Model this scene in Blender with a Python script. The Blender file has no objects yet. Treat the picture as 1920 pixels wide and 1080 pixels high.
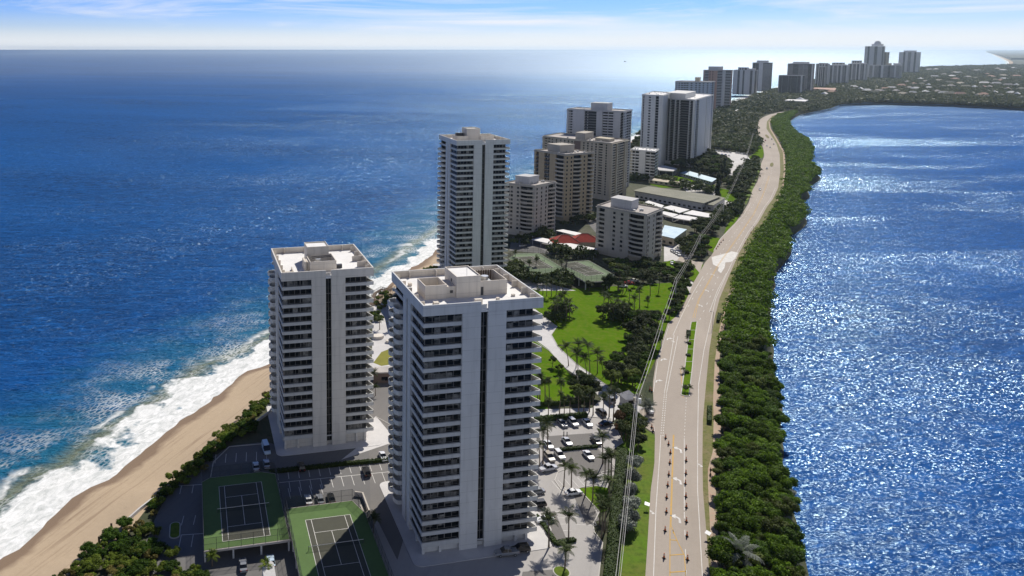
import bpy, bmesh, math, random
import numpy as np
from mathutils import Vector, Matrix
from mathutils.geometry import tessellate_polygon
random.seed(7); RNG = np.random.default_rng(7)
R = math.radians
scene = bpy.context.scene
COL = scene.collection
# ------------------------------------------------------------------ camera geometry (surveyed from vanishing points)
CX, CY, CF = 690., 275., 1490.
PT = math.atan(183 / CF); YAW = R(12.6); H = 120.
def ray(x, y):
    u = x - CX; v = y - CY
    b = CF * math.cos(PT) - v * math.sin(PT); c = -CF * math.sin(PT) - v * math.cos(PT)
    return (u * math.cos(YAW) + b * math.sin(YAW), -u * math.sin(YAW) + b * math.cos(YAW), c)
def G(x, y, z=4.0):
    r = ray(x, y); t = (z - H) / r[2]
    return Vector((r[0] * t, r[1] * t, z))
def top_z(x, y, P):
    r = ray(x, y); return H + r[2] * math.hypot(P[0], P[1]) / math.hypot(r[0], r[1])
def PL(pts, z=4.0): return [G(p[0], p[1], z) for p in pts]

# ------------------------------------------------------------------ materials
def new_mat(name):
    m = bpy.data.materials.new(name); m.use_nodes = True
    nt = m.node_tree; nt.nodes.clear()
    out = nt.nodes.new('ShaderNodeOutputMaterial')
    return m, nt, out
def N(nt, typ, **kw):
    n = nt.nodes.new(typ)
    for k, v in kw.items():
        if k.startswith('i_'):
            n.inputs[k[2:].replace('_', ' ')].default_value = v
        else: setattr(n, k, v)
    return n
def principled(nt, out, **kw):
    p = nt.nodes.new('ShaderNodeBsdfPrincipled')
    p.inputs['Specular IOR Level'].default_value = 0.15 if kw.get('Roughness', 0) > 0.7 else 0.5
    for k, v in kw.items(): p.inputs[k].default_value = v
    nt.links.new(p.outputs[0], out.inputs['Surface'])
    return p
def noise(nt, vec, scale, detail=3, rough=0.55, dist=0.0):
    n = nt.nodes.new('ShaderNodeTexNoise'); n.inputs['Scale'].default_value = scale
    n.inputs['Detail'].default_value = detail; n.inputs['Roughness'].default_value = rough
    n.inputs['Distortion'].default_value = dist
    if vec is not None: nt.links.new(vec, n.inputs['Vector'])
    return n.outputs['Fac']
def ramp(nt, fac, stops, interp='LINEAR'):
    r = nt.nodes.new('ShaderNodeValToRGB'); r.color_ramp.interpolation = interp
    el = r.color_ramp.elements
    while len(el) < len(stops): el.new(0.5)
    for e, (p, c) in zip(el, stops):
        e.position = p; e.color = (c, c, c, 1) if isinstance(c, (int, float)) else (*c, 1)
    nt.links.new(fac, r.inputs[0]); return r.outputs['Color']
def mix(nt, fac, a, b, mode='MIX'):
    m = nt.nodes.new('ShaderNodeMix'); m.data_type = 'RGBA'; m.blend_type = mode
    for s, v in ((0, fac), (6, a), (7, b)):
        if isinstance(v, (int, float)): m.inputs[s].default_value = v
        elif isinstance(v, tuple): m.inputs[s].default_value = (*v, 1)
        else: nt.links.new(v, m.inputs[s])
    return m.outputs[2]
def math_(nt, op, a, b=None, clamp=False):
    m = nt.nodes.new('ShaderNodeMath'); m.operation = op; m.use_clamp = clamp
    for s, v in ((0, a), (1, b)):
        if v is None: continue
        if isinstance(v, (int, float)): m.inputs[s].default_value = v
        else: nt.links.new(v, m.inputs[s])
    return m.outputs[0]
def pos(nt, scale=(1, 1, 1), rot=(0, 0, 0), obj=False):
    if obj: t = nt.nodes.new('ShaderNodeTexCoord').outputs['Object']
    else: t = nt.nodes.new('ShaderNodeNewGeometry').outputs['Position']
    if any(rot):   # turn the axes first, then stretch along them
        r = nt.nodes.new('ShaderNodeMapping'); r.inputs['Rotation'].default_value = rot; nt.links.new(t, r.inputs['Vector']); t = r.outputs[0]
    m = nt.nodes.new('ShaderNodeMapping'); m.inputs['Scale'].default_value = scale
    nt.links.new(t, m.inputs['Vector']); return m.outputs[0]
def bump(nt, h, strength, dist):
    b = nt.nodes.new('ShaderNodeBump'); b.inputs['Strength'].default_value = strength
    b.inputs['Distance'].default_value = dist; nt.links.new(h, b.inputs['Height']); return b.outputs[0]

def stucco(name, c, dark=0.82, streak=True, rough=0.85):
    m, nt, out = new_mat(name); p = principled(nt, out, Roughness=rough)
    v = pos(nt, (0.12, 0.12, 0.12)); n1 = noise(nt, v, 1.0, 5)
    v2 = pos(nt, (1.1, 1.1, 0.05)); n2 = noise(nt, v2, 1.0, 5, 0.65)
    d = tuple(x * dark for x in c)
    col = mix(nt, ramp(nt, n1, [(0.35, 0.0), (0.7, 1.0)]), c, d)
    if streak: col = mix(nt, ramp(nt, n2, [(0.5, 0.0), (0.72, 0.6)]), col, tuple(x * 0.70 for x in c))
    g = nt.nodes.new('ShaderNodeNewGeometry'); sz = nt.nodes.new('ShaderNodeSeparateXYZ'); nt.links.new(g.outputs['Position'], sz.inputs[0])
    fr = math_(nt, 'FRACT', math_(nt, 'DIVIDE', sz.outputs[2], 2.62)); jt = ramp(nt, fr, [(0.0, 0.5), (0.035, 0.0)], 'CONSTANT')
    col = mix(nt, jt, col, tuple(x * 0.5 for x in c))      # pour joints at each storey
    pt = noise(nt, pos(nt, (0.35, 0.35, 0.12)), 1.0, 2); col = mix(nt, ramp(nt, pt, [(0.56, 0.0), (0.60, 0.25)]), col, tuple(min(1, x * 1.12) for x in c))
    nt.links.new(col, p.inputs['Base Color'])
    n3 = noise(nt, pos(nt, (6, 6, 6)), 1.0, 2); nt.links.new(bump(nt, n3, 0.2, 0.02), p.inputs['Normal'])
    return m
def flat(name, c, rough=0.6, metal=0.0, var=0.15, sc=1.0):
    m, nt, out = new_mat(name); p = principled(nt, out, Roughness=rough, Metallic=metal)
    n1 = noise(nt, pos(nt, (sc, sc, sc), obj=True), 1.0, 4)
    nt.links.new(mix(nt, n1, tuple(x * (1 - var) for x in c), tuple(min(1, x * (1 + var)) for x in c)), p.inputs['Base Color'])
    return m
def paint(name, c, rough=0.25, metal=0.0):
    m, nt, out = new_mat(name)
    p = principled(nt, out, Roughness=rough, Metallic=metal)
    n1 = noise(nt, pos(nt, (2, 2, 2), obj=True), 1.0, 3)
    nt.links.new(mix(nt, n1, tuple(x * .93 for x in c), c), p.inputs['Base Color'])
    p.inputs['Coat Weight'].default_value = 0.5
    return m
def glass_dark(name, tint=(0.006, 0.008, 0.011), cell=1.45, floor=2.63, lit=(0.26, 0.25, 0.23), amount=0.62, rough=0.12):
    # window glass with what stands behind it (curtains, blinds, furniture) varying pane by pane
    m, nt, out = new_mat(name); p = principled(nt, out, Roughness=rough); p.inputs['Specular IOR Level'].default_value = 0.1
    g = nt.nodes.new('ShaderNodeNewGeometry'); sx = nt.nodes.new('ShaderNodeSeparateXYZ'); nt.links.new(g.outputs['Position'], sx.inputs[0])
    cb = nt.nodes.new('ShaderNodeCombineXYZ')
    s = math_(nt, 'ADD', sx.outputs[0], sx.outputs[1])
    nt.links.new(math_(nt, 'FLOOR', math_(nt, 'DIVIDE', s, cell)), cb.inputs[0])
    nt.links.new(math_(nt, 'FLOOR', math_(nt, 'DIVIDE', sx.outputs[2], floor)), cb.inputs[1])
    w = nt.nodes.new('ShaderNodeTexWhiteNoise'); nt.links.new(cb.outputs[0], w.inputs['Vector'])
    f = ramp(nt, w.outputs['Value'], [(amount, 0.0), (1.0, 1.0)])
    n2 = noise(nt, pos(nt, (1.2, 1.2, 1.2)), 1.0, 2)
    f = mix(nt, 1.0, f, ramp(nt, n2, [(0.3, 0.2), (0.6, 1.0)]), 'MULTIPLY')
    nt.links.new(mix(nt, f, tint, lit), p.inputs['Base Color'])
    return m

def ground(name, c1, c2, s1=0.05, s2=0.6, c3=None, rough=0.95, bs=0.3, bd=0.05, thr=(0.35, 0.65)):
    m, nt, out = new_mat(name); p = principled(nt, out, Roughness=rough)
    a = noise(nt, pos(nt, (s1, s1, s1)), 1.0, 6, 0.6); b = noise(nt, pos(nt, (s2, s2, s2)), 1.0, 5, 0.65)
    col = mix(nt, ramp(nt, a, [(thr[0], 0.0), (thr[1], 1.0)]), c1, c2)
    if c3: col = mix(nt, ramp(nt, b, [(0.45, 0.0), (0.7, 0.8)]), col, c3)
    else: col = mix(nt, ramp(nt, b, [(0.3, 0.0), (0.8, 0.35)]), col, tuple(x * 0.6 for x in c1))
    nt.links.new(col, p.inputs['Base Color']); nt.links.new(bump(nt, b, bs, bd), p.inputs['Normal'])
    return m
def asphalt(name, c, crack=0.6, tracks=True):
    m, nt, out = new_mat(name); p = principled(nt, out, Roughness=0.9)
    a = noise(nt, pos(nt, (0.025, 0.07, 0.06), (0, 0, R(-55))), 1.0, 6, 0.6)
    b = noise(nt, pos(nt, (0.9, 0.9, 0.9)), 1.0, 4, 0.7)
    t = noise(nt, pos(nt, (0.010, 0.9, 0.5), (0, 0, R(-55))), 1.0, 3)
    g = noise(nt, pos(nt, (9, 9, 9)), 1.0, 2)
    col = mix(nt, ramp(nt, a, [(0.3, 0.0), (0.7, 1.0)]), tuple(x * 0.88 for x in c), tuple(x * 1.08 for x in c))
    col = mix(nt, ramp(nt, b, [(0.5, 0.0), (0.8, 0.35)]), col, tuple(x * 0.7 for x in c))
    col = mix(nt, ramp(nt, t, [(0.55, 0.0), (0.75, 0.35)]), col, tuple(x * 0.72 for x in c))
    col = mix(nt, ramp(nt, g, [(0.3, 0.0), (0.8, 0.25)]), col, tuple(x * 1.2 for x in c))
    nt.links.new(col, p.inputs['Base Color']); nt.links.new(bump(nt, g, 0.2, 0.01), p.inputs['Normal'])
    return m
def leafmat(name, c1, c2, trans=0.35, val=0.35):
    m, nt, out = new_mat(name)
    at = nt.nodes.new('ShaderNodeAttribute'); at.attribute_name = 'tint'
    oi = nt.nodes.new('ShaderNodeObjectInfo')
    n1 = noise(nt, pos(nt, (0.22, 0.22, 0.22)), 1.0, 3)
    col = mix(nt, at.outputs['Fac'], c1, c2)
    k = math_(nt, 'ADD', 1 - val, math_(nt, 'MULTIPLY', oi.outputs['Random'], 2 * val))
    k = math_(nt, 'MULTIPLY', k, math_(nt, 'ADD', 0.55, math_(nt, 'MULTIPLY', n1, 0.9)))
    cc = nt.nodes.new('ShaderNodeCombineColor')
    for i in range(3): nt.links.new(k, cc.inputs[i])
    col = mix(nt, 1.0, col, cc.outputs[0], 'MULTIPLY')
    d = nt.nodes.new('ShaderNodeBsdfPrincipled'); d.inputs['Roughness'].default_value = 0.6; d.inputs['Specular IOR Level'].default_value = 0.1
    t = nt.nodes.new('ShaderNodeBsdfTranslucent')
    nt.links.new(col, d.inputs['Base Color']); nt.links.new(col, t.inputs['Color'])
    ms = nt.nodes.new('ShaderNodeMixShader'); ms.inputs[0].default_value = trans
    nt.links.new(d.outputs[0], ms.inputs[1]); nt.links.new(t.outputs[0], ms.inputs[2]); nt.links.new(ms.outputs[0], out.inputs['Surface'])
    return m

M = {}
M['conc_grey'] = stucco('painted_concrete', (0.60, 0.60, 0.59), 0.92)
M['conc_b'] = stucco('concrete_bounce_warm', (0.63, 0.60, 0.55), 0.92)  # warmth of bounced sun on this tower is put into the colour
M['band'] = stucco('balcony_concrete', (0.54, 0.54, 0.53), 0.9)
M['white'] = stucco('white_stucco', (0.62, 0.61, 0.58), 0.93)
M['roofbox'] = stucco('roof_stucco', (0.66, 0.60, 0.52), 0.85)
M['roof_white'] = ground('roof_membrane', (0.78, 0.765, 0.74), (0.70, 0.685, 0.66), 0.15, 0.8, bs=0.1)
M['roof_tan'] = ground('roof_gravel', (0.50, 0.46, 0.42), (0.36, 0.33, 0.31), 0.15, 0.7, bs=0.1)
M['glass'] = glass_dark('window_glass')
M['glass_far'] = glass_dark('window_glass_far', tint=(0.02, 0.022, 0.026), cell=3.5, floor=2.9, amount=0.75, lit=(0.07, 0.07, 0.07))  # pane tint lightened in place of haze
M['slot'] = glass_dark('stair_glass', tint=(0.008, 0.009, 0.009), cell=1.0, floor=0.9, lit=(0.045, 0.045, 0.04), amount=0.5)
M['frame'] = flat('window_frame', (0.16, 0.15, 0.14), 0.5)
M['rail'] = flat('railing', (0.30, 0.30, 0.30), 0.5)
M['metal'] = flat('galvanised_metal', (0.45, 0.46, 0.47), 0.35, 0.6)
M['rail_dark'] = flat('glass_railing', (0.025, 0.028, 0.03), 0.4)
M['dark_metal'] = flat('dark_metal', (0.05, 0.05, 0.055), 0.5, 0.3)
M['beige'] = stucco('beige_stucco', (0.41, 0.375, 0.32), 0.9)
M['beige2'] = stucco('pale_stucco', (0.43, 0.40, 0.35), 0.88)
M['tan'] = stucco('tan_stucco', (0.38, 0.31, 0.21), 0.9)
M['cream'] = stucco('cream_stucco', (0.47, 0.415, 0.32), 0.9)
M['offwhite'] = stucco('off_white_stucco', (0.50, 0.49, 0.48), 0.92)
M['brownwall'] = stucco('brown_panel', (0.18, 0.13, 0.11), 0.9)
M['bluewhite'] = stucco('pale_blue_stucco', (0.42, 0.48, 0.54), 0.9)
M['pinkwall'] = stucco('terracotta_stucco', (0.42, 0.27, 0.21), 0.9)
M['greyfar'] = stucco('hazed_grey_stucco', (0.64, 0.62, 0.60), 0.88)  # lightened in place of haze before the far towers
M['darkfar'] = stucco('hazed_brown_stucco', (0.44, 0.39, 0.37), 0.88)  # lightened likewise, haze put into the colour
M['grass'] = ground('lawn_grass', (0.095, 0.18, 0.008), (0.065, 0.135, 0.008), 0.05, 0.45, c3=(0.14, 0.165, 0.03), thr=(0.3, 0.7)); M['grass'].node_tree.nodes['Principled BSDF'].inputs['Specular IOR Level'].default_value = 0.0
M['verge'] = ground('verge_grass', (0.085, 0.165, 0.008), (0.12, 0.14, 0.022), 0.12, 0.9, c3=(0.05, 0.09, 0.008))
M['dry_grass'] = ground('dry_verge_grass', (0.14, 0.15, 0.04), (0.22, 0.18, 0.10), 0.15, 1.0, c3=(0.09, 0.11, 0.03))
M['hedge_leaf'] = leafmat('hedge_leaves', (0.03, 0.055, 0.012), (0.075, 0.11, 0.02), 0.25)
M['land'] = ground('ground_cover', (0.05, 0.06, 0.03), (0.10, 0.095, 0.065), 0.03, 0.4, c3=(0.03, 0.045, 0.018))
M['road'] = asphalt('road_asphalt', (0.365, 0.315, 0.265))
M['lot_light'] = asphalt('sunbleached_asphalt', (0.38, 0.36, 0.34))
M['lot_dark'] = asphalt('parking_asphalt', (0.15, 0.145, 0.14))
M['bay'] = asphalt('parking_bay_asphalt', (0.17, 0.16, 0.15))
M['path'] = ground('pale_concrete', (0.60, 0.58, 0.56), (0.52, 0.5, 0.48), 0.1, 0.6, bs=0.1)
M['kerb'] = ground('kerb_concrete', (0.55, 0.52, 0.48), (0.45, 0.43, 0.40), 0.2, 1.0, bs=0.1)
M['sandpath'] = ground('sandy_path', (0.42, 0.35, 0.26), (0.36, 0.28, 0.21), 0.12, 1.2, c3=(0.45, 0.27, 0.2), bs=0.1)
M['paint_w'] = ground('white_road_paint', (0.72, 0.70, 0.66), (0.58, 0.56, 0.52), 0.5, 2.0, bs=0.0)
M['paint_y'] = ground('yellow_road_paint', (0.62, 0.36, 0.06), (0.55, 0.36, 0.12), 0.5, 2.0, bs=0.0)
M['court_g'] = ground('court_green', (0.105, 0.175, 0.06), (0.095, 0.155, 0.055), 0.2, 1.0, bs=0.0)
M['court_g2'] = ground('court_faded_green', (0.17, 0.22, 0.13), (0.15, 0.2, 0.12), 0.2, 1.0, bs=0.0)
M['court_d'] = ground('court_grey', (0.085, 0.085, 0.065), (0.075, 0.075, 0.06), 0.2, 1.0, bs=0.0)
M['putting'] = ground('putting_green', (0.23, 0.22, 0.04), (0.2, 0.19, 0.04), 0.3, 1.5, bs=0.0)
M['red_roof'] = ground('red_tile_roof', (0.42, 0.07, 0.05), (0.33, 0.06, 0.045), 0.5, 2.0)
M['grey_roof'] = ground('faded_green_roof', (0.22, 0.22, 0.17), (0.28, 0.27, 0.22), 0.08, 0.6, bs=0.1)
M['pool_blue'] = ground('pool_screen', (0.18, 0.34, 0.45), (0.35, 0.5, 0.55), 0.2, 0.9, rough=0.4)
M['trunk'] = ground('palm_trunk', (0.20, 0.16, 0.12), (0.13, 0.10, 0.08), 1.0, 5.0)
M['bark'] = ground('tree_bark', (0.12, 0.09, 0.065), (0.08, 0.06, 0.045), 1.0, 5.0)
M['palm_leaf'] = leafmat('palm_leaves', (0.035, 0.055, 0.018), (0.09, 0.11, 0.035), 0.3)
M['silver_leaf'] = leafmat('silver_leaves', (0.12, 0.14, 0.11), (0.30, 0.32, 0.27), 0.2)
M['palm_silver'] = leafmat('grey_palm_leaves', (0.10, 0.12, 0.09), (0.30, 0.31, 0.26), 0.2)
M['mangrove'] = leafmat('mangrove_leaves', (0.022, 0.055, 0.004), (0.14, 0.235, 0.012), 0.38, 0.4)
M['mangrove_dark'] = leafmat('dark_mangrove_leaves', (0.015, 0.042, 0.004), (0.08, 0.145, 0.012), 0.38, 0.4)
M['mangrove_olive'] = leafmat('olive_leaves', (0.04, 0.055, 0.010), (0.13, 0.17, 0.025), 0.3, 0.4)
M['palmetto_leaf'] = leafmat('palmetto_leaves', (0.10, 0.09, 0.02), (0.26, 0.22, 0.06), 0.3, 0.4)
M['reddish_leaf'] = leafmat('reddish_leaves', (0.06, 0.035, 0.018), (0.16, 0.09, 0.04), 0.3, 0.4)
M['broad'] = leafmat('dark_leaves', (0.020, 0.036, 0.010), (0.075, 0.095, 0.028), 0.3, 0.35)
M['scrub'] = leafmat('scrub_leaves', (0.05, 0.085, 0.008), (0.20, 0.25, 0.03), 0.3, 0.35)
M['pine'] = leafmat('pine_leaves', (0.018, 0.03, 0.016), (0.04, 0.055, 0.028), 0.2)
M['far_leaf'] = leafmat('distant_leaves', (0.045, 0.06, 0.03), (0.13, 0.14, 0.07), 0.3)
M['cone'] = flat('orange_plastic', (0.60, 0.15, 0.03), 0.5)
M['rubber'] = flat('black_rubber', (0.015, 0.015, 0.017), 0.7)
M['car_glass'] = flat('car_glass', (0.012, 0.014, 0.018), 0.08)
M['skin'] = flat('skin', (0.35, 0.2, 0.13), 0.6)
M['cloth_d'] = flat('dark_clothes', (0.03, 0.03, 0.05), 0.8)
M['hair'] = flat('hair', (0.03, 0.02, 0.015), 0.7)
M['wood'] = ground('weathered_wood', (0.16, 0.12, 0.09), (0.10, 0.075, 0.06), 0.5, 3.0)
for k, c in dict(car_white=(0.75, 0.75, 0.74), car_black=(0.012, 0.012, 0.014), car_grey=(0.22, 0.23, 0.25), car_silver=(0.5, 0.51, 0.53),
                 car_tan=(0.38, 0.33, 0.25), car_red=(0.35, 0.02, 0.02), car_blue=(0.5, 0.62, 0.72)).items(): M[k] = paint(k, c)

def chainlink():
    m, nt, out = new_mat('chain_link_mesh')
    p = nt.nodes.new('ShaderNodeBsdfPrincipled'); p.inputs['Base Color'].default_value = (0.01, 0.02, 0.012, 1)
    t = nt.nodes.new('ShaderNodeBsdfTransparent'); ms = nt.nodes.new('ShaderNodeMixShader'); ms.inputs[0].default_value = 0.25
    nt.links.new(t.outputs[0], ms.inputs[1]); nt.links.new(p.outputs[0], ms.inputs[2]); nt.links.new(ms.outputs[0], out.inputs['Surface']); return m
M['chain'] = chainlink()

def water(name, deep, shallow=None, wave=1.0, rough=0.2, foam=False, rot=14, steep=1.0, spec=0.5, cap=0.18, gl=(0.35, 0.55, 0.68, 1.25), fine=0.7, noise_s=1.2, facet=0.45):
    m, nt, out = new_mat(name)
    # a wind-roughened sea mirrors less of the low sky than flat water: body colour + a capped Fresnel mirror
    class W: pass
    dif = nt.nodes.new('ShaderNodeBsdfDiffuse'); glo = nt.nodes.new('ShaderNodeBsdfGlossy'); glo.inputs['Color'].default_value = (0.60, 0.85, 1.0, 1)
    fre = nt.nodes.new('ShaderNodeFresnel'); fre.inputs['IOR'].default_value = 1.333
    mxw = nt.nodes.new('ShaderNodeMixShader'); nt.links.new(math_(nt, 'MINIMUM', math_(nt, 'MULTIPLY', fre.outputs[0], spec), cap), mxw.inputs[0])
    nt.links.new(dif.outputs[0], mxw.inputs[1]); nt.links.new(glo.outputs[0], mxw.inputs[2]); nt.links.new(mxw.outputs[0], out.inputs['Surface'])
    v1 = pos(nt, (0.022, 0.06, 0.05), (0, 0, R(rot))); v2 = pos(nt, (0.10, 0.26, 0.2), (0, 0, R(rot - 8))); v3 = pos(nt, (0.5, 1.1, 1.0), (0, 0, R(rot + 12)))
    a = noise(nt, v1, 1.0, 5, 0.55, 0.6); b = noise(nt, v2, 1.0, 5, 0.6, 0.8); c = noise(nt, v3, 1.0, 5, 0.65, 0.5)
    h = math_(nt, 'ADD', math_(nt, 'MULTIPLY', a, 2.0 * wave), math_(nt, 'MULTIPLY', b, 1.3 * wave))
    h = math_(nt, 'ADD', h, math_(nt, 'MULTIPLY', c, 0.4 * wave))
    bn = bump(nt, h, 1.0, 1.0)
    # steep small ripples as direct slopes, so that they survive at any distance and glitter
    gust = ramp(nt, noise(nt, pos(nt, (0.004, 0.013, 1), (0, 0, R(rot))), 1.0, 5, 0.6, 0.8), [(gl[0], gl[1]), (gl[2], gl[3])])
    def slope(scale, amp):
        t = nt.nodes.new('ShaderNodeTexNoise'); t.inputs['Scale'].default_value = 1.0; t.inputs['Detail'].default_value = 2; nt.links.new(pos(nt, scale, (0, 0, R(rot))), t.inputs['Vector'])
        sub = nt.nodes.new('ShaderNodeVectorMath'); sub.operation = 'SUBTRACT'; nt.links.new(t.outputs['Color'], sub.inputs[0]); sub.inputs[1].default_value = (0.5, 0.5, 0.5)
        mu = nt.nodes.new('ShaderNodeVectorMath'); mu.operation = 'MULTIPLY'; nt.links.new(sub.outputs[0], mu.inputs[0]); mu.inputs[1].default_value = (amp, amp, 0); return mu.outputs[0]
    def vadd(x, y): t = nt.nodes.new('ShaderNodeVectorMath'); t.operation = 'ADD'; nt.links.new(x, t.inputs[0]); nt.links.new(y, t.inputs[1]); return t.outputs[0]
    def cells(scale, amp):
        vo = nt.nodes.new('ShaderNodeTexVoronoi'); vo.feature = 'F1'; vo.inputs['Scale'].default_value = 1.0
        pv = pos(nt, scale, (0, 0, R(rot))); wn_ = nt.nodes.new('ShaderNodeTexNoise'); wn_.inputs['Scale'].default_value = 0.8; wn_.inputs['Detail'].default_value = 2; nt.links.new(pv, wn_.inputs['Vector'])
        ad = nt.nodes.new('ShaderNodeMix'); ad.data_type = 'RGBA'; ad.blend_type = 'ADD'; ad.inputs[0].default_value = 1.2; nt.links.new(pv, ad.inputs[6]); nt.links.new(wn_.outputs['Color'], ad.inputs[7]); nt.links.new(ad.outputs[2], vo.inputs['Vector'])
        sub = nt.nodes.new('ShaderNodeVectorMath'); sub.operation = 'SUBTRACT'; nt.links.new(vo.outputs['Color'], sub.inputs[0]); sub.inputs[1].default_value = (0.5, 0.5, 0.5)
        mu = nt.nodes.new('ShaderNodeVectorMath'); mu.operation = 'MULTIPLY'; nt.links.new(sub.outputs[0], mu.inputs[0]); mu.inputs[1].default_value = (amp, amp, 0); return mu.outputs[0]
    sv = vadd(slope((1.15 * fine, 1.7 * fine, 1), noise_s * steep), cells((1.25 * fine, 1.7 * fine, 1), facet * steep))
    sm = nt.nodes.new('ShaderNodeVectorMath'); sm.operation = 'SCALE'; nt.links.new(sv, sm.inputs[0]); geo = nt.nodes.new('ShaderNodeNewGeometry'); ln = nt.nodes.new('ShaderNodeVectorMath'); ln.operation = 'LENGTH'; nt.links.new(geo.outputs['Position'], ln.inputs[0])
    # offshore the ripples are finer than anything resolved here: they go into the roughness instead
    off = ramp(nt, math_(nt, 'DIVIDE', ln.outputs['Value'], 6000.0), [(0.2, 0.0), (0.75, 1.0)])
    nt.links.new(math_(nt, 'MULTIPLY', gust, math_(nt, 'SUBTRACT', 1.0, math_(nt, 'MULTIPLY', off, 0.8))), sm.inputs['Scale'])
    rgh = math_(nt, 'ADD', rough, math_(nt, 'MULTIPLY', off, 0.27))
    nt.links.new(rgh, glo.inputs['Roughness']); nt.links.new(mix(nt, off, (0.60, 0.85, 1.0), (0.80, 0.93, 1.0)), glo.inputs['Color'])
    nm = nt.nodes.new('ShaderNodeVectorMath'); nm.operation = 'NORMALIZE'; nt.links.new(vadd(bn, sm.outputs[0]), nm.inputs[0]); nt.links.new(nm.outputs[0], glo.inputs['Normal']); nt.links.new(nm.outputs[0], dif.inputs['Normal']); nt.links.new(bn, fre.inputs['Normal'])
    # broad patches of different water depth and turbidity, and paler wave backs
    big = noise(nt, pos(nt, (0.0022, 0.0055, 1), (0, 0, R(35))), 1.0, 4, 0.5)
    col = mix(nt, ramp(nt, big, [(0.35, 0.0), (0.7, 1.0)]), deep, tuple(min(1, x * 1.6 + k_) for x, k_ in zip(deep, (0.0, 0.004, 0.006))))
    streak = noise(nt, v2, 1.0, 5, 0.65, 1.2)
    col = mix(nt, ramp(nt, streak, [(0.30, 0.55), (0.46, 0.0)]), col, tuple(x * 0.5 for x in deep))
    col = mix(nt, ramp(nt, streak, [(0.50, 0.0), (0.70, 0.9)]), col, tuple(min(1, x * 2.1 + k_) for x, k_ in zip(deep, (0.002, 0.012, 0.02))))
    if foam:
        at = nt.nodes.new('ShaderNodeAttribute'); at.attribute_name = 'shore'; s = at.outputs['Fac']   # metres from the waterline
        shf = ramp(nt, math_(nt, 'DIVIDE', math_(nt, 'ADD', s, math_(nt, 'MULTIPLY', math_(nt, 'SUBTRACT', a, 0.5), 60.0)), 100.0), [(0.05, 1.0), (0.75, 0.0)])
        col = mix(nt, shf, col, shallow)
        # sandy olive water thrown up in the breaking wave
        olv = ramp(nt, math_(nt, 'DIVIDE', math_(nt, 'ADD', s, math_(nt, 'MULTIPLY', math_(nt, 'SUBTRACT', b, 0.5), 12.0)), 60.0), [(0.18, 0.0), (0.30, 1.0), (0.42, 0.0)])
        col = mix(nt, math_(nt, 'MULTIPLY', olv, 0.8), col, (0.19, 0.19, 0.09))
        lace = nt.nodes.new('ShaderNodeTexVoronoi'); lace.feature = 'DISTANCE_TO_EDGE'; lace.inputs['Scale'].default_value = 1.0
        lv = pos(nt, (0.38, 0.75, 0.5), (0, 0, R(-50))); wn = nt.nodes.new('ShaderNodeTexNoise'); wn.inputs['Scale'].default_value = 1.3; wn.inputs['Detail'].default_value = 4
        nt.links.new(lv, wn.inputs['Vector'])
        av = nt.nodes.new('ShaderNodeMix'); av.data_type = 'RGBA'; av.blend_type = 'ADD'; av.inputs[0].default_value = 2.4
        nt.links.new(lv, av.inputs[6]); nt.links.new(wn.outputs['Color'], av.inputs[7]); nt.links.new(av.outputs[2], lace.inputs['Vector'])
        lacef = ramp(nt, lace.outputs['Distance'], [(0.02, 0.8), (0.20, 0.0)])
        wob = math_(nt, 'MULTIPLY', math_(nt, 'SUBTRACT', noise(nt, pos(nt, (0.03, 0.03, 0.03)), 1.0, 5, 0.6), 0.5), 52.0)
        s2 = math_(nt, 'ADD', s, wob)
        solid = ramp(nt, math_(nt, 'DIVIDE', s2, 60.0), [(0.08, 1.0), (0.26, 0.0)])
        f1 = math_(nt, 'MULTIPLY', solid, math_(nt, 'ADD', 0.35, math_(nt, 'MULTIPLY', noise(nt, pos(nt, (0.5, 0.5, 0.5)), 1.0, 6, 0.7), 1.6)), True)
        f1 = ramp(nt, f1, [(0.20, 0.0), (0.42, 1.0)])
        outer = ramp(nt, math_(nt, 'DIVIDE', s2, 60.0), [(0.2, 1.0), (1.0, 0.0)])
        patch = ramp(nt, noise(nt, pos(nt, (0.045, 0.045, 0.045)), 1.0, 5, 0.6), [(0.46, 0.0), (0.62, 1.0)])
        f2 = math_(nt, 'MULTIPLY', math_(nt, 'MULTIPLY', outer, patch), lacef)
        line = ramp(nt, math_(nt, 'DIVIDE', math_(nt, 'ADD', s, math_(nt, 'MULTIPLY', wob, 0.8)), 60.0), [(0.33, 0.0), (0.37, 0.9), (0.42, 0.0)])
        line = math_(nt, 'MULTIPLY', line, ramp(nt, noise(nt, pos(nt, (0.06, 0.06, 0.06)), 1.0, 3), [(0.5, 0.0), (0.6, 1.0)]))
        f = math_(nt, 'MAXIMUM', math_(nt, 'MAXIMUM', f1, f2), line)
        foamc = mix(nt, ramp(nt, noise(nt, pos(nt, (0.25, 0.5, 0.5), (0, 0, R(-52))), 1.0, 5, 0.6, 1.0), [(0.30, 0.0), (0.62, 1.0)]), (0.48, 0.50, 0.48), (0.80, 0.80, 0.78))
        fp = nt.nodes.new('ShaderNodeBsdfPrincipled'); fp.inputs['Roughness'].default_value = 0.9; fp.inputs['Specular IOR Level'].default_value = 0.1
        nt.links.new(foamc, fp.inputs['Base Color']); nt.links.new(bump(nt, noise(nt, pos(nt, (0.3, 0.6, 0.5), (0, 0, R(-52))), 1.0, 5, 0.6), 0.6, 0.5), fp.inputs['Normal'])
        ms = nt.nodes.new('ShaderNodeMixShader'); nt.links.new(f, ms.inputs[0]); nt.links.new(mxw.outputs[0], ms.inputs[1]); nt.links.new(fp.outputs[0], ms.inputs[2]); nt.links.new(ms.outputs[0], out.inputs['Surface'])
    else:
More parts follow.
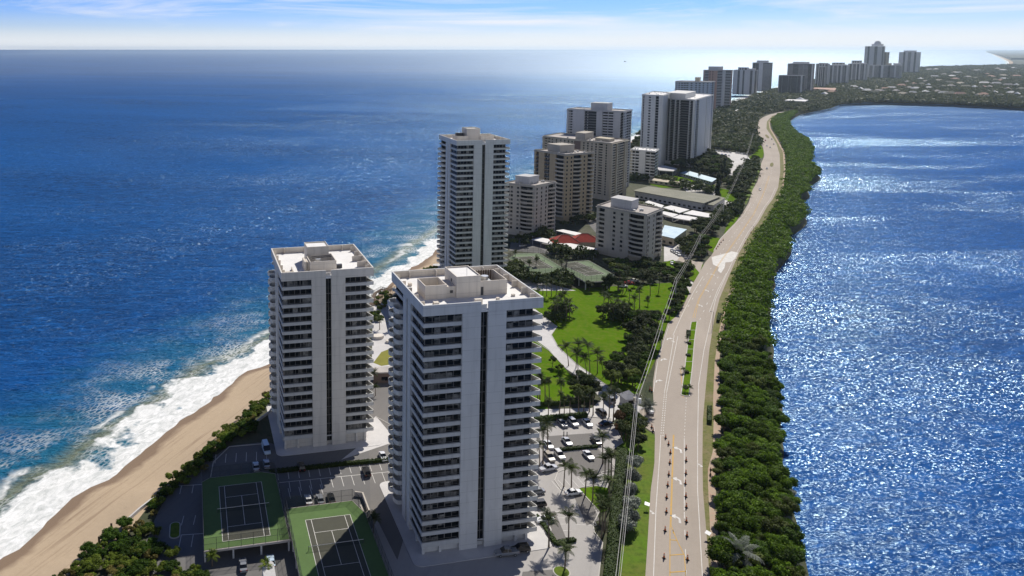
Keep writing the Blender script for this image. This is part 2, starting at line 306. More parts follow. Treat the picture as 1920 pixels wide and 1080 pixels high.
        # scattered whitecaps
        wc = noise(nt, v2, 1.0, 6, 0.7, 1.5); pt = noise(nt, pos(nt, (0.012, 0.02, 1)), 1.0, 3)
        f = math_(nt, 'MULTIPLY', ramp(nt, wc, [(0.70, 0.0), (0.76, 1.0)]), ramp(nt, pt, [(0.5, 0.0), (0.62, 1.0)]))
        col = mix(nt, f, col, (0.55, 0.6, 0.65))
    nt.links.new(col, dif.inputs['Color'])
    return m
DEEP = (0.001, 0.037, 0.140); TEAL = (0.012, 0.115, 0.17)
M['sea'] = water('sea_water', DEEP, steep=1.35)
M['surf'] = water('surf_water', DEEP, TEAL, foam=True)
M['lagoon'] = water('lagoon_water', (0.004, 0.040, 0.155), wave=0.35, rough=0.17, rot=8, steep=0.92, spec=0.40, cap=0.14, gl=(0.43, 0.40, 0.68, 1.12), fine=1.35, noise_s=0.5, facet=0.75)

# ------------------------------------------------------------------ object helpers
def tag(o, label=None, cat=None, group=None, kind=None):
    if label: o['label'] = label
    if cat: o['category'] = cat
    if group: o['group'] = group
    if kind: o['kind'] = kind
    return o
def link(name, me, parent=None, loc=None):
    o = bpy.data.objects.new(name, me); COL.objects.link(o)
    if parent: o.parent = parent
    if loc is not None: o.location = loc
    return o
def empty(name, loc, label, cat, group=None, rz=0.0):
    o = bpy.data.objects.new(name, None); COL.objects.link(o); o.location = loc; o.rotation_euler = (0, 0, rz)
    o.empty_display_size = 0.5
    return tag(o, label, cat, group)
class MB:
    def __init__(s): s.v = []; s.f = []; s.mi = []; s.m = 0
    def add(s, vs, fs):
        n = len(s.v); s.v += [tuple(v) for v in vs]; s.f += [tuple(i + n for i in f) for f in fs]; s.mi += [s.m] * len(fs); return s
    def box(s, x0, y0, z0, x1, y1, z1):
        return s.add([(x0, y0, z0), (x1, y0, z0), (x1, y1, z0), (x0, y1, z0), (x0, y0, z1), (x1, y0, z1), (x1, y1, z1), (x0, y1, z1)],
                     [(0, 3, 2, 1), (4, 5, 6, 7), (0, 1, 5, 4), (1, 2, 6, 5), (2, 3, 7, 6), (3, 0, 4, 7)])
    def prism(s, pts, z0, z1):   # ccw outline
        n = len(pts); vs = [(p[0], p[1], z0) for p in pts] + [(p[0], p[1], z1) for p in pts]
        s.add(vs, [(i, (i + 1) % n, n + (i + 1) % n, n + i) for i in range(n)])
        tri = tessellate_polygon([[Vector((p[0], p[1], 0)) for p in pts]])
        s.add(vs, [tuple(n + i for i in t) for t in tri] + [tuple(reversed(t)) for t in tri]); return s
    def sheet(s, pts, z=None):
        vs = [(p[0], p[1], p[2] if z is None else z) for p in pts]
        tri = tessellate_polygon([[Vector((v[0], v[1], 0)) for v in vs]])
        out = []
        for t in tri:
            a, b, c = (Vector(vs[i]) for i in t)
            out.append(t if (b - a).cross(c - a).z > 0 else (t[0], t[2], t[1]))
        return s.add(vs, out)
    def obox(s, o, a, b, z0, z1):  # box from origin o with plan vectors a, b
        o = Vector(o[:2]); a = Vector(a[:2]); b = Vector(b[:2])
        return s.prism([o, o + a, o + a + b, o + b] if a.x * b.y - a.y * b.x > 0 else [o, o + b, o + a + b, o + a], z0, z1)
    def tube(s, pts, radii, n=6, cap=True):
        base = len(s.v); rings = []
        for i, p in enumerate(pts):
            p = Vector(p); d = (Vector(pts[min(i + 1, len(pts) - 1)]) - Vector(pts[max(i - 1, 0)])).normalized()
            u = d.cross(Vector((0, 0, 1)) if abs(d.z) < 0.9 else Vector((1, 0, 0))).normalized(); w = d.cross(u)
            r = radii[i] if hasattr(radii, '__len__') else radii
            rings.append([p + (u * math.cos(2 * math.pi * k / n) + w * math.sin(2 * math.pi * k / n)) * r for k in range(n)])
        vs = [v for r in rings for v in r]; fs = []
        for i in range(len(pts) - 1):
            for k in range(n):
                fs.append((i * n + k, i * n + (k + 1) % n, (i + 1) * n + (k + 1) % n, (i + 1) * n + k))
        if cap: fs += [tuple(range(n))[::-1], tuple((len(pts) - 1) * n + k for k in range(n))]
        return s.add(vs, fs)
    def mesh(s, name, mats, smooth=False):
        me = bpy.data.meshes.new(name); me.from_pydata(s.v, [], s.f)
        for m in (mats if isinstance(mats, (list, tuple)) else [mats]): me.materials.append(m)
        if any(s.mi): me.polygons.foreach_set('material_index', s.mi)
        if smooth: me.polygons.foreach_set('use_smooth', [True] * len(me.polygons))
        me.update(); return me
    def build(s, name, mats, parent=None, smooth=False, loc=None):
        return link(name, s.mesh(name, mats, smooth), parent, loc)
def offset_line(pts, w):
    pts = [Vector(p) for p in pts]; L = []; Rr = []
    for i, p in enumerate(pts):
        d = (pts[min(i + 1, len(pts) - 1)] - pts[max(i - 1, 0)]); d.z = 0; d.normalize(); n = Vector((-d.y, d.x, 0))
        L.append(p + n * w / 2); Rr.append(p - n * w / 2)
    return L, Rr
def strip(mb, pts, w):
    L, Rr = offset_line(pts, w); n = len(pts)
    mb.add([tuple(v) for v in L] + [tuple(v) for v in Rr], [(i, n + i, n + i + 1, i + 1) for i in range(n - 1)])
def dashes(mb, pts, w, dash, gap):
    pts = [Vector(p) for p in pts]; acc = 0; on = True; cur = [pts[0]]; i = 0; p = pts[0]; need = dash
    while i < len(pts) - 1:
        q = pts[i + 1]; l = (q - p).length
        if l < need: need -= l; p = q; i += 1; cur.append(p)
        else:
            p = p + (q - p) * (need / l); cur.append(p)
            if on and len(cur) > 1: strip(mb, cur, w)
            on = not on; need = dash if on else gap; cur = [p]
def wall_line(mb, pts, w, z0, z1):
    L, Rr = offset_line(pts, w)
    for i in range(len(pts) - 1):
        mb.prism([Rr[i], Rr[i + 1], L[i + 1], L[i]], z0, z1)

# ------------------------------------------------------------------ setting: ground, shore, water
WL = [(-330, 1290), (-180, 1170), (0, 1044), (29, 1029), (58, 1002), (87, 979), (130, 933), (160, 912), (193, 899), (241, 861), (275, 832), (306, 810), (337, 789), (370, 765), (400, 745), (448, 700), (510, 676),
      (600, 620), (660, 583), (698, 560), (730, 528), (776, 499), (800, 482), (821, 463), (880, 425), (950, 385), (1030, 340), (1110, 300), (1190, 262), (1280, 226), (1360, 197), (1452, 167), (1540, 149), (1640, 134),
      (1735, 125), (1800, 124), (1870, 122.5), (1892, 118), (1880, 110), (1866, 104), (1856, 99.5), (1846, 97.2)]
wl = [G(x, y, 0) for x, y in WL]
def resample(pts, n_sub):
    out = []
    for i in range(len(pts) - 1):
        p0 = pts[max(i - 1, 0)]; p1 = pts[i]; p2 = pts[i + 1]; p3 = pts[min(i + 2, len(pts) - 1)]
        l = (p2 - p1).length; k = max(1, min(n_sub, int(l / 3.0)))
        for j in range(k):
            t = j / k
            out.append(0.5 * ((2 * p1) + (p2 - p0) * t + (2 * p0 - 5 * p1 + 4 * p2 - p3) * t * t + (3 * p1 - p0 - 3 * p2 + p3) * t ** 3))
    out.append(pts[-1]); return out
d_ = (wl[4] - wl[2]).normalized(); wl[1] = wl[2] - d_ * 30; wl[0] = wl[2] - d_ * 75
wr = resample(wl, 40)
# dune line: landward of the waterline
DL = [(-230, 1330), (-60, 1200), (106, 1082), (160, 1040), (226, 989), (262, 960), (296, 933), (308, 916), (345, 880), (385, 849), (424, 808), (481, 753), (513, 731), (600, 665), (699, 572), (760, 530), (804, 502), (850, 480)]
dl = [G(x, y, 4) for x, y in DL]
def nrm(pts, i):
    k = 6 if len(pts) > 200 else 1
    d = (pts[min(i + k, len(pts) - 1)] - pts[max(i - k, 0)]); d.z = 0; d.normalize(); return Vector((-d.y, d.x, 0))   # seaward (left of travel)
ydl = [p.y for p in dl]; ymax = dl[-1].y
def dune_dist(i):
    p = wr[i]; n = -nrm(wr, i)
    best = None
    if p.y > ymax - 25: return 24.0
    for a, b in zip(dl[:-1], dl[1:]):
        d = b - a; den = n.x * d.y - n.y * d.x
        if abs(den) < 1e-6: continue
        t = ((a.x - p.x) * d.y - (a.y - p.y) * d.x) / den; u = ((a.x - p.x) * n.y - (a.y - p.y) * n.x) / den
        if 0 <= u <= 1 and t > 0: best = t if best is None else min(best, t)
    return best if best else 26.0
dd = [dune_dist(i) for i in range(len(wr))]
dd = [min(d_, 32) for d_ in dd]
for _ in range(3): dd = [sum(dd[max(0, i - 5):i + 6]) / len(dd[max(0, i - 5):i + 6]) for i in range(len(dd))]
dune = [wr[i] - nrm(wr, i) * dd[i] for i in range(len(wr))]
def jag(i, k): return 0.9 * math.sin(i * 0.9 + k) + 0.6 * math.sin(i * 2.3 + 2 * k)
# beach
mb = MB(); n = len(wr); rows = []
prof = [(-14, -1.6), (-4, -0.35), (0, 0.0), (4, 0.35)]
for o_, z in prof: rows.append([wr[i] - nrm(wr, i) * o_ + Vector((0, 0, z)) for i in range(n)])
for f, z in [(0.35, 0.8), (0.55, 1.35), (0.75, 2.2), (0.9, 3.2), (1.0, 4.0), (1.12, 4.03)]:
    rows.append([wr[i] - nrm(wr, i) * (dd[i] * f) + Vector((0, 0, z)) for i in range(n)])
vs = [v for r in rows for v in r]; k = len(rows)
mb.add(vs, [(r * n + i, r * n + i + 1, (r + 1) * n + i + 1, (r + 1) * n + i)[::-1] for r in range(k - 1) for i in range(n - 1)])
mb.mi = [0] * len(mb.f)
def sandmat():
    m, nt, out = new_mat('beach_sand'); p = principled(nt, out, Roughness=0.95)
    at = nt.nodes.new('ShaderNodeNewGeometry'); sx = nt.nodes.new('ShaderNodeSeparateXYZ'); nt.links.new(at.outputs['Position'], sx.inputs[0])
    a = noise(nt, pos(nt, (0.05, 0.05, 0.05)), 1.0, 5, 0.6); b = noise(nt, pos(nt, (0.7, 0.7, 0.7)), 1.0, 5, 0.6)
    z = math_(nt, 'ADD', sx.outputs[2], math_(nt, 'MULTIPLY', math_(nt, 'SUBTRACT', a, 0.5), 1.3))
    wet = ramp(nt, z, [(0.35, 1.0), (0.62, 0.0)])
    col = mix(nt, b, (0.40, 0.305, 0.205), (0.47, 0.365, 0.25)); col = mix(nt, wet, col, (0.22, 0.155, 0.105))
    # tyre tracks, footprints and wrack running along the beach
    tr = noise(nt, pos(nt, (0.03, 0.8, 0.2), (0, 0, R(-54))), 1.0, 5, 0.6, 0.3); msk = noise(nt, pos(nt, (0.02, 0.02, 0.02)), 1.0, 3)
    col = mix(nt, math_(nt, 'MULTIPLY', ramp(nt, tr, [(0.54, 0.0), (0.66, 0.7)]), ramp(nt, msk, [(0.35, 0.2), (0.6, 1.0)])), col, (0.25, 0.175, 0.115))
    sp = noise(nt, pos(nt, (1.3, 0.8, 1)), 1.0, 4, 0.75)
    col = mix(nt, math_(nt, 'MULTIPLY', ramp(nt, sp, [(0.64, 0.0), (0.70, 0.8)]), ramp(nt, tr, [(0.45, 0.0), (0.6, 1.0)])), col, (0.17, 0.12, 0.08))
    nt.links.new(col, p.inputs['Base Color'])
    bb = math_(nt, 'ADD', b, math_(nt, 'MULTIPLY', tr, 1.5)); nt.links.new(bump(nt, bb, 0.5, 0.12), p.inputs['Normal']); return m
M['sand'] = sandmat()
bo = mb.build('beach', M['sand'], smooth=True); tag(bo, kind='structure')
# surf: water sheet with breaking foam, from a wavering waterline to deep water
offs = [-2.0, 0, 1.5, 3, 5, 7, 9, 11, 13, 16, 19, 23, 28, 34, 42, 52, 64, 80, 100, 130]
vs = []; sh = []
for o_ in offs:
    for i in range(n):
        w = (jag(i, 1.0) * 0.9 + 1.2 * math.sin(i * 0.31)) * max(0, 1 - o_ / 20.0)
        near = wr[i].y < 900
        h = 0.0
        if near and 2 < o_ < 30: h = 0.25 * random.random() + 0.7 * math.exp(-((o_ - 14 - 3 * math.sin(i * 0.17)) / 3.0) ** 2) * (0.6 + 0.4 * math.sin(i * 0.23))
        z = 0.20 if o_ <= 0 else max(0.1, 0.20 - o_ * 0.03) - max(0, o_ - 60) * 0.0055
        p = wr[i] + nrm(wr, i) * (o_ + w); vs.append((p.x, p.y, z + h - (0.12 if o_ < 0 else 0))); sh.append(o_ + 2.0)
fs = [(r * n + i, r * n + i + 1, (r + 1) * n + i + 1, (r + 1) * n + i) for r in range(len(offs) - 1) for i in range(n - 1)]
me = bpy.data.meshes.new('surf'); me.from_pydata(vs, [], fs); me.materials.append(M['surf'])
a = me.attributes.new('shore', 'FLOAT', 'POINT'); a.data.foreach_set('value', sh)
me.polygons.foreach_set('use_smooth', [True] * len(me.polygons)); me.update()
tag(link('surf', me), kind='structure')
# sea out to the horizon
mb = MB(); S = 160000
gs = [-S, -40000, -9000, -2000, 0, 700, 2000, 5000, 12000, 40000, S]; ng = len(gs)
mb.add([(x, y, -0.3) for y in gs for x in gs], [(j * ng + i, j * ng + i + 1, (j + 1) * ng + i + 1, (j + 1) * ng + i) for j in range(ng - 1) for i in range(ng - 1)]); tag(mb.build('sea', M['sea']), kind='structure')
# lagoon edge (foot of the mangroves) and land sheet
LE = [(1560, 1400), (1530, 1230), (1508, 1080), (1491, 1012), (1486, 979), (1476, 950), (1462, 915), (1455, 887), (1463, 849), (1457, 805), (1461, 767), (1450, 743), (1441, 700), (1446, 656), (1438, 627), (1441, 574), (1437, 560), (1450, 537), (1450, 515),
      (1480, 474), (1472, 445), (1489, 437), (1510, 418), (1500, 396), (1495, 381), (1515, 370), (1513, 352), (1536, 334), (1517, 315), (1522, 290), (1513, 270), (1493, 258), (1478, 238), (1485, 224), (1507, 213), (1555, 203), (1580, 195), (1640, 192), (1780, 196), (1920, 203), (2300, 214), (3000, 230)]
le = [G(x, y, 0) for x, y in LE]
ler = resample(le, 12)
inner = [p + nrm(ler, i) * 2.5 for i, p in enumerate(ler)]   # left of travel = landward here
mb = MB()
far = [G(1846, 96.6, 4), G(1900, 95.6, 4), G(2400, 95.6, 4), G(3600, 120, 4)]
landpoly = [Vector((p.x, p.y, 4)) for p in dune] + far + [Vector((p.x, p.y, 4)) for p in reversed(inner)] + [Vector((100, 60, 4)), Vector((-60, 60, 4))]
mb.sheet(landpoly, 4.0); tag(mb.build('ground', M['land']), kind='structure')
mb = MB(); m_ = len(ler)
mb.add([(p.x, p.y, 4.0) for p in inner] + [(p.x, p.y, 0.3) for p in ler] + [tuple(p - nrm(ler, i) * 6 + Vector((0, 0, -1.2))) for i, p in enumerate(ler)],
       [(i, i + 1, m_ + i + 1, m_ + i)[::-1] for i in range(m_ - 1)] + [(m_ + i, m_ + i + 1, 2 * m_ + i + 1, 2 * m_ + i)[::-1] for i in range(m_ - 1)])
tag(mb.build('lagoon_bank', M['land']), kind='structure')
mb = MB(); mb.sheet([Vector((p.x, p.y, 0)) + nrm(ler, i) * 2 for i, p in enumerate(ler)] + [G(3000, 900, 0), Vector((400, 10, 0)), Vector((120, 20, 0))], 0.05)
tag(mb.build('lagoon', M['lagoon']), kind='structure')

# ------------------------------------------------------------------ paved and planted surfaces
ZC = [0]
def area(name, pts, mat, z, kind='structure', label=None, cat=None, raw=False):
    ZC[0] += 1; z += ZC[0] * 0.0007
    mb = MB(); mb.sheet([Vector((*p[:2], z)) for p in pts] if raw else PL(pts, z)); o = mb.build(name, mat); return tag(o, label, cat, None, kind)
area('lawn', [(1000, 545), (1100, 540), (1290, 528), (1300, 538), (1262, 600), (1222, 690), (1190, 745), (1120, 712), (1080, 682), (1046, 650), (1033, 628), (1045, 614), (1010, 582), (1000, 575)], M['grass'], 4.02)
area('lawn', [(84, 214), (104, 214), (128, 262), (150, 300), (172, 330), (178, 352), (132, 358), (104, 330), (92, 290), (84, 250)], M['grass'], 4.005, raw=True)
area('pool_terrace', [(56, 200), (83, 200), (83, 250), (91, 290), (102, 330), (120, 366), (100, 352), (82, 318), (62, 276)], M['path'], 4.006, raw=True)
area('lawn', [(990, 636), (1008, 640), (1030, 658), (1060, 692), (1080, 712), (1076, 752), (990, 758)], M['grass'], 4.02)
area('footpath', [(985, 575), (1004, 580), (1045, 612), (1034, 628), (1046, 650), (1080, 682), (1125, 714), (1168, 748), (1195, 760), (1235, 772), (1232, 815), (1218, 800), (1190, 795), (1165, 775), (1150, 790), (1110, 782), (990, 786), (990, 768), (1110, 765), (1128, 748), (1090, 712), (1060, 690), (1030, 656), (1008, 640), (985, 620)], M['path'], 4.035)
area('parking_lot', [(985, 786), (1020, 782), (1075, 779), (1145, 786), (1157, 807), (1168, 830), (1150, 842), (1160, 882), (1142, 905), (1124, 960), (1113, 985), (1113, 1000), (1130, 1018), (1122, 1100), (1105, 1250), (600, 1250), (640, 1085), (735, 930), (990, 900)], M['lot_light'], 4.05)
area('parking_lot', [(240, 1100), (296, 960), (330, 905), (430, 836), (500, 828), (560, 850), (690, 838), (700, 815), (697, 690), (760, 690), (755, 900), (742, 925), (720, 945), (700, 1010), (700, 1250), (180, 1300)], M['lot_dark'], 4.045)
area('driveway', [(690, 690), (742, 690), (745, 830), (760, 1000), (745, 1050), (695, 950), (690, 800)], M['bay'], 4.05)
area('lawn', [(1084, 916), (1118, 911), (1140, 915), (1138, 958), (1124, 960)], M['grass'], 4.08)
area('grass_verge', [(1180, 788), (1228, 815), (1228, 860), (1220, 920), (1215, 1003), (1210, 1080), (1205, 1180), (1120, 1180), (1130, 1080), (1160, 900), (1160, 840)], M['verge'], 4.03)
# road edges
RL = [(1190, 1300), (1210, 1080), (1215, 1003), (1220, 920), (1227, 870), (1228, 820), (1226, 780), (1224, 719), (1230, 677), (1240, 645), (1252, 606), (1275, 587), (1290, 555), (1300, 530), (1311, 512), (1322, 492), (1336, 476), (1348, 450), (1365, 431), (1380, 416), (1392, 400), (1404, 380), (1411, 356), (1421, 339), (1426, 318), (1427, 307), (1433, 293), (1431, 277), (1426, 267), (1423, 253), (1417.5, 238), (1420, 228), (1430, 220), (1445, 214), (1470, 208.5)]
RR = [(1345, 1300), (1330, 1080), (1325, 1003), (1318, 920), (1317, 853), (1318, 787), (1322, 740), (1330, 656), (1339, 600), (1349, 560), (1367, 517), (1386, 474), (1407, 436), (1423, 415), (1438, 388), (1450, 372), (1459, 352), (1463, 322), (1462, 290), (1456, 270), (1448, 257), (1437, 241), (1438, 228), (1448, 217), (1480, 210), (1485, 208.6)]
def at_y(poly, y):
    for (x0, y0), (x1, y1) in zip(poly[:-1], poly[1:]):
        if y1 <= y <= y0: return x0 + (x1 - x0) * ((y - y0) / (y1 - y0) if y1 != y0 else 0)
    return poly[-1][0]
ys = []; y = 1290.0
while y > 209: ys.append(y); y -= max(0.7, (y - 92) * 0.012)
def road_sheet(name, La, Ra, mat, z, dl_=0, dr_=0):
    mb = MB(); v = []; 
    for y in ys: v += [tuple(G(at_y(La, y) + dl_, y, z)), tuple(G(at_y(Ra, y) + dr_, y, z))]
    mb.add(v, [(2 * i, 2 * i + 1, 2 * i + 3, 2 * i + 2) for i in range(len(ys) - 1)])
    return tag(mb.build(name, mat), kind='structure')
road_sheet('road', RL, RR, M['road'], 4.10)
area('side_road', [(1318, 492), (1300, 489), (1275, 480), (1270, 488), (1300, 498), (1312, 512)], M['road'], 4.07)
area('side_road', [(1300, 530), (1283, 519), (1262, 514), (1260, 522), (1285, 533), (1294, 550)], M['path'], 4.07)
area('side_road', [(1228, 760), (1200, 768), (1196, 792), (1226, 812)], M['road'], 4.07)
# verge + footpath on the lagoon side
PATHL = [(1352, 1300), (1333, 1080), (1332, 1003), (1328, 920), (1327, 880), (1337, 845), (1338, 787), (1337, 752), (1340, 680), (1348, 622), (1362, 563), (1383, 506), (1396, 481), (1420, 440), (1446, 400), (1456, 378), (1466, 355), (1470, 318), (1468, 285), (1455, 262), (1443, 241), (1441, 228), (1452, 217.5), (1488, 210), (1492, 208.6)]
PATHR = [(x + (14 if y > 700 else 8 if y > 560 else 5 if y > 400 else 3 if y > 250 else 2), y) for x, y in PATHL]
road_sheet('grass_verge', RR, PATHL, M['dry_grass'], 4.07)
road_sheet('footpath', PATHL, PATHR, M['sandpath'], 4.12)
# lawns by the road further up
area('lawn', [(1300, 528), (1311, 518), (1321, 497), (1300, 489), (1296, 505), (1290, 520)], M['grass'], 4.05)
area('lawn', [(1325, 467), (1337, 474), (1352, 448), (1340, 444), (1310, 445)], M['grass'], 4.05)
area('lawn', [(1357, 440), (1366, 430), (1379, 416), (1390, 400), (1378, 404), (1362, 424)], M['grass'], 4.05)
area('lawn', [(1398, 385), (1410, 360), (1425, 320), (1427, 305), (1412, 330), (1395, 362)], M['verge'], 4.05)
area('lawn', [(1400, 300), (1430, 296), (1433, 285), (1425, 268), (1416, 285)], M['grass'], 4.05)
area('lawn', [(1262, 345), (1290, 338), (1345, 352), (1398, 362), (1392, 385), (1340, 372), (1290, 352)], M['grass'], 4.04)
area('lawn', [(1215, 345), (1262, 328), (1340, 347), (1338, 352), (1240, 352)], M['grass'], 4.045)
area('lawn', [(1242, 492), (1262, 487), (1276, 500), (1262, 512), (1245, 508)], M['grass'], 4.05)
area('lawn', [(1290, 447), (1315, 443), (1350, 452), (1340, 468), (1300, 462)], M['grass'], 4.045)
area('parking_lot', [(1245, 462), (1275, 458), (1300, 478), (1286, 488), (1245, 490)], M['path'], 4.045)
area('parking_lot', [(955, 470), (960, 445), (1000, 435), (1120, 468), (1118, 488), (1060, 478)], M['lot_dark'], 4.05)
area('parking_lot', [(1095, 410), (1185, 398), (1200, 385), (1330, 410), (1345, 425), (1300, 425), (1210, 400), (1120, 440)], M['lot_dark'], 4.045)
area('parking_lot', [(1320, 300), (1325, 280), (1398, 288), (1408, 300), (1390, 330), (1372, 335), (1360, 312)], M['path'], 4.05)
area('parking_lot', [(1280, 352), (1300, 345), (1350, 356), (1345, 368), (1290, 362)], M['path'], 4.055)
area('driveway', [(1345, 385), (1360, 375), (1380, 382), (1372, 395), (1352, 402), (1350, 420), (1343, 420)], M['path'], 4.055)
area('pool_terrace', [(699, 575), (735, 560), (742, 600), (742, 690), (697, 690)], M['path'], 4.06)
area('putting_green', [(700, 680), (715, 660), (728, 655), (742, 655), (742, 682), (715, 686)], M['putting'], 4.08)
area('terrace', [(955, 505), (990, 520), (1060, 540), (1080, 545), (1010, 545), (960, 530)], M['path'], 4.06)
area('apron', [(640, 862), (735, 830), (738, 820), (705, 780), (690, 795), (700, 815)], M['path'], 4.07)
# road markings
mk = MB(); my = MB()
def PX(pts, z=4.125): return [G(x, y, z) for x, y in pts]
for ln in [[(1225, 1090), (1230, 953), (1237, 853), (1239, 818)], [(1317, 1080), (1308, 920), (1308, 820), (1310, 720), (1320, 656), (1342, 560), (1362, 515), (1381, 474), (1402, 436), (1418, 415), (1433, 388), (1445, 372), (1454, 352)],
           [(1246, 735), (1262, 642), (1264, 628)], [(1250, 735), (1271, 630)], [(1283, 822), (1283, 957)], [(1262, 628), (1278, 592), (1300, 548), (1318, 518)], [(1225, 735), (1233, 677), (1243, 645), (1254, 610)],
           [(1338, 470), (1352, 446), (1372, 427), (1395, 402), (1408, 380)], [(1330, 585), (1345, 545), (1362, 512)]]:
    strip(mk, PX(ln), 0.17)
for ln, w, d, g_ in [([(1239, 818), (1243, 770), (1246, 735)], 0.2, 0.9, 0.9), ([(1243, 818), (1250, 735)], 0.2, 0.9, 0.9), ([(1283, 960), (1287, 1090)], 0.17, 3, 5), ([(1283, 820), (1287, 745)], 0.15, 0.9, 1.5),
                     ([(1312, 600), (1330, 560), (1352, 505), (1385, 450), (1420, 390), (1440, 350), (1447, 320), (1446, 295)], 0.2, 3, 9), ([(1290, 575), (1325, 515), (1360, 462), (1395, 412), (1418, 375), (1433, 335), (1438, 305)], 0.2, 3, 9)]:
    dashes(mk, PX(ln), w, d, g_)
for ln in [[(1262.3, 815), (1256.3, 990), (1256, 1090)], [(1263.8, 815), (1258.2, 985), (1270, 1015), (1283, 1040), (1287, 1090)], [(1299, 596), (1303, 582), (1310, 560)], [(1303, 596), (1306, 582), (1312, 560)],
           [(1310, 560), (1345, 498), (1380, 448), (1412, 402), (1430, 365), (1441, 330)], [(1312, 560), (1347, 498), (1382, 448), (1414, 402), (1432, 365), (1443, 330)],
           [(1262, 993), (1262.5, 1000)], [(1281, 745), (1276, 690)]]:
    strip(my, PX(ln), 0.16)
for a_, b_ in [((1256.5, 1012), (1269, 1013)), ((1256, 1041), (1282, 1039)), ((1256, 1073), (1286, 1071))]:
    strip(my, PX([a_, b_]), 0.3)
def arrow(mb, x, y, size=3.4, left=True):
    c = G(x, y, 4.125); t = (G(x, y - 3) - G(x, y + 3)); t.z = 0; t.normalize(); r = Vector((t.y, -t.x, 0)); s = -1 if left else 1
    P = lambda a, b: c + r * (s * a * size) + t * (b * size)
    sh = [P(-0.28, -0.55), P(-0.10, -0.55), P(-0.08, -0.05), P(0.12, 0.12), P(0.12, -0.08), P(0.55, 0.22), P(0.12, 0.5), P(0.12, 0.3), P(-0.2, 0.08)]
    mb.sheet([(p.x, p.y, 4.125) for p in sh])
for x, y in [(1273, 843), (1272, 901), (1270, 972)]: arrow(mk, x, y)
for x, y in [(1254, 635), (1243, 674), (1233.5, 714)]: arrow(mk, x, y, 3.0, False)
for x, y in [(1314, 573), (1326, 545), (1337, 515)]: arrow(mk, x, y, 3.0)
for x, y in [(1222, 960), (1312.5, 872), (1262, 640)]:   # bicycle lane symbols
    c = G(x, y, 4.127); mk.sheet([(c.x - .35, c.y - .9, 4.127), (c.x + .35, c.y - .9, 4.127), (c.x + .35, c.y - .2, 4.127), (c.x - .35, c.y - .2, 4.127)])
    mk.sheet([(c.x - .4, c.y + .1, 4.127), (c.x, c.y + 1.0, 4.127), (c.x + .4, c.y + .1, 4.127)])
mk.m = 0
mk.sheet(PX([(1334, 482), (1368, 473), (1382, 473), (1379, 484), (1371, 491), (1360, 492), (1359, 501), (1352, 512), (1346, 508), (1348, 501), (1337, 496)], 4.121))
mk.sheet(PX([(1362, 478), (1371, 471), (1384, 474), (1378, 485), (1366, 484)], 4.124))
# parking bay lines
def bays(p0, p1, n_, length, side, w=0.14, base=True):
    a = G(*p0, 4.07); b = G(*p1, 4.07); d = (b - a).normalized(); nn = Vector((-d.y, d.x, 0)) * side
    if base: mk.sheet([(q.x, q.y, 4.068) for q in (a - nn * 0.1, b - nn * 0.1, b + nn * 0.1, a + nn * 0.1)])
    for i in range(n_ + 1):
        q = a.lerp(b, i / n_); strip(mk, [q, q + nn * length], w)
bays((405, 852), (500, 846), 5, 5.0, -1, base=False); bays((522, 905), (735, 884), 11, 5.0, -1); bays((522, 900), (735, 880), 11, 5.0, 1, base=False)
bays((520, 918), (600, 908), 4, 5.0, -1, base=False)
bays((1040, 850), (1120, 842), 5, 5.0, 1); bays((1036, 851), (1122, 845), 6, 5.0, -1); bays((1052, 922), (1125, 912), 6, 5.5, 1)
bays((1100, 935), (1118, 985), 4, 5.0, -1); bays((1018, 960), (1043, 1020), 5, 5.0, 1, base=False); bays((318, 912), (385, 908), 3, 4.0, -1); bays((340, 1003), (385, 1000), 2, 5.0, -1); bays((340, 985), (385, 983), 2, 4.0, 1, base=False)
bays((985, 1080), (1010, 1075), 2, 4.0, -1, base=False)
tag(mk.build('road_markings', M['paint_w']), kind='structure'); tag(my.build('yellow_road_markings', M['paint_y']), kind='structure')
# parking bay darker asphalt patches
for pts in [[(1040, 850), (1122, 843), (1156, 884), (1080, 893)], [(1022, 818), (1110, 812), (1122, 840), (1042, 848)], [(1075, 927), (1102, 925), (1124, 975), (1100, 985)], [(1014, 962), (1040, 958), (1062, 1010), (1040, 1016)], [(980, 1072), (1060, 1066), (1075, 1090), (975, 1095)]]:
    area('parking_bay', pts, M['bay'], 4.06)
# kerbs
kb = MB()
for ln in [[(1157, 807), (1168, 830), (1150, 842)], [(1123, 842), (1158, 882)], [(1158, 880), (1128, 886), (1130, 897), (1142, 903), (1084, 916)], [(1084, 916), (1124, 960), (1112, 983), (1114, 998), (1130, 1018), (1122, 1085)],
           [(1037, 850), (1122, 842)], [(1066, 877), (1046, 886), (1040, 901), (1052, 918), (1060, 922)], [(1075, 779), (1146, 786)], [(430, 838), (500, 832)], [(395, 895), (400, 867), (430, 838)], [(705, 782), (738, 800)],
           [(1258, 522), (1285, 533), (1294, 550)], [(1003, 640), (1030, 658), (1062, 692), (1092, 712)], [(1045, 612), (1034, 628), (1046, 650), (1080, 682), (1125, 714), (1168, 746)]]:
    wall_line(kb, PL(ln), 0.25, 4.02, 4.17)
def island(px, py, rx, ry, z=4.16, mat='grass', label=None):
    c = G(px, py); pts = [(c.x + rx * math.cos(a), c.y + ry * math.sin(a)) for a in [i * math.pi / 12 for i in range(24)]]
    kb.prism(pts, 4.02, z); q = [(c.x + (rx - .25) * math.cos(a), c.y + (ry - .25) * math.sin(a)) for a in [i * math.pi / 12 for i in range(24)]]
    area('planting_bed', q, M[mat], z + 0.01, raw=True)
island(1053, 1073, 1.9, 2.1, mat='verge')
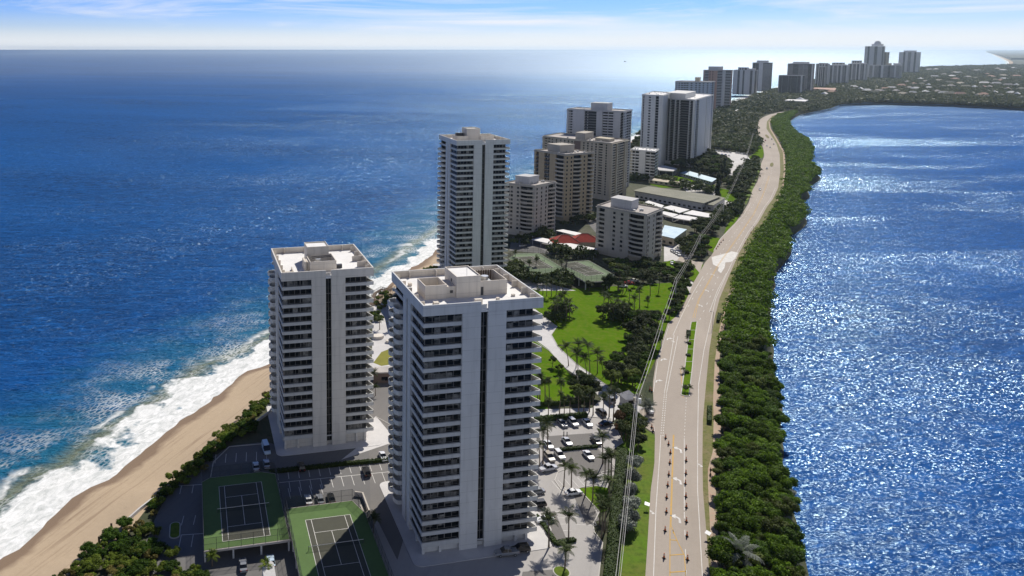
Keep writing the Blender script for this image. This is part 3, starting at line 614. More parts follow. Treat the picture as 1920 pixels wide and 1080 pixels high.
# rounded island in the left lot
c = G(328, 995); 
for hw, hl, z, mt in [(1.35, 3.4, 4.18, None), (1.1, 3.15, 4.2, 'verge')]:
    pts = [(c.x + hw * math.cos(a), c.y + (hl - hw) * (1 if a < math.pi else -1) + hw * math.sin(a)) for a in [i * math.pi / 10 for i in range(20)]]
    if mt is None: kb.prism(pts, 4.02, z)
    else: area('planting_bed', pts, M[mt], z, raw=True)
tag(kb.build('kerbs', M['kerb']), kind='structure')
# median island: kerb ring, dividers, grass cells
mi = MB(); L_ = [(1277, 740), (1284, 690), (1290, 640), (1296, 604)]; R_ = [(1292, 741), (1298, 690), (1302, 640), (1307, 603)]
Lw = PL(L_, 4.1); Rw = PL(R_, 4.1)
wall_line(mi, Lw, 0.3, 4.08, 4.27); wall_line(mi, Rw, 0.3, 4.08, 4.27); wall_line(mi, [Lw[-1], Rw[-1]], 0.3, 4.08, 4.268)
cb = (Lw[0] + Rw[0]) / 2; rr = (Lw[0] - Rw[0]).length / 2
arc = [cb + (Lw[0] - cb) * math.cos(a) + Vector((0, -rr * math.sin(a), 0)) for a in [i * math.pi / 8 for i in range(9)]]
wall_line(mi, arc, 0.3, 4.08, 4.265)
for f in (0.12, 0.3, 0.45, 0.62, 0.75, 0.88):
    y = 740 - 137 * f; a_, b_ = G(at_y(L_[:1] + L_[1:], y), y, 4.1), G(at_y(R_, y), y, 4.1); wall_line(mi, [a_, b_], 0.25, 4.08, 4.262)
me_ = mi.build('traffic_island', M['kerb']); tag(me_, kind='structure')
area('island_grass', [*[(x + .8, y) for x, y in L_], *[(x - .8, y) for x, y in reversed(R_)]], M['grass'], 4.20)
# small far traffic islands
for x, y, rx, ry in [(1447, 309, 1.6, 16), (1438.5, 256, 1.8, 24)]:
    c = G(x, y); d = (G(x + 1.5 if y > 280 else x - 6, y - 8) - c).normalized(); n_ = Vector((-d.y, d.x, 0))
    q = [c + d * ry * math.cos(a) + n_ * rx * math.sin(a) for a in [i * math.pi / 8 for i in range(16)]]; mb = MB(); mb.prism([(p.x, p.y) for p in (q if (q[1] - q[0]).cross(q[2] - q[1]).z > 0 else q[::-1])], 4.1, 4.3); tag(mb.build('traffic_island', M['dry_grass']), kind='structure')

# ------------------------------------------------------------------ the three matching towers
def condo_tower(label, x0, y0, w, d, ztop, floors, fh, conc, pent, group='matching condominium towers'):
    t = empty('condominium_tower', (x0, y0, 4), label, 'tower', group)
    B = lambda: MB()
    top = ztop - 4
    bandtop = top - 2.45            # underside of the parapet fascia
    z_of = lambda k: bandtop - (k + 1) * fh       # floor level of storey k counted from the top
    zb = z_of(floors - 1)           # first residential floor level
    X = lambda f: f * w; Y = lambda f: f * d
    wr_ = X(0.935)                  # right wall of the body
    # core
    c = B(); c.box(0.9, 0.9, 0, wr_ - 0.7, d - 0.9, bandtop + 0.2); c.build('wall', conc, t)
    piers = [(X(.32), -0.15, X(.475), 1.2), (X(.535), -0.15, X(.69), 1.2), (-0.15, Y(.36), 1.2, Y(.45)), (-0.15, Y(.49), 1.2, Y(.60)),
             (X(.32), d - 1.2, X(.475), d + .15), (X(.535), d - 1.2, X(.69), d + .15), (wr_ - 1.2, Y(.36), wr_ + .15, Y(.60))]
    for a in piers:
        m_ = B(); m_.box(a[0], a[1], 0, a[2], a[3], bandtop - 0.003); m_.build('wall_pier', conc, t)
    s = B(); s.box(X(.475) + .002, 0.75, 1.2, X(.535) - .002, 1.0, bandtop); 
    s.build('stair_window', M['slot'], t)
    s = B()
    for i in range(int((bandtop - 1.2) / fh)): s.box(X(.475) + .01, 0.68, 1.2 + i * fh, X(.535) - .01, 0.745, 1.32 + i * fh)
    s.box(X(.505) - .06, 0.66, 1.2, X(.505) + .06, 0.74, bandtop); s.build('stair_window_frame', M['frame'], t)
    s = B(); s.box(0.85, Y(.45) + .01, 0.5, 1.0, Y(.49) - .01, bandtop); s.build('stair_window', M['slot'], t)
    # per storey shared meshes
    # glass ribbons, one per face
    segs = [('x', 0.45, X(.32), 0.55), ('x', X(.69), wr_ - .3, 0.55), ('y', 0.62, Y(.36), 0.5), ('y', Y(.60), d - .5, 0.9)]
    def ribbon(g, axis, a, b, at, z0, z1, t_=0.12):
        if axis == 'x': g.box(a, at, z0, b, at + t_, z1)
        else: g.box(at, a, z0, at + t_, b, z1)
    gms = []; fms = []
    for ax, a, b, at in segs: g = B(); ribbon(g, ax, a, b, at, 0.1, fh - 0.13); gms.append(g.mesh('window', M['glass']))
    g = B(); ribbon(g, 'y', 0.62, d - .5, wr_ - .65, 0.1, fh - .05, .1); gms.append(g.mesh('window', M['glass']))
    for ax, a, b, at in segs:
        f_ = B()
        nn = max(2, int((b - a) / 1.45)); 
        for i in range(nn + 1):
            p = a + (b - a) * i / nn; wd = 0.09 if i % 3 == 0 else 0.05
            if ax == 'x': f_.box(p - wd, at - 0.05, 0.95, p + wd, at - .004, fh - .13)
            else: f_.box(at - 0.05, p - wd, 0.95, at - .004, p + wd, fh - .13)
        if ax == 'y': f_.box(at - .04, a, 1.0, at - .012, b, 1.07)
        if ax == 'x': f_.box(a, at - 0.04, 1.0, b, at - .012, 1.07); f_.box(a, at - .04, fh - .2, b, at - .012, fh - .132)
        fms.append(f_.mesh('window_frame', M['frame']))
    b = B()   # spandrel bands with a thin rail groove
    for a0, a1, a2, a3 in [(0, -0.0, X(.32) - .002, 0.3), (X(.69) + .002, 0, wr_, 0.3), (0, 0.302, 0.3, Y(.36) - .002)]:
        b.box(a0, a1, -0.12, a2, a3, 0.76)
    b.box(0.302, 0.302, -0.12, X(.32) - .002, 0.95, 0.03); b.box(X(.69) + .002, .302, -.12, wr_, .95, .03)
    b.box(0.5, Y(.60) + .002, -0.12, 0.9, d, 0.76)
    b.box(0.05, d - 0.3, -.12, X(.32) - .002, d, .76); b.box(X(.69) + .002, d - .3, -.12, wr_, d, .76)
    b.box(1.0, 1.0, -.10, wr_ - .8, d - 1.0, -.02)      # the floor slab that carries them
    bm_ = b.mesh('spandrel', M['band'])
    rms = []
    for grp in ([(0.06, 0.08, X(.32) - .05, 0.14), (0.08, 0.2, 0.14, Y(.36) - .05)], [(X(.69) + .05, 0.08, wr_ - .05, 0.14)]):
        r_ = B()
        for a0, a1, a2, a3 in grp: r_.box(a0, a1, 0.86, a2, a3, .93)
        rms.append(r_.mesh('handrail', M['rail']))
    # balconies: angled plan with thick parapet
    def balc(pts, zt=0.95):
        q = B(); cx = sum(p[0] for p in pts) / len(pts); cy = sum(p[1] for p in pts) / len(pts)
        q.prism(pts, -0.14, 0.06)
        ins = [(p[0] + (cx - p[0]) * 0.0, p[1]) for p in pts]
        for i in range(len(pts) - 1):
            a, b2 = Vector((*pts[i], 0)), Vector((*pts[i + 1], 0)); dr = (b2 - a).normalized(); nn = Vector((-dr.y, dr.x, 0)) * 0.16
            q.prism([a, b2, b2 + nn, a + nn], 0.062, zt)
        return q.mesh('balcony', M['white'])
    e = w - wr_ + 0.55
    rf = balc([(wr_ + .002, 0.0), (w + .15, 0.0), (w + .15, 0.7), (wr_ + .55, Y(.17)), (w + .1, Y(.19)), (w + .1, Y(.23)), (wr_ + .002, Y(.34))])
    rb = balc([(wr_ + .002, Y(.62)), (wr_ + e, Y(.68)), (wr_ + e, Y(.80)), (wr_ + e * .6, Y(.84)), (wr_ + e, Y(.9)), (wr_ + .002, Y(.97))])
    lb1 = balc([(0.5, Y(.79)), (-1.05, Y(.78)), (-1.5, Y(.75)), (-1.62, Y(.71)), (-1.4, Y(.665)), (-.9, Y(.64)), (.5, Y(.63))])
    lb2 = balc([(0.5, Y(.97)), (-.9, Y(.965)), (-1.4, Y(.94)), (-1.6, Y(.90)), (-1.4, Y(.865)), (-.9, Y(.84)), (.5, Y(.83))])
    for k in range(floors):
        z = z_of(k)
        for nm, m_ in (('spandrel', bm_), ('balcony', rf)): link(nm, m_, t, (0, 0, z))
        for m_ in rms: link('handrail', m_, t, (0, 0, z))
        for q_, gm in enumerate(gms[:-1]):
            if len(gms) * floors > 99 and q_ == 3: continue
            w_ = link('window', gm, t, (0, 0, z)); link('window_frame', fms[q_], w_)
        if k > 0: link('balcony', lb1, t, (0, 0, z)); link('balcony', lb2, t, (0, 0, z)); link('balcony', rb, t, (0, 0, z))
    big = B()
    for k in range(floors):
        for gm in ([gms[-1]] if len(gms) * floors <= 99 else [gms[-1], gms[3]]): big.add([(v.co.x, v.co.y, v.co.z + z_of(k)) for v in gm.vertices], [tuple(p_.vertices) for p_ in gm.polygons])
    tag(big.build('window_ribbons', M['glass'], t), kind='stuff')
    # ground storey: recessed with columns
    gs = B(); gs.box(0, 0, zb - 0.35, wr_, 0.3, zb - .12); gs.build('spandrel', M['band'], t)
    for cxn, cyn in [(.5, .5), (X(.16), .5), (X(.82), .5), (wr_ - .6, .5), (.5, Y(.2)), (.5, Y(.8))]:
        q = B(); q.box(cxn - .3, cyn - .3, 0, cxn + .3, cyn + .3, zb - .13); q.build('column', conc, t)
    # roof
    q = B(); q.box(-0.1, -0.1, bandtop, w + .1, d + .1, bandtop + 0.35); q.box(0.25, 0.25, bandtop + .35, w - .25, d - .25, bandtop + .75); q.m = 1
    q.build('roof', [M['roof_white'], M['roof_white']], t)
    q = B(); hgt_ = top
    for a0, a1, a2, a3 in [(-.15, -.15, X(.475), .2), (X(.535), -.15, w + .15, .2), (-.15, .202, .2, d + .15), (w - .2, .202, w + .15, d + .15), (.202, d - .2, w - .202, d + .15)]:
        q.box(a0, a1, bandtop - .05, a2, a3, hgt_)
    q.box(X(.475) - .001, 0.6, bandtop + .4, X(.535) + .001, 0.8, hgt_ - .9)
    q.build('parapet', conc, t)
    q = B(); rz = bandtop + .75
    def but(*a): q = MB(); q.box(*a); q.build('parapet_buttress', M['roofbox'], t)
    for f in (0.12, .30, .5, .7, .9): but(.2, Y(f), rz, 1.3, Y(f) + .18, hgt_ - .15); but(w - 1.6, Y(f) - .02, rz, w - .2, Y(f) + .16, hgt_ - .15)
    for f in (.15, .4, .62, .85): but(X(f), d - 1.3, rz, X(f) + .18, d - .2, hgt_ - .15)
    # inner faces of parapet are warm painted
    q = B(); q.box(.205, .203, rz, .235, d - .203, hgt_ - .05); q.box(w - .235, .203, rz, w - .205, d - .203, hgt_ - .05); q.box(.24, d - .235, rz, w - .24, d - .205, hgt_ - .05)
    q.build('parapet_lining', M['roofbox'], t)
    pent(t, w, d, rz, hgt_)
    return t
def open_box(mb, x0, y0, x1, y1, z0, z1, th=0.2):
    mb.box(x0, y0, z0, x1, y0 + th, z1); mb.box(x0, y1 - th, z0, x1, y1, z1); mb.box(x0, y0 + th + .002, z0, x0 + th, y1 - th - .002, z1); mb.box(x1 - th, y0 + th + .002, z0, x1, y1 - th - .002, z1)
def pent_a(t, w, d, rz, h):
    q = MB(); open_box(q, 10.6, 8.6, 16.6, 17.5, rz + 4.7, rz + 5.1); q.box(10.6, 8.6, rz, 16.6, 17.5, rz + 4.7); q.build('machine_room', M['roofbox'], t)
    q = MB(); q.box(10.85, 8.85, rz + 4.71, 16.35, 17.25, rz + 4.78); q.build('machine_room_roof', M['roof_white'], t)
    q = MB(); open_box(q, 3.0, 8.9, 8.3, 15.5, rz, rz + 3.3); q.build('roof_enclosure', M['roofbox'], t)
    q = MB(); q.box(8.302, 9.3, rz, 10.598, 15.0, rz + 2.7); q.build('lift_lobby', M['roofbox'], t)
    q = MB(); open_box(q, 16.602, 9.2, 23.5, 18.2, rz, rz + 3.5); q.build('roof_enclosure', M['roofbox'], t)
    q = MB()
    for i in range(9): q.box(17.0 + i * .62, 16.4, rz + 1.0, 17.35 + i * .62, 16.6, rz + 4.0)
    q.build('louvre_screen', M['wood'], t)
    q = MB(); q.box(18.2, 12.2, rz, 20.6, 14.6, rz + 2.6); q.tube([(19.4, 13.4, rz + 2.6), (19.4, 13.4, rz + 3.5)], 0.9, 12); q.build('cooling_unit', M['metal'], t)
    q = MB(); q.box(21.1, 12.4, rz, 22.6, 14.2, rz + 1.9); q.build('cooling_unit', M['dark_metal'], t)
    for x, z0, wd, hh in [(9.2, rz + 1.1, .75, .65), (16.8, rz + .1, .7, 2.0)]:
        q = MB(); q.box(x, 9.14 if x > 12 else 9.24, z0, x + wd, 9.196 if x > 12 else 9.296, z0 + hh); q.build('door' if hh > 1 else 'vent', M['dark_metal'], t)
    q = MB(); q.box(10.5, 12, rz + 3.0, 10.56, 12.6, rz + 3.7); q.build('vent', M['dark_metal'], t)
    q = MB(); q.tube([(13.6, 10.0, rz + 4.7), (13.6, 10.0, rz + 7.2)], 0.05, 5); q.build('antenna', M['metal'], t)
    for a_ in [(4.0, 4.8, rz, 5.2, 6.0, rz + .5), (13.2, 3.0, rz, 15.0, 3.8, rz + 1.2), (19.2, 4.8, rz, 19.9, 5.5, rz + .6), (23.8, 6.8, rz, 24.6, 7.4, rz + .5), (2.2, 20, rz, 3.0, 21, rz + .7)]: q = MB(); q.box(*a_); q.build('roof_vent', M['roofbox'], t)
def pent_b(t, w, d, rz, h):
    q = MB(); q.box(9.2, 13.2, rz, 15.8, 19.5, rz + 5.0); open_box(q, 9.2, 13.2, 15.8, 19.5, rz + 5.002, rz + 5.4); q.build('machine_room', M['roofbox'], t)
    q = MB(); q.box(9.5, 13.5, rz + 5.01, 15.5, 19.2, rz + 5.07); q.build('machine_room_roof', M['roof_white'], t)
    q = MB(); open_box(q, 8.8, 4.6, 16.6, 13.198, rz, rz + 3.1); q.box(7.4, 6.0, rz, 8.0, 11.0, rz + 2.9); q.box(8.2, 6.4, rz, 8.78, 10.0, rz + 2.7); q.build('roof_enclosure', M['roofbox'], t)
    q = MB(); q.box(10.5, 6.2, rz, 12.8, 8.6, rz + 2.2); q.box(13.3, 6.4, rz, 15.2, 9.2, rz + 2.0); q.tube([(11.6, 7.4, rz + 2.2), (11.6, 7.4, rz + 3.2)], .8, 12); q.build('cooling_unit', M['metal'], t)
    q = MB(); q.tube([(10, 8, rz + 3.3), (15.8, 8.5, rz + 3.4)], .12, 6); q.tube([(10, 10, rz + 3.2), (15.8, 10.2, rz + 3.3)], .12, 6); q.build('pipe', M['dark_metal'], t)
    q = MB(); q.box(17.2, 7.2, rz, 18.8, 8.3, rz + 1.1); q.build('vent', M['dark_metal'], t)
    for bs_ in ([(w - 3.2, 7.5, rz, w - .3, 7.7, rz + 1.6)], [(w - 3.4, 14, rz, w - .3, 14.2, rz + 1.6)], [(1.2, 4, rz, 4.0, 4.3, rz + .8), (3.8, 4.3, rz, 4.05, 9, rz + .8)]):
        q = MB(); [q.box(*b_) for b_ in bs_]; q.build('screen_wall', M['roofbox'], t)
def pent_c(t, w, d, rz, h):
    q = MB(); q.box(8.5, 9, rz, 15.5, 17, rz + 6.2); open_box(q, 8.5, 9, 15.5, 17, rz + 6.202, rz + 6.6); q.build('machine_room', M['roofbox'], t)
    q = MB(); open_box(q, 2.6, 7.5, 8.49, 15, rz, rz + 3.0); open_box(q, 15.51, 8, 22.5, 15.5, rz, rz + 2.8); q.build('roof_enclosure', M['roofbox'], t)
    q = MB(); q.box(4.0, 12, rz, 7.6, 14.4, rz + 4.2); q.tube([(4.2, 12, rz), (4.2, 12, rz + 6)], .07, 5); q.tube([(6, 12, rz), (6, 12, rz + 5.2)], .07, 5); q.build('cooling_unit', M['dark_metal'], t)
condo_tower('nearest grey tower with white roof and two open roof enclosures, right of the beach tower', 49.2, 163.6, 28.4, 28.0, 63.6, 21, 2.615, M['conc_grey'], pent_a)
condo_tower('shorter grey tower beside the beach, its white roof walled by a high parapet', 23.9, 219.0, 26.6, 28.5, 57.1, 18, 2.63, M['conc_b'], pent_b)
condo_tower('tallest and slimmest of the three matching grey towers, standing behind against the sea', 128.3, 372.0, 28.0, 28.5, 75.0, 25, 2.63, M['conc_grey'], pent_c)
# paved plinths round the towers
def plinth(x0, y0, x1, y1, z=4.16, mat='path'):
    pts = []
    r = 2.0
    for cx_, cy_, a0 in [(x1 - r, y0 + r, -90), (x1 - r, y1 - r, 0), (x0 + r, y1 - r, 90), (x0 + r, y0 + r, 180)]:
        for i in range(6): a = R(a0 + i * 18); pts.append((cx_ + r * math.cos(a), cy_ + r * math.sin(a)))
    mb = MB(); mb.prism(pts, 4.0, z); tag(mb.build('pavement', M[mat]), kind='structure')
plinth(46.6, 159.6, 80.5, 196); plinth(21.5, 215.6, 53.0, 251); plinth(125.5, 368.5, 160, 403)
plinth(78.0, 165.0, 83.0, 175.0, 4.165)

# ------------------------------------------------------------------ other buildings
FOOT = []   # footprints, to keep trees out
def inside(p, poly):
    x, y = p[0], p[1]; c = False; j = len(poly) - 1
    for i in range(len(poly)):
        xi, yi = poly[i][0], poly[i][1]; xj, yj = poly[j][0], poly[j][1]
        if (yi > y) != (yj > y) and x < (xj - xi) * (y - yi) / (yj - yi) + xi: c = not c
        j = i
    return c
def block(name, label, cat, Lp, Fp, Rp, ztop, floors, left, right, mats, base=None, pents=(), detail=True, group=None, roof='roof_tan', fh=None, over=0.5, g0=3.2, back=True):
    """a building given by the ground plan of three roof corners (left, front, right)"""
    if base is not None: P = G(*base, 4); ztop = top_z(Fp[0], Fp[1], P)
    F = G(*Fp, ztop); Lc = G(*Lp, ztop); Rc = G(*Rp, ztop)
    if not detail:      # far off: plan laid out from the foot of the front corner
        F = Vector((P.x, P.y, ztop)); dist = P.xy.length
        def on(x, dd): r = ray(x, Fp[1]); k = (dist + dd) / math.hypot(r[0], r[1]); return Vector((r[0] * k, r[1] * k, ztop))
        Lc = on(Lp[0], 0); wd_ = (Lc - F).length; Lc = on(Lp[0], wd_ * .12); Rc = on(Rp[0], min(60, max(18, wd_ * .6)))
    org = Vector((F.x, F.y, 4)); t = empty(name, org, label, cat, group)
    wm, bm, gm, rm = M[mats[0]], M[mats[1]], M[mats[2]], M[roof]
    htop = ztop - 4; a = Vector((Lc.x - F.x, Lc.y - F.y)); b = Vector((Rc.x - F.x, Rc.y - F.y))
    FOOT.append([org.xy, org.xy + a, org.xy + a + b, org.xy + b])
    fh = fh or (htop - g0 - 0.8) / floors
    z0 = htop - 0.8 - floors * fh
    A = a.normalized(); Bv = b.normalized()
    core = MB(); i_ = 1.56 / max(.3, abs(A.x * Bv.y - A.y * Bv.x))
    core.obox(A * i_ + Bv * i_, a - A * 2 * i_, b - Bv * 2 * i_, 0, htop - 0.4); core.build('core', gm if False else wm, t)
    cnt = {}
    def emit(nm, mb, mat, zs, far_merge):
        if not mb.f: return
        if far_merge or cnt.get(nm, 0) + len(zs) > 96:
            big = MB()
            for z in zs: big.add([(v[0], v[1], v[2] + z) for v in mb.v], mb.f)
            o = big.build(nm + ('_column' if nm == 'window' else '_stack'), mat, t)
            if not far_merge: o['kind'] = 'stuff'
        else:
            me = mb.mesh(nm, mat); cnt[nm] = cnt.get(nm, 0) + len(zs)
            for z in zs: link(nm, me, t, (0, 0, z))
    def face(P0, P1, nrm_, spec):
        d = (P1 - P0); Ln = d.length; d = d.normalized(); tot = sum(s[1] for s in spec); u = 0.0
        def bx(mb, u0, u1, v0, v1, za, zb):
            mb.obox(P0 + d * u0 + nrm_ * v0, d * (u1 - u0), nrm_ * (v1 - v0), za, zb)
        for s in spec:
            kd, wd = s[0], s[1] / tot * Ln; u0, u1 = u, u + wd; u += wd
            zs = [z0 + i * fh for i in range(floors)]
            if kd in 'Ww':
                m_ = MB(); bx(m_, u0 + .002, u1 - .002, -1.6, 0, 0, htop - .4); 
                # thin reveals at every other storey break the slab up
                m_.build('wall', wm if len(s) < 5 else M[s[4]], t)
                if kd == 'w':
                    nw = s[2]; ww = min(s[3], wd / nw * .8)
                    for j in range(nw):
                        q = MB(); fr = MB(); cu = u0 + wd * (j + .5) / nw; bx(q, cu - ww / 2, cu + ww / 2, 0.002, 0.03, fh * .3, fh * .3 + 1.35)
                        emit('window', q, gm, zs, not detail)
                        if detail: bx(fr, cu - ww / 2 - .12, cu + ww / 2 + .12, 0.002, 0.16, fh * .3 - .14, fh * .3); emit('sill', fr, bm, zs, False)
            elif kd == 'B':
                q = MB(); bx(q, u0, u1, -1.5, -1.4, 0.15, fh - .1); emit('window', q, gm, zs, not detail)
                q = MB(); bx(q, u0, u1, -1.6, 0.05, -.12, .12); bx(q, u0, u1, -.08, .05, .122, 0.98); 
                if len(s) > 2 and s[2] > 1:
                    for j in range(1, s[2]): cu = u0 + wd * j / s[2]; bx(q, cu - .12, cu + .12, -1.5, -.01, .122, fh - .12)
                emit('balcony', q, bm, zs, not detail)
                q = MB(); bx(q, u0, u1, -1.6, 0, 0, z0 - .12); q.build('base_wall', wm, t)
            elif kd == 'D':   # recessed balcony with a dark glass rail
                q = MB(); bx(q, u0, u1, -1.5, -1.4, 0.15, fh - .1); emit('window', q, gm, zs, not detail)
                q = MB(); bx(q, u0, u1, -1.6, 0.02, -.09, .09)
                if len(s) > 2 and s[2] > 1:
                    for j in range(1, s[2]): cu = u0 + wd * j / s[2]; bx(q, cu - .12, cu + .12, -1.5, -.04, .092, fh - .092)
                emit('balcony', q, bm, zs, not detail)
                q = MB(); bx(q, u0 + .01, u1 - .01, -.03, .03, .1, 1.1); emit('railing', q, M['rail_dark'], zs, not detail)
                q = MB(); bx(q, u0, u1, -1.6, 0, 0, z0 - .092); q.build('base_wall', wm, t)
            elif kd == 'R':
                q = MB(); bx(q, u0, u1, -1.3, -1.2, 0.15, fh - .1); emit('window', q, gm, zs, not detail)
                q = MB(); n_ = 8; out = [P0 + d * (u0 + wd * j / n_) + nrm_ * (0.2 + 1.3 * math.sin(math.pi * j / n_)) for j in range(n_ + 1)]
                poly = out + [P0 + d * u1 - nrm_ * 1.4, P0 + d * u0 - nrm_ * 1.4]
                if sum((poly[i].x * poly[(i + 1) % len(poly)].y - poly[(i + 1) % len(poly)].x * poly[i].y) for i in range(len(poly))) < 0: poly.reverse()
                q.prism(poly, -.12, .1)
                wall_line(q, [Vector((*p, 0)) for p in out], .15, .102, .98)
                emit('balcony', q, bm, zs, not detail)
                q = MB(); bx(q, u0, u1, -1.6, -1.25, 0, htop - .4); q.build('base_wall', wm, t)
            elif kd == 'G':
                q = MB(); bx(q, u0, u1, -.6, -.5, 0.2, htop - .4); q.build('glazing', gm, t)
                q = MB()
                for z in zs: bx(q, u0, u1, -.6, -.35, z - .15, z + (.9 if len(s) > 2 else .2))
                q.build('spandrel', bm, t)
            elif kd == 'S':   # solid pier standing proud
                q = MB(); bx(q, u0, u1, -1.6, .5, 0, htop - .2); q.build('wall_pier', bm, t)
    O = Vector((0, 0))
    nl = Vector((-b.x, -b.y)).normalized(); nr = Vector((-a.x, -a.y)).normalized()
    # outward normals: perpendicular to each face, pointing away from the other edge
    def perp(v, away):
        p = Vector((-v.y, v.x)).normalized(); return p if p.dot(away) > 0 else -p
    nl = perp(a, -b); nr = perp(b, -a)
    face(a, O, nl, left); face(O, b, nr, right)
    if back:
        face(a + b, a, -nr, [('W', 1)]); face(b, a + b, -nl, [('W', 1)])
    q = MB(); q.obox(-A * over - Bv * over, a + A * 2 * over, b + Bv * 2 * over, htop - .4, htop); q.m = 1
    q.obox(A * .6 + Bv * .6, a - A * 1.2, b - Bv * 1.2, htop - .2, htop + .05); q.build('roof', [bm, rm], t)
    q = MB(); la, lb = a.length, b.length
    for o_, v1, v2 in [(O, a, Bv * .3), (O + Bv * .302, A * .3, b - Bv * .302), (a - A * .3 + Bv * .302, A * .3, b - Bv * .302), (b - Bv * .3 + A * .302, a - A * .604, Bv * .3)]:
        q.obox(o_, v1, v2, htop + .002, htop + .8)
    q.build('parapet', bm, t)
    for (fa, fb, sa, sb, hh, mt) in pents:
        q = MB(); q.obox(A * (fa * la) + Bv * (fb * lb), A * (sa * la), Bv * (sb * lb), htop + .052, htop + hh)
        q.obox(A * (fa * la) + Bv * (fb * lb) - A * .2 - Bv * .2, A * (sa * la + .4), Bv * (sb * lb + .4), htop + hh + .002, htop + hh + .35)
        q.build('machine_room', M[mt], t)
    if detail:
        rr_ = random.Random(int(F.x))
        for i in range(9):
            q = MB(); c = A * (rr_.uniform(.1, .85) * la) + Bv * (rr_.uniform(.1, .85) * lb); q.obox(c, A * rr_.uniform(.6, 1.6), Bv * rr_.uniform(.6, 1.6), htop + .052, htop + rr_.uniform(.6, 1.3)); q.build('cooling_unit', M['metal'], t)
    return t
dm = ('cream', 'band', 'glass')
block('apartment_building', 'low beige apartment block with bowed corner balconies beside the tall slim tower', 'building', (944, 344), (1003, 350), (1043, 342), 36, 11,
      [('B', 1), ('w', 1.6, 2, 1.5), ('W', .6), ('w', 1.2, 1, 1.5), ('R', 3.6)], [('w', 2.4, 3, 1.2), ('R', 1.4)], ('beige2', 'beige2', 'glass'), pents=[(.35, .25, .45, .45, 4.5, 'offwhite')])
block('apartment_building', 'brown apartment block with tan blank walls and dark curved balconies', 'building', (1002, 282), (1060, 291), (1114, 287), 49.5, 15,
      [('D', 1.0), ('W', 1.3), ('D', 1.1, 2), ('W', 1.3), ('R', 2.0)], [('w', 1.3, 2, 1.2), ('R', 1.2), ('w', 1.0, 1, 1.2), ('R', 1.0)], ('tan', 'beige', 'glass_far'), pents=[(.35, .2, .4, .5, 5, 'beige')])
block('apartment_building', 'broad cream apartment slab with a brown panel under its flat roof edge', 'building', (1018, 256), (1147, 270), (1178, 263), 0, 20,
      [('S', .12), ('B', .8, 2), ('w', 1.5, 3, 1.3), ('w', 1.3, 3, 1.3), ('W', .8, 0, 0, 'brownwall'), ('S', .1), ('w', 1.8, 4, 1.2), ('B', .5), ('w', .8, 1, 1.2), ('S', .14)], [('S', .2), ('G', .8, 1), ('S', .25), ('B', .6), ('G', .8, 1), ('S', .2), ('B', .5)],
      ('cream', 'cream', 'glass'), base=(1144, 377), pents=[(.42, .2, .14, .5, 5, 'beige'), (.1, .3, .2, .3, 2, 'cream')], over=.8)
P4 = G(1179, 349); z4 = top_z(1185, 207, P4)
block('apartment_building', 'tall pale apartment tower with solid white piers standing behind the cream slab', 'building', (1063, 205), (1168, 210), (1185, 207), z4, 27,
      [('B', 1.0, 2), ('S', 1.9), ('D', .9, 2), ('D', 1.0), ('S', .9), ('B', 1.7, 2), ('S', 1.1), ('D', .3)], [('G', .3, 1), ('w', 1, 2, 1.2), ('B', 1), ('G', .5, 1)],
      ('offwhite', 'offwhite', 'glass_far'), pents=[(.3, .2, .3, .5, 6, 'offwhite')], roof='roof_tan')
block('apartment_building', 'low square pale apartment block near the road, its corner balconies curved', 'building', (1119, 387), (1213, 404), (1243, 392), 31, 9,
      [('B', 1.1), ('W', .8), ('w', 1.0, 1, 1.6), ('w', 1.0, 1, 1.6), ('W', .4), ('R', 2.2)], [('w', 1.3, 2, 1.2), ('R', .9)], ('beige2', 'beige2', 'glass'), pents=[(.38, .25, .42, .42, 5, 'offwhite')])
block('apartment_building', 'small cream block with a blank white stair wall, left of the white high-rise', 'building', (1183, 281), (1228, 285), (1235, 280), 29.6, 8,
      [('B', 1.5, 2), ('S', 1.1), ('B', 1.6, 2)], [('B', 1)], ('cream', 'white', 'glass'), roof='roof_white')
block('apartment_building', 'left wing of the big white high-rise, a blank wall with one column of small windows', 'building', (1204, 178), (1243, 180), (1262, 174), 0, 25,
      [('G', .35), ('w', 1.6, 1, 2.3), ('G', .5), ('S', .5)], [('W', 1)], ('white', 'white', 'glass_far'), base=(1240, 315), roof='roof_white')
block('apartment_building', 'big white high-rise with dark balconies between white fins', 'building', (1242, 184), (1303, 188), (1338, 178), 0, 25,
      [('S', .5), ('D', 1.4), ('S', .11), ('D', 1.0), ('S', .2), ('D', .8), ('S', .11), ('D', 2.1), ('S', .15), ('D', 1.0)], [('S', .3), ('D', .6), ('S', .5), ('W', 1.4), ('S', .2), ('w', 1.2, 3, 1.4), ('G', .4)],
      ('white', 'white', 'glass_far'), base=(1300, 314), pents=[(.35, .1, .6, .5, 5, 'white')], roof='roof_white')
fm_ = dict(detail=False)
block('apartment_building', 'pale blue building with a flat cornice just behind the big white high-rise', 'building', (1266, 151), (1326, 154), (1340, 151), 0, 22,
      [('w', 1, 2, 2), ('w', 1.4, 3, 3), ('w', 1, 1, 2.4), ('w', 1.2, 2, 2.4), ('w', 1.4, 2, 2)], [('w', 1, 2, 2), ('B', 1)], ('bluewhite', 'offwhite', 'glass_far'), base=(1326, 246), roof='roof_white', over=1.5, pents=[(.35, .3, .12, .3, 6, 'cream')], **fm_)
block('apartment_building', 'tower with a terracotta left side and white balcony slabs on its right', 'building', (1319, 130), (1349, 132), (1374, 131), 0, 24,
      [('B', 1), ('w', 1, 2, 2), ('W', .6), ('B', 1)], [('S', .8), ('B', 2.4, 1)], ('pinkwall', 'offwhite', 'glass_far'), base=(1352, 206), pents=[(.3, .1, .5, .5, 7, 'offwhite')], **fm_)
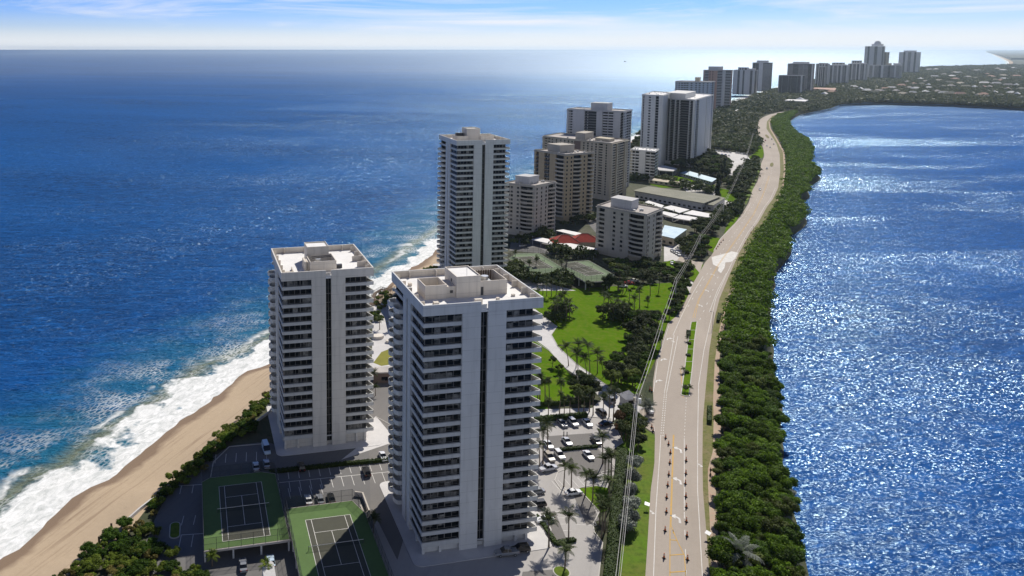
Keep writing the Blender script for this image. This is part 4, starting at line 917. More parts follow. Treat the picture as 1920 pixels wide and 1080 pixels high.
block('apartment_building', 'grey-white ribbed block between the terracotta tower and a darker tower', 'building', (1375, 130), (1411, 132), (1421, 129), 0, 20,
      [('S', .8), ('G', .4), ('S', .5), ('G', .3), ('S', 1), ('G', .4), ('S', .4)], [('G', 1), ('S', .5)], ('offwhite', 'offwhite', 'glass_far'), base=(1413, 178), pents=[(.05, .2, .3, .5, 4, 'offwhite')], **fm_)
block('apartment_building', 'dark brown tower with one pale pier, left of the gap with open sea', 'building', (1411, 116), (1446, 118), (1449, 116), 0, 26,
      [('D', 1.3, 2), ('S', .8), ('G', 1.6, 1)], [('G', 1)], ('greyfar', 'greyfar', 'glass_far'), base=(1443, 172), pents=[(.2, .2, .6, .6, 6, 'greyfar')], **fm_)
block('apartment_building', 'lower dark slab right of the sea gap', 'building', (1460, 141), (1498, 142), (1510, 141), 0, 17,
      [('D', 1, 2), ('D', 1, 3), ('D', 1, 2)], [('S', .4), ('D', 1)], ('darkfar', 'greyfar', 'glass_far'), base=(1500, 181), **fm_)
block('apartment_building', 'dark stepped tower rising behind the lower dark slab', 'building', (1477, 122), (1515, 120), (1528, 121), 0, 25,
      [('B', .8), ('G', .8), ('B', 1.4, 2), ('G', .6)], [('S', .3), ('G', 1, 1), ('B', .8)], ('darkfar', 'greyfar', 'glass_far'), base=(1520, 176), pents=[(.2, .2, .6, .6, 5, 'greyfar')], **fm_)
for i, (L_, F_, R_, b_, lab) in enumerate([((1530, 119), (1550, 120), (1556, 118), (1551, 164), 'first grey slab right of the dark stepped tower'), ((1553, 122), (1588, 123), (1593, 121), (1588, 161), 'long ribbed grey slab in the middle of the far row'), ((1590, 119), (1622, 120), (1628, 118), (1621, 155), 'grey slab with a raised roof, left below the domed tower')]):
    block('apartment_building', lab, 'building', L_, F_, R_, 0, 20, [('S', .5), ('G', .5), ('S', .3), ('B', .8), ('S', .3), ('G', .5), ('S', .4), ('B', .6), ('G', .3), ('S', .4)], [('B', 1), ('S', .4)], ('greyfar', 'greyfar', 'glass_far'), base=b_, pents=[(.1, .2, .7, .5, 3, 'greyfar')], group='row of distant grey slabs', **fm_)
for L_, F_, R_, b_, fl_, lab in [((1597, 113), (1612, 114), (1616, 113), (1610, 150), 22, 'taller grey block behind the right end of the ribbed slabs'), ((1560, 117), (1580, 118), (1584, 117), (1578, 156), 18, 'grey block peeping over the long ribbed slab'),
        ((1666, 124), (1680, 125), (1684, 124), (1678, 148), 14, 'short grey block between the domed tower and the solitary tower'), ((1535, 124), (1546, 125), (1550, 124), (1545, 168), 18, 'narrow grey block in front of the first grey slab'),
        ((1384, 126), (1400, 127), (1404, 126), (1400, 170), 22, 'grey block behind the grey-white ribbed block'), ((1330, 146), (1341, 147), (1344, 146), (1341, 200), 20, 'terracotta block in front of the terracotta tower'), ((1486, 117), (1500, 118), (1503, 117), (1499, 170), 20, 'upper step of the dark stepped tower')]:
    tc_ = lab.startswith('terracotta'); block('apartment_building', lab, 'building', L_, F_, R_, 0, fl_, [('S', .4), ('D', .6), ('S', .3), ('G', .5), ('S', .3), ('D', .8), ('S', .3)], [('D', 1), ('S', .3)], ('pinkwall' if tc_ else 'greyfar', 'pinkwall' if tc_ else 'greyfar', 'glass_far'), base=b_, **fm_)
tM = block('apartment_building', 'tallest distant tower, crowned by a small dome', 'building', (1622, 86), (1655, 87), (1660, 86), 0, 34,
      [('S', .5), ('G', .3), ('S', .8), ('G', .5), ('S', .8), ('G', .3)], [('S', .5), ('B', 1)], ('greyfar', 'offwhite', 'glass_far'), base=(1654, 142), **fm_)
block('apartment_building', 'stepped annex on the right flank of the domed tower', 'building', (1652, 97), (1664, 98), (1668, 97), 0, 28, [('B', 1), ('S', .4)], [('B', 1)], ('greyfar', 'cream', 'glass_far'), base=(1663, 142), **fm_)
q = MB(); dc = (G(1640, 86, 140) - tM.location)
Pd = G(1641, 141); zd = top_z(1641, 86, Pd); cd = Vector((Pd.x, Pd.y, zd)) - tM.location
rings = 7; vs = []; 
for i in range(rings + 1):
    a = math.pi / 2 * i / rings
    for k_ in range(14): vs.append((cd.x + 14 * math.cos(a) * math.cos(2 * math.pi * k_ / 14), cd.y + 14 * math.cos(a) * math.sin(2 * math.pi * k_ / 14), cd.z + 8 + 15 * math.sin(a)))
q.add(vs, [(i * 14 + k_, i * 14 + (k_ + 1) % 14, (i + 1) * 14 + (k_ + 1) % 14, (i + 1) * 14 + k_) for i in range(rings) for k_ in range(14)])
q.box(cd.x - 16, cd.y - 16, cd.z - 1, cd.x + 16, cd.y + 16, cd.z + 8)
q.build('dome', M['greyfar'], tM)
block('apartment_building', 'broad low slab in front of the domed tower', 'building', (1627, 121), (1686, 123), (1692, 120), 0, 18, [('S', .3), ('B', .6), ('S', .3), ('B', .8), ('G', .4), ('S', .4), ('B', .8), ('G', .4), ('B', .7), ('S', .3), ('B', .6)], [('B', 1)], ('greyfar', 'greyfar', 'glass_far'), base=(1685, 151), pents=[(.3, .2, .12, .4, 8, 'cream'), (.02, .2, .2, .5, 8, 'greyfar')], **fm_)
block('apartment_building', 'solitary square tower at the right end of the far row', 'building', (1686, 97), (1722, 98), (1727, 97), 0, 28, [('S', .7), ('G', .3), ('S', .4), ('B', .5), ('S', .5), ('G', .3), ('S', .5)], [('G', 1, 1)], ('greyfar', 'greyfar', 'glass_far'), base=(1721, 139), pents=[(.2, .2, .6, .6, 8, 'greyfar')], **fm_)

def slab(name, label, cat, pts, ztop, th, mat, posts=None, walls=None, group=None, rise=0):
    c = sum((G(*p, ztop) for p in pts), Vector()) / len(pts); t = empty(name, (c.x, c.y, 4), label, cat, group)
    w = [G(*p, ztop) - Vector((c.x, c.y, 0)) for p in pts]
    if sum(w[i].x * w[(i + 1) % len(w)].y - w[(i + 1) % len(w)].x * w[i].y for i in range(len(w))) < 0: w.reverse()
    mb = MB(); mb.prism([(p.x, p.y) for p in w], ztop - 4 - th, ztop - 4); mb.build('roof', M[mat], t)
    FOOT.append([Vector((p.x + c.x, p.y + c.y)) for p in w])
    if posts:
        for i in range(len(w)):
            a, b = w[i], w[(i + 1) % len(w)]; k_ = max(1, int((b - a).length / 6))
            for j in range(k_):
                p = a.lerp(b, j / k_) * .97; q = MB(); q.box(p.x - .12, p.y - .12, 0, p.x + .12, p.y + .12, ztop - 4 - th - .002); q.build('post', M['white'], t)
    if walls:
        q = MB(); ins = [p * .95 for p in w]; q.prism([(p.x, p.y) for p in ins], 0, ztop - 4 - th - .003); q.build('wall', M[walls], t)
        for i in range(len(ins)):
            a, b = ins[i], ins[(i + 1) % len(ins)]; d = (b - a).normalized(); nn = Vector((d.y, -d.x, 0)); k_ = max(1, int((b - a).length / 4))
            for j in range(k_):
                q = MB(); p = a.lerp(b, (j + .5) / k_); q.obox(p - d * 1.1 + nn * .003, d * 2.2, nn * .03, .9, 2.3); q.build('window', M['glass'], t)
    return t
slab('carport', 'long carport with a white roof in front of the red hip roofs', 'carport', [(997, 449), (1013, 445), (1120, 466), (1115, 477)], 7, .3, 'roof_white', posts=True)
slab('carport', 'shorter carport with a white roof behind the red hip roofs', 'carport', [(1042, 432), (1056, 430), (1095, 438), (1086, 443)], 7, .3, 'roof_white', posts=True)
cps = [[(1209, 379), (1216, 376), (1245, 385), (1240, 390)], [(1243, 389), (1258, 385), (1293, 393), (1274, 399)], [(1281, 400), (1298, 394), (1344, 403), (1331, 408)], [(1236, 399), (1245, 396), (1272, 402), (1261, 407)], [(1261, 408), (1275, 402.5), (1310, 408), (1304, 415)]]
for c_, l_ in zip(cps, ['leftmost white carport roof beside the long low building', 'back middle white carport roof by the low building', 'back right white carport roof nearest the road', 'front left white carport roof above the pool enclosure', 'front right white carport roof above the dark trees']):
    slab('carport', l_, 'carport', c_, 7, .3, 'roof_white', posts=True, group='white carports by the low building')
slab('low_building', 'long low building with a faded green flat roof', 'building', [(1187, 357), (1215, 349), (1352, 368), (1320, 381)], 10, .6, 'grey_roof', walls='offwhite')
slab('low_building', 'short end wing of the long low building, facing the road', 'building', [(1322, 382), (1352, 369), (1360, 371), (1338, 385)], 8.5, .4, 'grey_roof', walls='offwhite')
slab('entrance_canopy', 'white canopy at the foot of the big white high-rise', 'canopy', [(1229, 313), (1245, 310), (1270, 316), (1262, 321), (1236, 319)], 9, .8, 'offwhite', posts=True)
slab('pool_pavilion', 'flat pale green roof in front of the big white high-rise', 'building', [(1275, 324), (1290, 320), (1344, 335), (1335, 341)], 7, .4, 'pool_blue', walls='offwhite')
slab('low_building', 'small cream roofed hut left of the flat green roof', 'building', [(1215, 337), (1225, 334), (1279, 341), (1275, 345)], 7, .5, 'cream', walls='cream')
slab('low_building', 'pink-roofed hall below the distant grey slabs', 'building', [(1525, 166), (1527, 164), (1568, 165), (1566, 169)], 16, 1.5, 'pinkwall', walls='cream')
slab('low_building', 'white-roofed building between trees below the dark slabs', 'building', [(1471, 188), (1478, 186), (1516, 187), (1510, 190)], 14, 1.0, 'roof_white', walls='offwhite')
slab('low_building', 'small white roof among trees just left of the road bend', 'building', [(1376, 208), (1381, 205), (1388, 206), (1386, 210)], 9, .5, 'roof_white', walls='offwhite')
slab('low_building', 'long white wall-like building at the foot of the terracotta tower', 'building', [(1346, 212), (1348, 210.5), (1378, 213), (1376, 215)], 8, .5, 'roof_white', walls='offwhite')
t = slab('pool_enclosure', 'cream walled enclosure with a pale blue screen roof near the road', 'enclosure', [(1246, 422), (1288, 430), (1264, 447), (1238, 441)], 9, .25, 'pool_blue', walls='cream')
# red hip roofs
for (x, y, lab, sx, sy) in [(1059, 452, 'left red hip roof behind the long carport', 17, 11), (1096, 450, 'right red hip roof behind the long carport', 19, 11)]:
    c = G(x, y, 7); t = empty('pavilion', (c.x, c.y, 4), lab, 'building', None, R(-12)); FOOT.append([(c.x - sx / 2, c.y - sy / 2), (c.x + sx / 2, c.y - sy / 2), (c.x + sx / 2, c.y + sy / 2), (c.x - sx / 2, c.y + sy / 2)])
    q = MB(); q.box(-sx / 2 + .8, -sy / 2 + .8, 0, sx / 2 - .8, sy / 2 - .8, 2.9); q.build('wall', M['cream'], t)
    q = MB(); q.add([(-sx / 2, -sy / 2, 2.9), (sx / 2, -sy / 2, 2.9), (sx / 2, sy / 2, 2.9), (-sx / 2, sy / 2, 2.9), (-2, 0, 7), (2, 0, 7)], [(0, 1, 5, 4), (1, 2, 5), (2, 3, 4, 5), (3, 0, 4), (3, 2, 1, 0)]); q.build('roof', M['red_roof'], t)
    q = MB(); q.tube([(-sx / 2, -sy / 2, 2.95), (-2, 0, 7.05), (2, 0, 7.05), (sx / 2, -sy / 2, 2.95)], .14, 4); q.build('ridge', M['cream'], t)

# clubhouse terrace + boardwalk + walls near the beach
t = slab('pool_house', 'flat-roofed white pool house between the two nearest towers', 'building', [(726, 563), (738, 557), (742, 596), (736, 602)], 8, .35, 'roof_white', walls='offwhite')
t = slab('covered_ramp', 'flat grey roof over a dark garage mouth between the two nearest towers', 'building', [(700, 688), (742, 686), (742, 697), (700, 699)], 8, .4, 'roof_tan', walls='brownwall')
def planter(x, y, rx, ry, h, lab):
    c = G(x, y); t = empty('planter', (c.x, c.y, 4), lab, 'planter'); q = MB(); pts = [(rx * math.cos(a), ry * math.sin(a)) for a in [i * math.pi / 8 for i in range(16)]]
    q.prism(pts, 0.05, h); q.build('planter_wall', M['roofbox'], t); return t, c
planter(708, 634, 2.6, 2.0, 1.2, 'round raised planter on the pool terrace'); planter(732, 642, 2.0, 1.6, 1.0, 'smaller round planter on the pool terrace beside the nearest tower')
t = empty('boardwalk', G(712, 548, 4), 'weathered wooden stair and walkway down to the beach behind the tower', 'boardwalk')
bp = [G(x, y, z) - t.location for x, y, z in [(694, 572, 5), (703, 548, 5.2), (716, 541, 5.0), (728, 545, 4.8), (740, 540, 4.5)]]
q = MB(); wall_line(q, bp, 1.8, .6, .8); q.build('deck', M['wood'], t)
for s in (-1, 1):
    q = MB(); L_, R_ = offset_line(bp, 1.9); ln = L_ if s < 0 else R_
    q.tube([(p.x, p.y, 1.8) for p in ln], .07, 4); q.tube([(p.x, p.y, 1.3) for p in ln], .05, 4); 
    for a_, b_ in zip(ln[:-1], ln[1:]):
        for j in range(4): p = a_.lerp(b_, j / 4); q.box(p.x - .07, p.y - .07, -1, p.x + .07, p.y + .07, 1.85)
    q.build('handrail', M['wood'], t)
q = MB(); ws = PL([(231, 986), (262, 958), (297, 931)]); c0 = ws[1].copy(); wall_line(q, [p - c0 for p in ws], .4, -1.0, .9)
tag(q.build('sea_wall', M['path'], loc=c0), 'low concrete wall between beach and the left parking lot', 'wall')
q = MB(); ws = PL([(473, 800), (487, 788), (505, 775), (512, 765)]); c0 = ws[1].copy(); wall_line(q, [p - c0 for p in ws], .35, -.02, .8)
tag(q.build('garden_wall', M['path'], loc=c0), 'curved low wall beside the shorter grey tower', 'wall')
for x, y, hh in [(186, 1018, 1.6), (194, 1012, 2.2), (209, 992, 1.5)]:
    q = MB(); q.box(-.25 if hh < 2 else -.08, -.08, -.3, .25 if hh < 2 else .08, .08, hh); tag(q.build('wooden_post', M['wood'], loc=G(x, y, 3.9)), {1.6: 'squat wooden post at the dune edge, leftmost', 2.2: 'tall thin wooden post at the dune edge', 1.5: 'wooden post at the dune edge nearest the sea wall'}[hh], 'post')

# ------------------------------------------------------------------ tennis courts
def court_deck(label, outline, lines, z, gmat, fence=True, flines='paint_w', net=True, inner='court_d'):
    """outline: world plan of the raised deck; lines: the four court corners"""
    c = Vector((sum(p[0] for p in outline) / len(outline), sum(p[1] for p in outline) / len(outline), 4)); t = empty('tennis_court', c, label, 'tennis court', 'raised tennis courts')
    FOOT.append([Vector(p[:2]) for p in outline])
    o = [(p[0] - c.x, p[1] - c.y) for p in outline]
    if sum(o[i][0] * o[(i + 1) % len(o)][1] - o[(i + 1) % len(o)][0] * o[i][1] for i in range(len(o))) < 0: o.reverse()
    zt = z - 4; q = MB(); q.prism(o, zt - .5, zt - .004); q.build('deck', M['roof_tan'], t)
    q = MB(); q.sheet([(p[0] * .985, p[1] * .985, zt + .004) for p in o]); q.build('playing_surface', M[gmat], t)
    for i in range(len(o)):
        a, b = Vector(o[i]), Vector(o[(i + 1) % len(o)]); k_ = max(1, int((b - a).length / 6))
        for j in range(k_): q = MB(); p = a.lerp(b, j / k_) * .97; q.box(p.x - .2, p.y - .2, 0, p.x + .2, p.y + .2, zt - .502); q.build('deck_column', M['conc_grey'], t)
    cc = [Vector((p[0] - c.x, p[1] - c.y)) for p in lines]      # back-left, back-right, front-right, front-left
    mid = sum(cc, Vector((0, 0))) / 4; ax = ((cc[2] + cc[1]) / 2 - (cc[0] + cc[3]) / 2).normalized(); ay = Vector((-ax.y, ax.x))
    W, Ln = 10.97, 23.77
    def P(x, y, zz): v = mid + ax * x + ay * y; return (v.x, v.y, zz)
    q = MB(); q.sheet([P(-W / 2, -Ln / 2, zt + .012), P(W / 2, -Ln / 2, zt + .012), P(W / 2, Ln / 2, zt + .012), P(-W / 2, Ln / 2, zt + .012)]); q.build('court_paint', M[inner], t)
    q = MB(); zz = zt + .022; lw = .12
    def ln(x0, y0, x1, y1):
        a, b = Vector(P(x0, y0, zz)), Vector(P(x1, y1, zz)); strip(q, [a, b], lw)
    for s in (-1, 1): ln(s * W / 2, -Ln / 2, s * W / 2, Ln / 2); ln(s * (W / 2 - 1.37), -Ln / 2, s * (W / 2 - 1.37), Ln / 2); ln(-W / 2, s * Ln / 2, W / 2, s * Ln / 2); ln(-W / 2 + 1.37, s * 6.4, W / 2 - 1.37, s * 6.4)
    ln(0, -6.4, 0, 6.4); q.build('court_lines', M['paint_w'], t)
    q = MB(); a, b = P(-W / 2 - .9, 0, 0), P(W / 2 + .9, 0, 0); q.add([(a[0], a[1], zt + .03), (b[0], b[1], zt + .03), (b[0], b[1], zt + 1.0), (a[0], a[1], zt + 1.0)], [(0, 1, 2, 3)]); ne = q.build('net', M['chain'], t)
    q = MB(); q.tube([(a[0], a[1], zt + 1.03), (b[0], b[1], zt + 1.03)], .06, 4); q.build('net_tape', M['paint_w'], ne)
    for e_ in (a, b): q = MB(); q.tube([(e_[0], e_[1], zt + .01), (e_[0], e_[1], zt + 1.12)], .06, 6); q.build('net_post', M['dark_metal'], t)
    if fence:
        f = empty('chain_link_fence', c, 'dark chain-link fence on the ' + ' '.join(label.split()[:6]), 'fence', 'court fences'); fh = 3.0
        q = MB(); rl = MB(); n_ = len(o)
        for i in range(n_):
            a, b = Vector(o[i]) * .99, Vector(o[(i + 1) % n_]) * .99
            q.add([(a.x, a.y, zt + .03), (b.x, b.y, zt + .03), (b.x, b.y, zt + fh), (a.x, a.y, zt + fh)], [(0, 1, 2, 3)])
            for h_ in (.1, 1.5, fh): rl.tube([(a.x, a.y, zt + h_), (b.x, b.y, zt + h_)], .035, 4)
            k_ = max(1, round((b - a).length / 3.0))
            for j in range(k_):
                p = a.lerp(b, j / k_); pp = MB(); pp.tube([(p.x, p.y, zt), (p.x, p.y, zt + fh + .1)], .05, 5); pp.build('post', M['dark_metal'], f)
        q.build('mesh_panel', M['chain'], f); rl.build('rail', M['dark_metal'], f)
    return t
court_deck('left dark green tennis court mostly in shadow, in the bottom of the picture', [(0.2, 171.6), (19.9, 171.6), (19.6, 201.5), (16, 203.2), (2.2, 203.2), (0.2, 201.5)], [(4.6, 198.2), (15.5, 198.1), (15.5, 174.5), (4.6, 174.4)], 7.0, 'court_g')
court_deck('right green tennis court half in sun, cut by the picture bottom', [(20.2, 140), (39.2, 140), (39.2, 178.5), (37.2, 184.6), (20.2, 184.6)], [(24.4, 178.6), (35.3, 178.5), (35.3, 154.8), (24.4, 154.8)], 7.0, 'court_g')
lc = [(967.4, 481.5), (997.8, 480), (1034.8, 502.2), (1003.7, 505.2)]; oc = [(952, 484), (968, 475), (1010, 474), (1062, 506), (1056, 511), (1000, 515)]
court_deck('far left faded tennis court in front of the carport', [G(*p, 8).to_tuple()[:2] for p in oc], [G(*p, 8) for p in lc], 8.0, 'court_g2')
lc = [(1066, 496), (1089.6, 494.8), (1118, 510.4), (1091, 514.8)]; oc = [(1061, 507), (1064, 491), (1104, 488), (1152, 515), (1140, 527), (1098, 529)]
court_deck('far right faded tennis court beside the low square block', [G(*p, 8).to_tuple()[:2] for p in oc], [G(*p, 8) for p in lc], 8.0, 'court_g2')

# ------------------------------------------------------------------ vegetation
def leaves_mesh(name, mat, lobes, nleaf, size, seed, up=0.35, core=True, cull=-0.35):
    r = np.random.default_rng(seed); C = np.array([l[0] for l in lobes], float); S = np.array([l[1] for l in lobes], float)
    wgt = (S[:, 0] * S[:, 1]); wgt /= wgt.sum(); ids = r.choice(len(lobes), nleaf, p=wgt)
    d = r.normal(size=(nleaf, 3)); d /= np.linalg.norm(d, axis=1)[:, None]; d[:, 2] = np.where(d[:, 2] < cull, -d[:, 2], d[:, 2])
    rad = 0.82 + 0.3 * r.random(nleaf) ** 2
    p = C[ids] + d * S[ids] * rad[:, None]
    nn = d + r.normal(size=(nleaf, 3)) * 0.55 + np.array([0, 0, up]); nn /= np.linalg.norm(nn, axis=1)[:, None]
    t1 = np.cross(nn, r.normal(size=(nleaf, 3))); t1 /= np.linalg.norm(t1, axis=1)[:, None]; t2 = np.cross(nn, t1)
    sz = size * (0.6 + 0.8 * r.random(nleaf)); a = t1 * sz[:, None]; b = t2 * (sz * 0.55)[:, None]
    V = np.stack([p - a, p - b * 1.0 + nn * sz[:, None] * .12, p + a, p + b], 1).reshape(-1, 3)
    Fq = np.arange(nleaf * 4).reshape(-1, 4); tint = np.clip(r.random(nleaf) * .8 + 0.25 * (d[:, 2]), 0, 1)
    v = V.tolist(); f = Fq.tolist(); tl = tint.tolist()
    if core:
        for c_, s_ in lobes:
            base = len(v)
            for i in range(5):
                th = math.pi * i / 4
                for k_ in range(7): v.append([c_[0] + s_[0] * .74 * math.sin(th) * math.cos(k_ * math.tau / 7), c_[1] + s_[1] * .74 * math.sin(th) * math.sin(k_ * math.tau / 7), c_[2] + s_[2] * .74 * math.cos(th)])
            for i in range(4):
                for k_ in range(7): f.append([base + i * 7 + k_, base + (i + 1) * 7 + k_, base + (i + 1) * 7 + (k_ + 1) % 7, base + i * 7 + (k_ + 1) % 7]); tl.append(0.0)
    me = bpy.data.meshes.new(name); me.from_pydata(v, [], f); me.materials.append(mat)
    at = me.attributes.new('tint', 'FLOAT', 'FACE'); at.data.foreach_set('value', tl); me.update(); return me
def lobeset(seed, n_, rx, rz, zc, lr):
    r = random.Random(seed); out = []
    for i in range(n_):
        a = r.uniform(0, math.tau); q = math.sqrt(r.random()) * rx * .72; s = lr * r.uniform(.7, 1.25)
        out.append(((q * math.cos(a), q * math.sin(a), zc + r.uniform(-.5, .6) * rz * (1 - .5 * q / rx)), (s, s, s * .78)))
    return out
def trunk_mesh(name, h, r0, seed, n_limb=4, spread=1.6, mat='bark'):
    r = random.Random(seed); q = MB(); q.tube([(0, 0, -.2), (r.uniform(-.2, .2), r.uniform(-.2, .2), h * .5), (r.uniform(-.3, .3), r.uniform(-.3, .3), h)], [r0, r0 * .75, r0 * .45], 6)
    for i in range(n_limb):
        a = math.tau * i / n_limb + r.random(); z = h * r.uniform(.4, .75); q.tube([(0, 0, z), (math.cos(a) * spread * .5, math.sin(a) * spread * .5, z + h * .2), (math.cos(a) * spread, math.sin(a) * spread, z + h * .32)], [r0 * .5, r0 * .35, r0 * .15], 5)
    return q.mesh(name, M[mat])
def tree_kinds(mat, k_, rx, rz, zc, lr, nl, size, th, nlobes=9, seed0=0, **kw):
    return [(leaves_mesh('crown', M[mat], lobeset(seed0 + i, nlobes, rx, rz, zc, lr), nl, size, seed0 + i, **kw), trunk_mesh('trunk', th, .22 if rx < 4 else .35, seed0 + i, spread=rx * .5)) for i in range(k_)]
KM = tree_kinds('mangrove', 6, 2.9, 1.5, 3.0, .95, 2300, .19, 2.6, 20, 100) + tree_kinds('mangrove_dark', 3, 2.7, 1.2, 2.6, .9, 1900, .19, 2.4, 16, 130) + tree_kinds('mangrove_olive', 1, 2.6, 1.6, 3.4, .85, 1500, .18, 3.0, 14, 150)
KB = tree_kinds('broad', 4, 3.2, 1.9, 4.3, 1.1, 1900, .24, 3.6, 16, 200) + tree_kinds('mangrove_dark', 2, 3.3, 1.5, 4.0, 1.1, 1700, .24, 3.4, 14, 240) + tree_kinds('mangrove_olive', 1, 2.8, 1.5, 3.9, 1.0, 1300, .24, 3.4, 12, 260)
KS = tree_kinds('scrub', 3, 2.2, .7, 1.2, .7, 1500, .15, 1.0, 16, 300) + tree_kinds('mangrove_dark', 3, 2.2, .7, 1.1, .7, 1500, .15, 1.0, 16, 330) + tree_kinds('palmetto_leaf', 1, 1.9, .6, 1.1, .6, 1100, .16, .8, 12, 350)
KRED = tree_kinds('reddish_leaf', 1, 3.0, 1.5, 3.6, 1.0, 1300, .22, 3.0, 12, 700)
KV = tree_kinds('silver_leaf', 3, 2.0, 1.2, 2.2, 1.1, 800, .22, 1.6, 8, 400)
KP = [(leaves_mesh('crown', M['pine'], [((random.uniform(-.6, .6), random.uniform(-.6, .6), 2.5 + i * 1.7), (2.0 - i * .13, 2.0 - i * .13, 1.6)) for i in range(9)], 1400, .4, 500 + j), trunk_mesh('trunk', 15, .35, 500 + j)) for j in range(2)]
KH = [(leaves_mesh('crown', M['hedge_leaf'], lobeset(600 + i, 6, 1.0, .4, .6, .62), 380, .16, 600 + i), None) for i in range(3)]
KR = [(leaves_mesh('crown', M['red_leaf'] if 'red_leaf' in M else M['scrub'], lobeset(650 + i, 6, 1.2, .5, .8, .7), 420, .18, 650 + i), None) for i in range(2)]
def palm_crown(seed, nf=15, L=2.9, droop=1.0, mat='palm_leaf', wd=.55, seg=8, elev=(10, 75)):
    r = random.Random(seed); v = []; f = []; tl = []
    for i in range(nf):
        az = math.tau * i / nf + r.uniform(-.25, .25); el = R(r.uniform(*elev)); l = L * r.uniform(.85, 1.1); p = Vector((0, 0, 0)); d = Vector((math.cos(az) * math.cos(el), math.sin(az) * math.cos(el), math.sin(el)))
        side = Vector((-math.sin(az), math.cos(az), 0)); tt = r.random() * .8
        pts = [p.copy()]
        for s in range(seg): d = (d + Vector((0, 0, -1)) * (droop * .11 * (1 + s * .25))).normalized(); p = p + d * (l / seg); pts.append(p.copy())
        for s in range(seg):
            a, b = pts[s], pts[s + 1]; w0 = wd * math.sin(math.pi * min(1, (s + .6) / seg) ** .75) + .08
            for sg in (-1, 1):
                for hk in range(2):
                    a2 = a.lerp(b, hk * .5); b2 = a.lerp(b, hk * .5 + .34); o = side * sg * w0 + (b - a) * .7 + Vector((0, 0, -.35 * w0 - r.uniform(0, .1)))
                    n0 = len(v); v += [tuple(a2), tuple(b2), tuple(b2 + o * r.uniform(.85, 1.1)), tuple(a2 + o * .9)]; f.append((n0, n0 + 1, n0 + 2, n0 + 3)); tl.append(min(1, max(0, tt + r.uniform(-.2, .2))))
    me = bpy.data.meshes.new('crown'); me.from_pydata(v, [], f); me.materials.append(M[mat]); at = me.attributes.new('tint', 'FLOAT', 'FACE'); at.data.foreach_set('value', tl); return me
PALMC = [palm_crown(i) for i in range(4)]; PALMCOCO = [palm_crown(20 + i, 17, 4.0, .8, wd=.75) for i in range(3)]
PALMTHATCH = [palm_crown(30 + i, 20, 2.0, 1.1, wd=.6, elev=(-20, 80)) for i in range(3)]
def ptrunk(h, lean, seed):
    r = random.Random(seed); a = r.uniform(0, math.tau); pts = [(math.cos(a) * lean * h * (t_ ** 1.6), math.sin(a) * lean * h * (t_ ** 1.6), -.1 + t_ * (h + .1)) for t_ in [i / 6 for i in range(7)]]
    q = MB(); q.tube(pts, [.24, .19, .17, .16, .15, .14, .13], 7); return q.mesh('trunk', M['trunk'], True), pts[-1]
PTR = {}
for i, (h, le_) in enumerate([(4.5, .05), (6.5, .04), (8.0, .06), (9.5, .04), (8.0, .22), (11.0, .18), (3.0, .02)]): PTR[i] = ptrunk(h, le_, i)
def ordinal(i): return ['first', 'second', 'third', 'fourth', 'fifth', 'sixth', 'seventh', 'eighth', 'ninth', 'tenth', 'eleventh', 'twelfth', 'thirteenth', 'fourteenth', 'fifteenth', 'sixteenth', 'seventeenth', 'eighteenth', 'nineteenth', 'twentieth'][i]
def palm(x, y, label, group, kind=1, crowns=None, scale=1.0, z=4.0, world=None):
    c = world or G(x, y, z); t = empty('palm_tree', c, label, 'palm tree', group, random.uniform(0, math.tau)); t.scale = (scale,) * 3
    tm, tip = PTR[kind]; link('trunk', tm, t); link('crown', random.choice(crowns or PALMC), t, tip); return t
def tree(c, kinds, name, label, cat, group, scale, parts=True):
    t = empty(name, c, label, cat, group, random.uniform(0, math.tau)); s = scale; t.scale = (s * random.uniform(.9, 1.1), s * random.uniform(.9, 1.1), s * random.uniform(.85, 1.15))
    cr, tr = random.choice(kinds); link('crown', cr, t)
    if tr: link('trunk', tr, t)
    return t
def grid_scatter(poly, sp, jitter=.45, excl=()):
    xs = [p[0] for p in poly]; ys_ = [p[1] for p in poly]; out = []
    y = min(ys_); row = 0
    while y < max(ys_):
        x = min(xs) + (sp / 2 if row % 2 else 0)
        while x < max(xs):
            q = Vector((x + random.uniform(-1, 1) * sp * jitter, y + random.uniform(-1, 1) * sp * jitter, 4))
            if inside(q, poly) and not any(inside(q, e) for e in excl): out.append(q)
            x += sp
        y += sp * .87; row += 1
    return out
def fp_expand(e, m):
    cx_ = sum(p[0] for p in e) / len(e); cy_ = sum(p[1] for p in e) / len(e); o = []
    for p in e:
        d = Vector((p[0] - cx_, p[1] - cy_)); l = d.length; o.append(Vector((cx_, cy_)) + d * ((l + m) / l))
    return o
EX = [fp_expand(e, 1.5) for e in FOOT]
# road corridor for exclusion
EX.append([(p.x, p.y) for p in PL([(x - 4 * (y > 300), y) for x, y in RL])] + [(p.x, p.y) for p in PL(list(reversed(PATHR)))])
EX_ROAD = EX[-1]
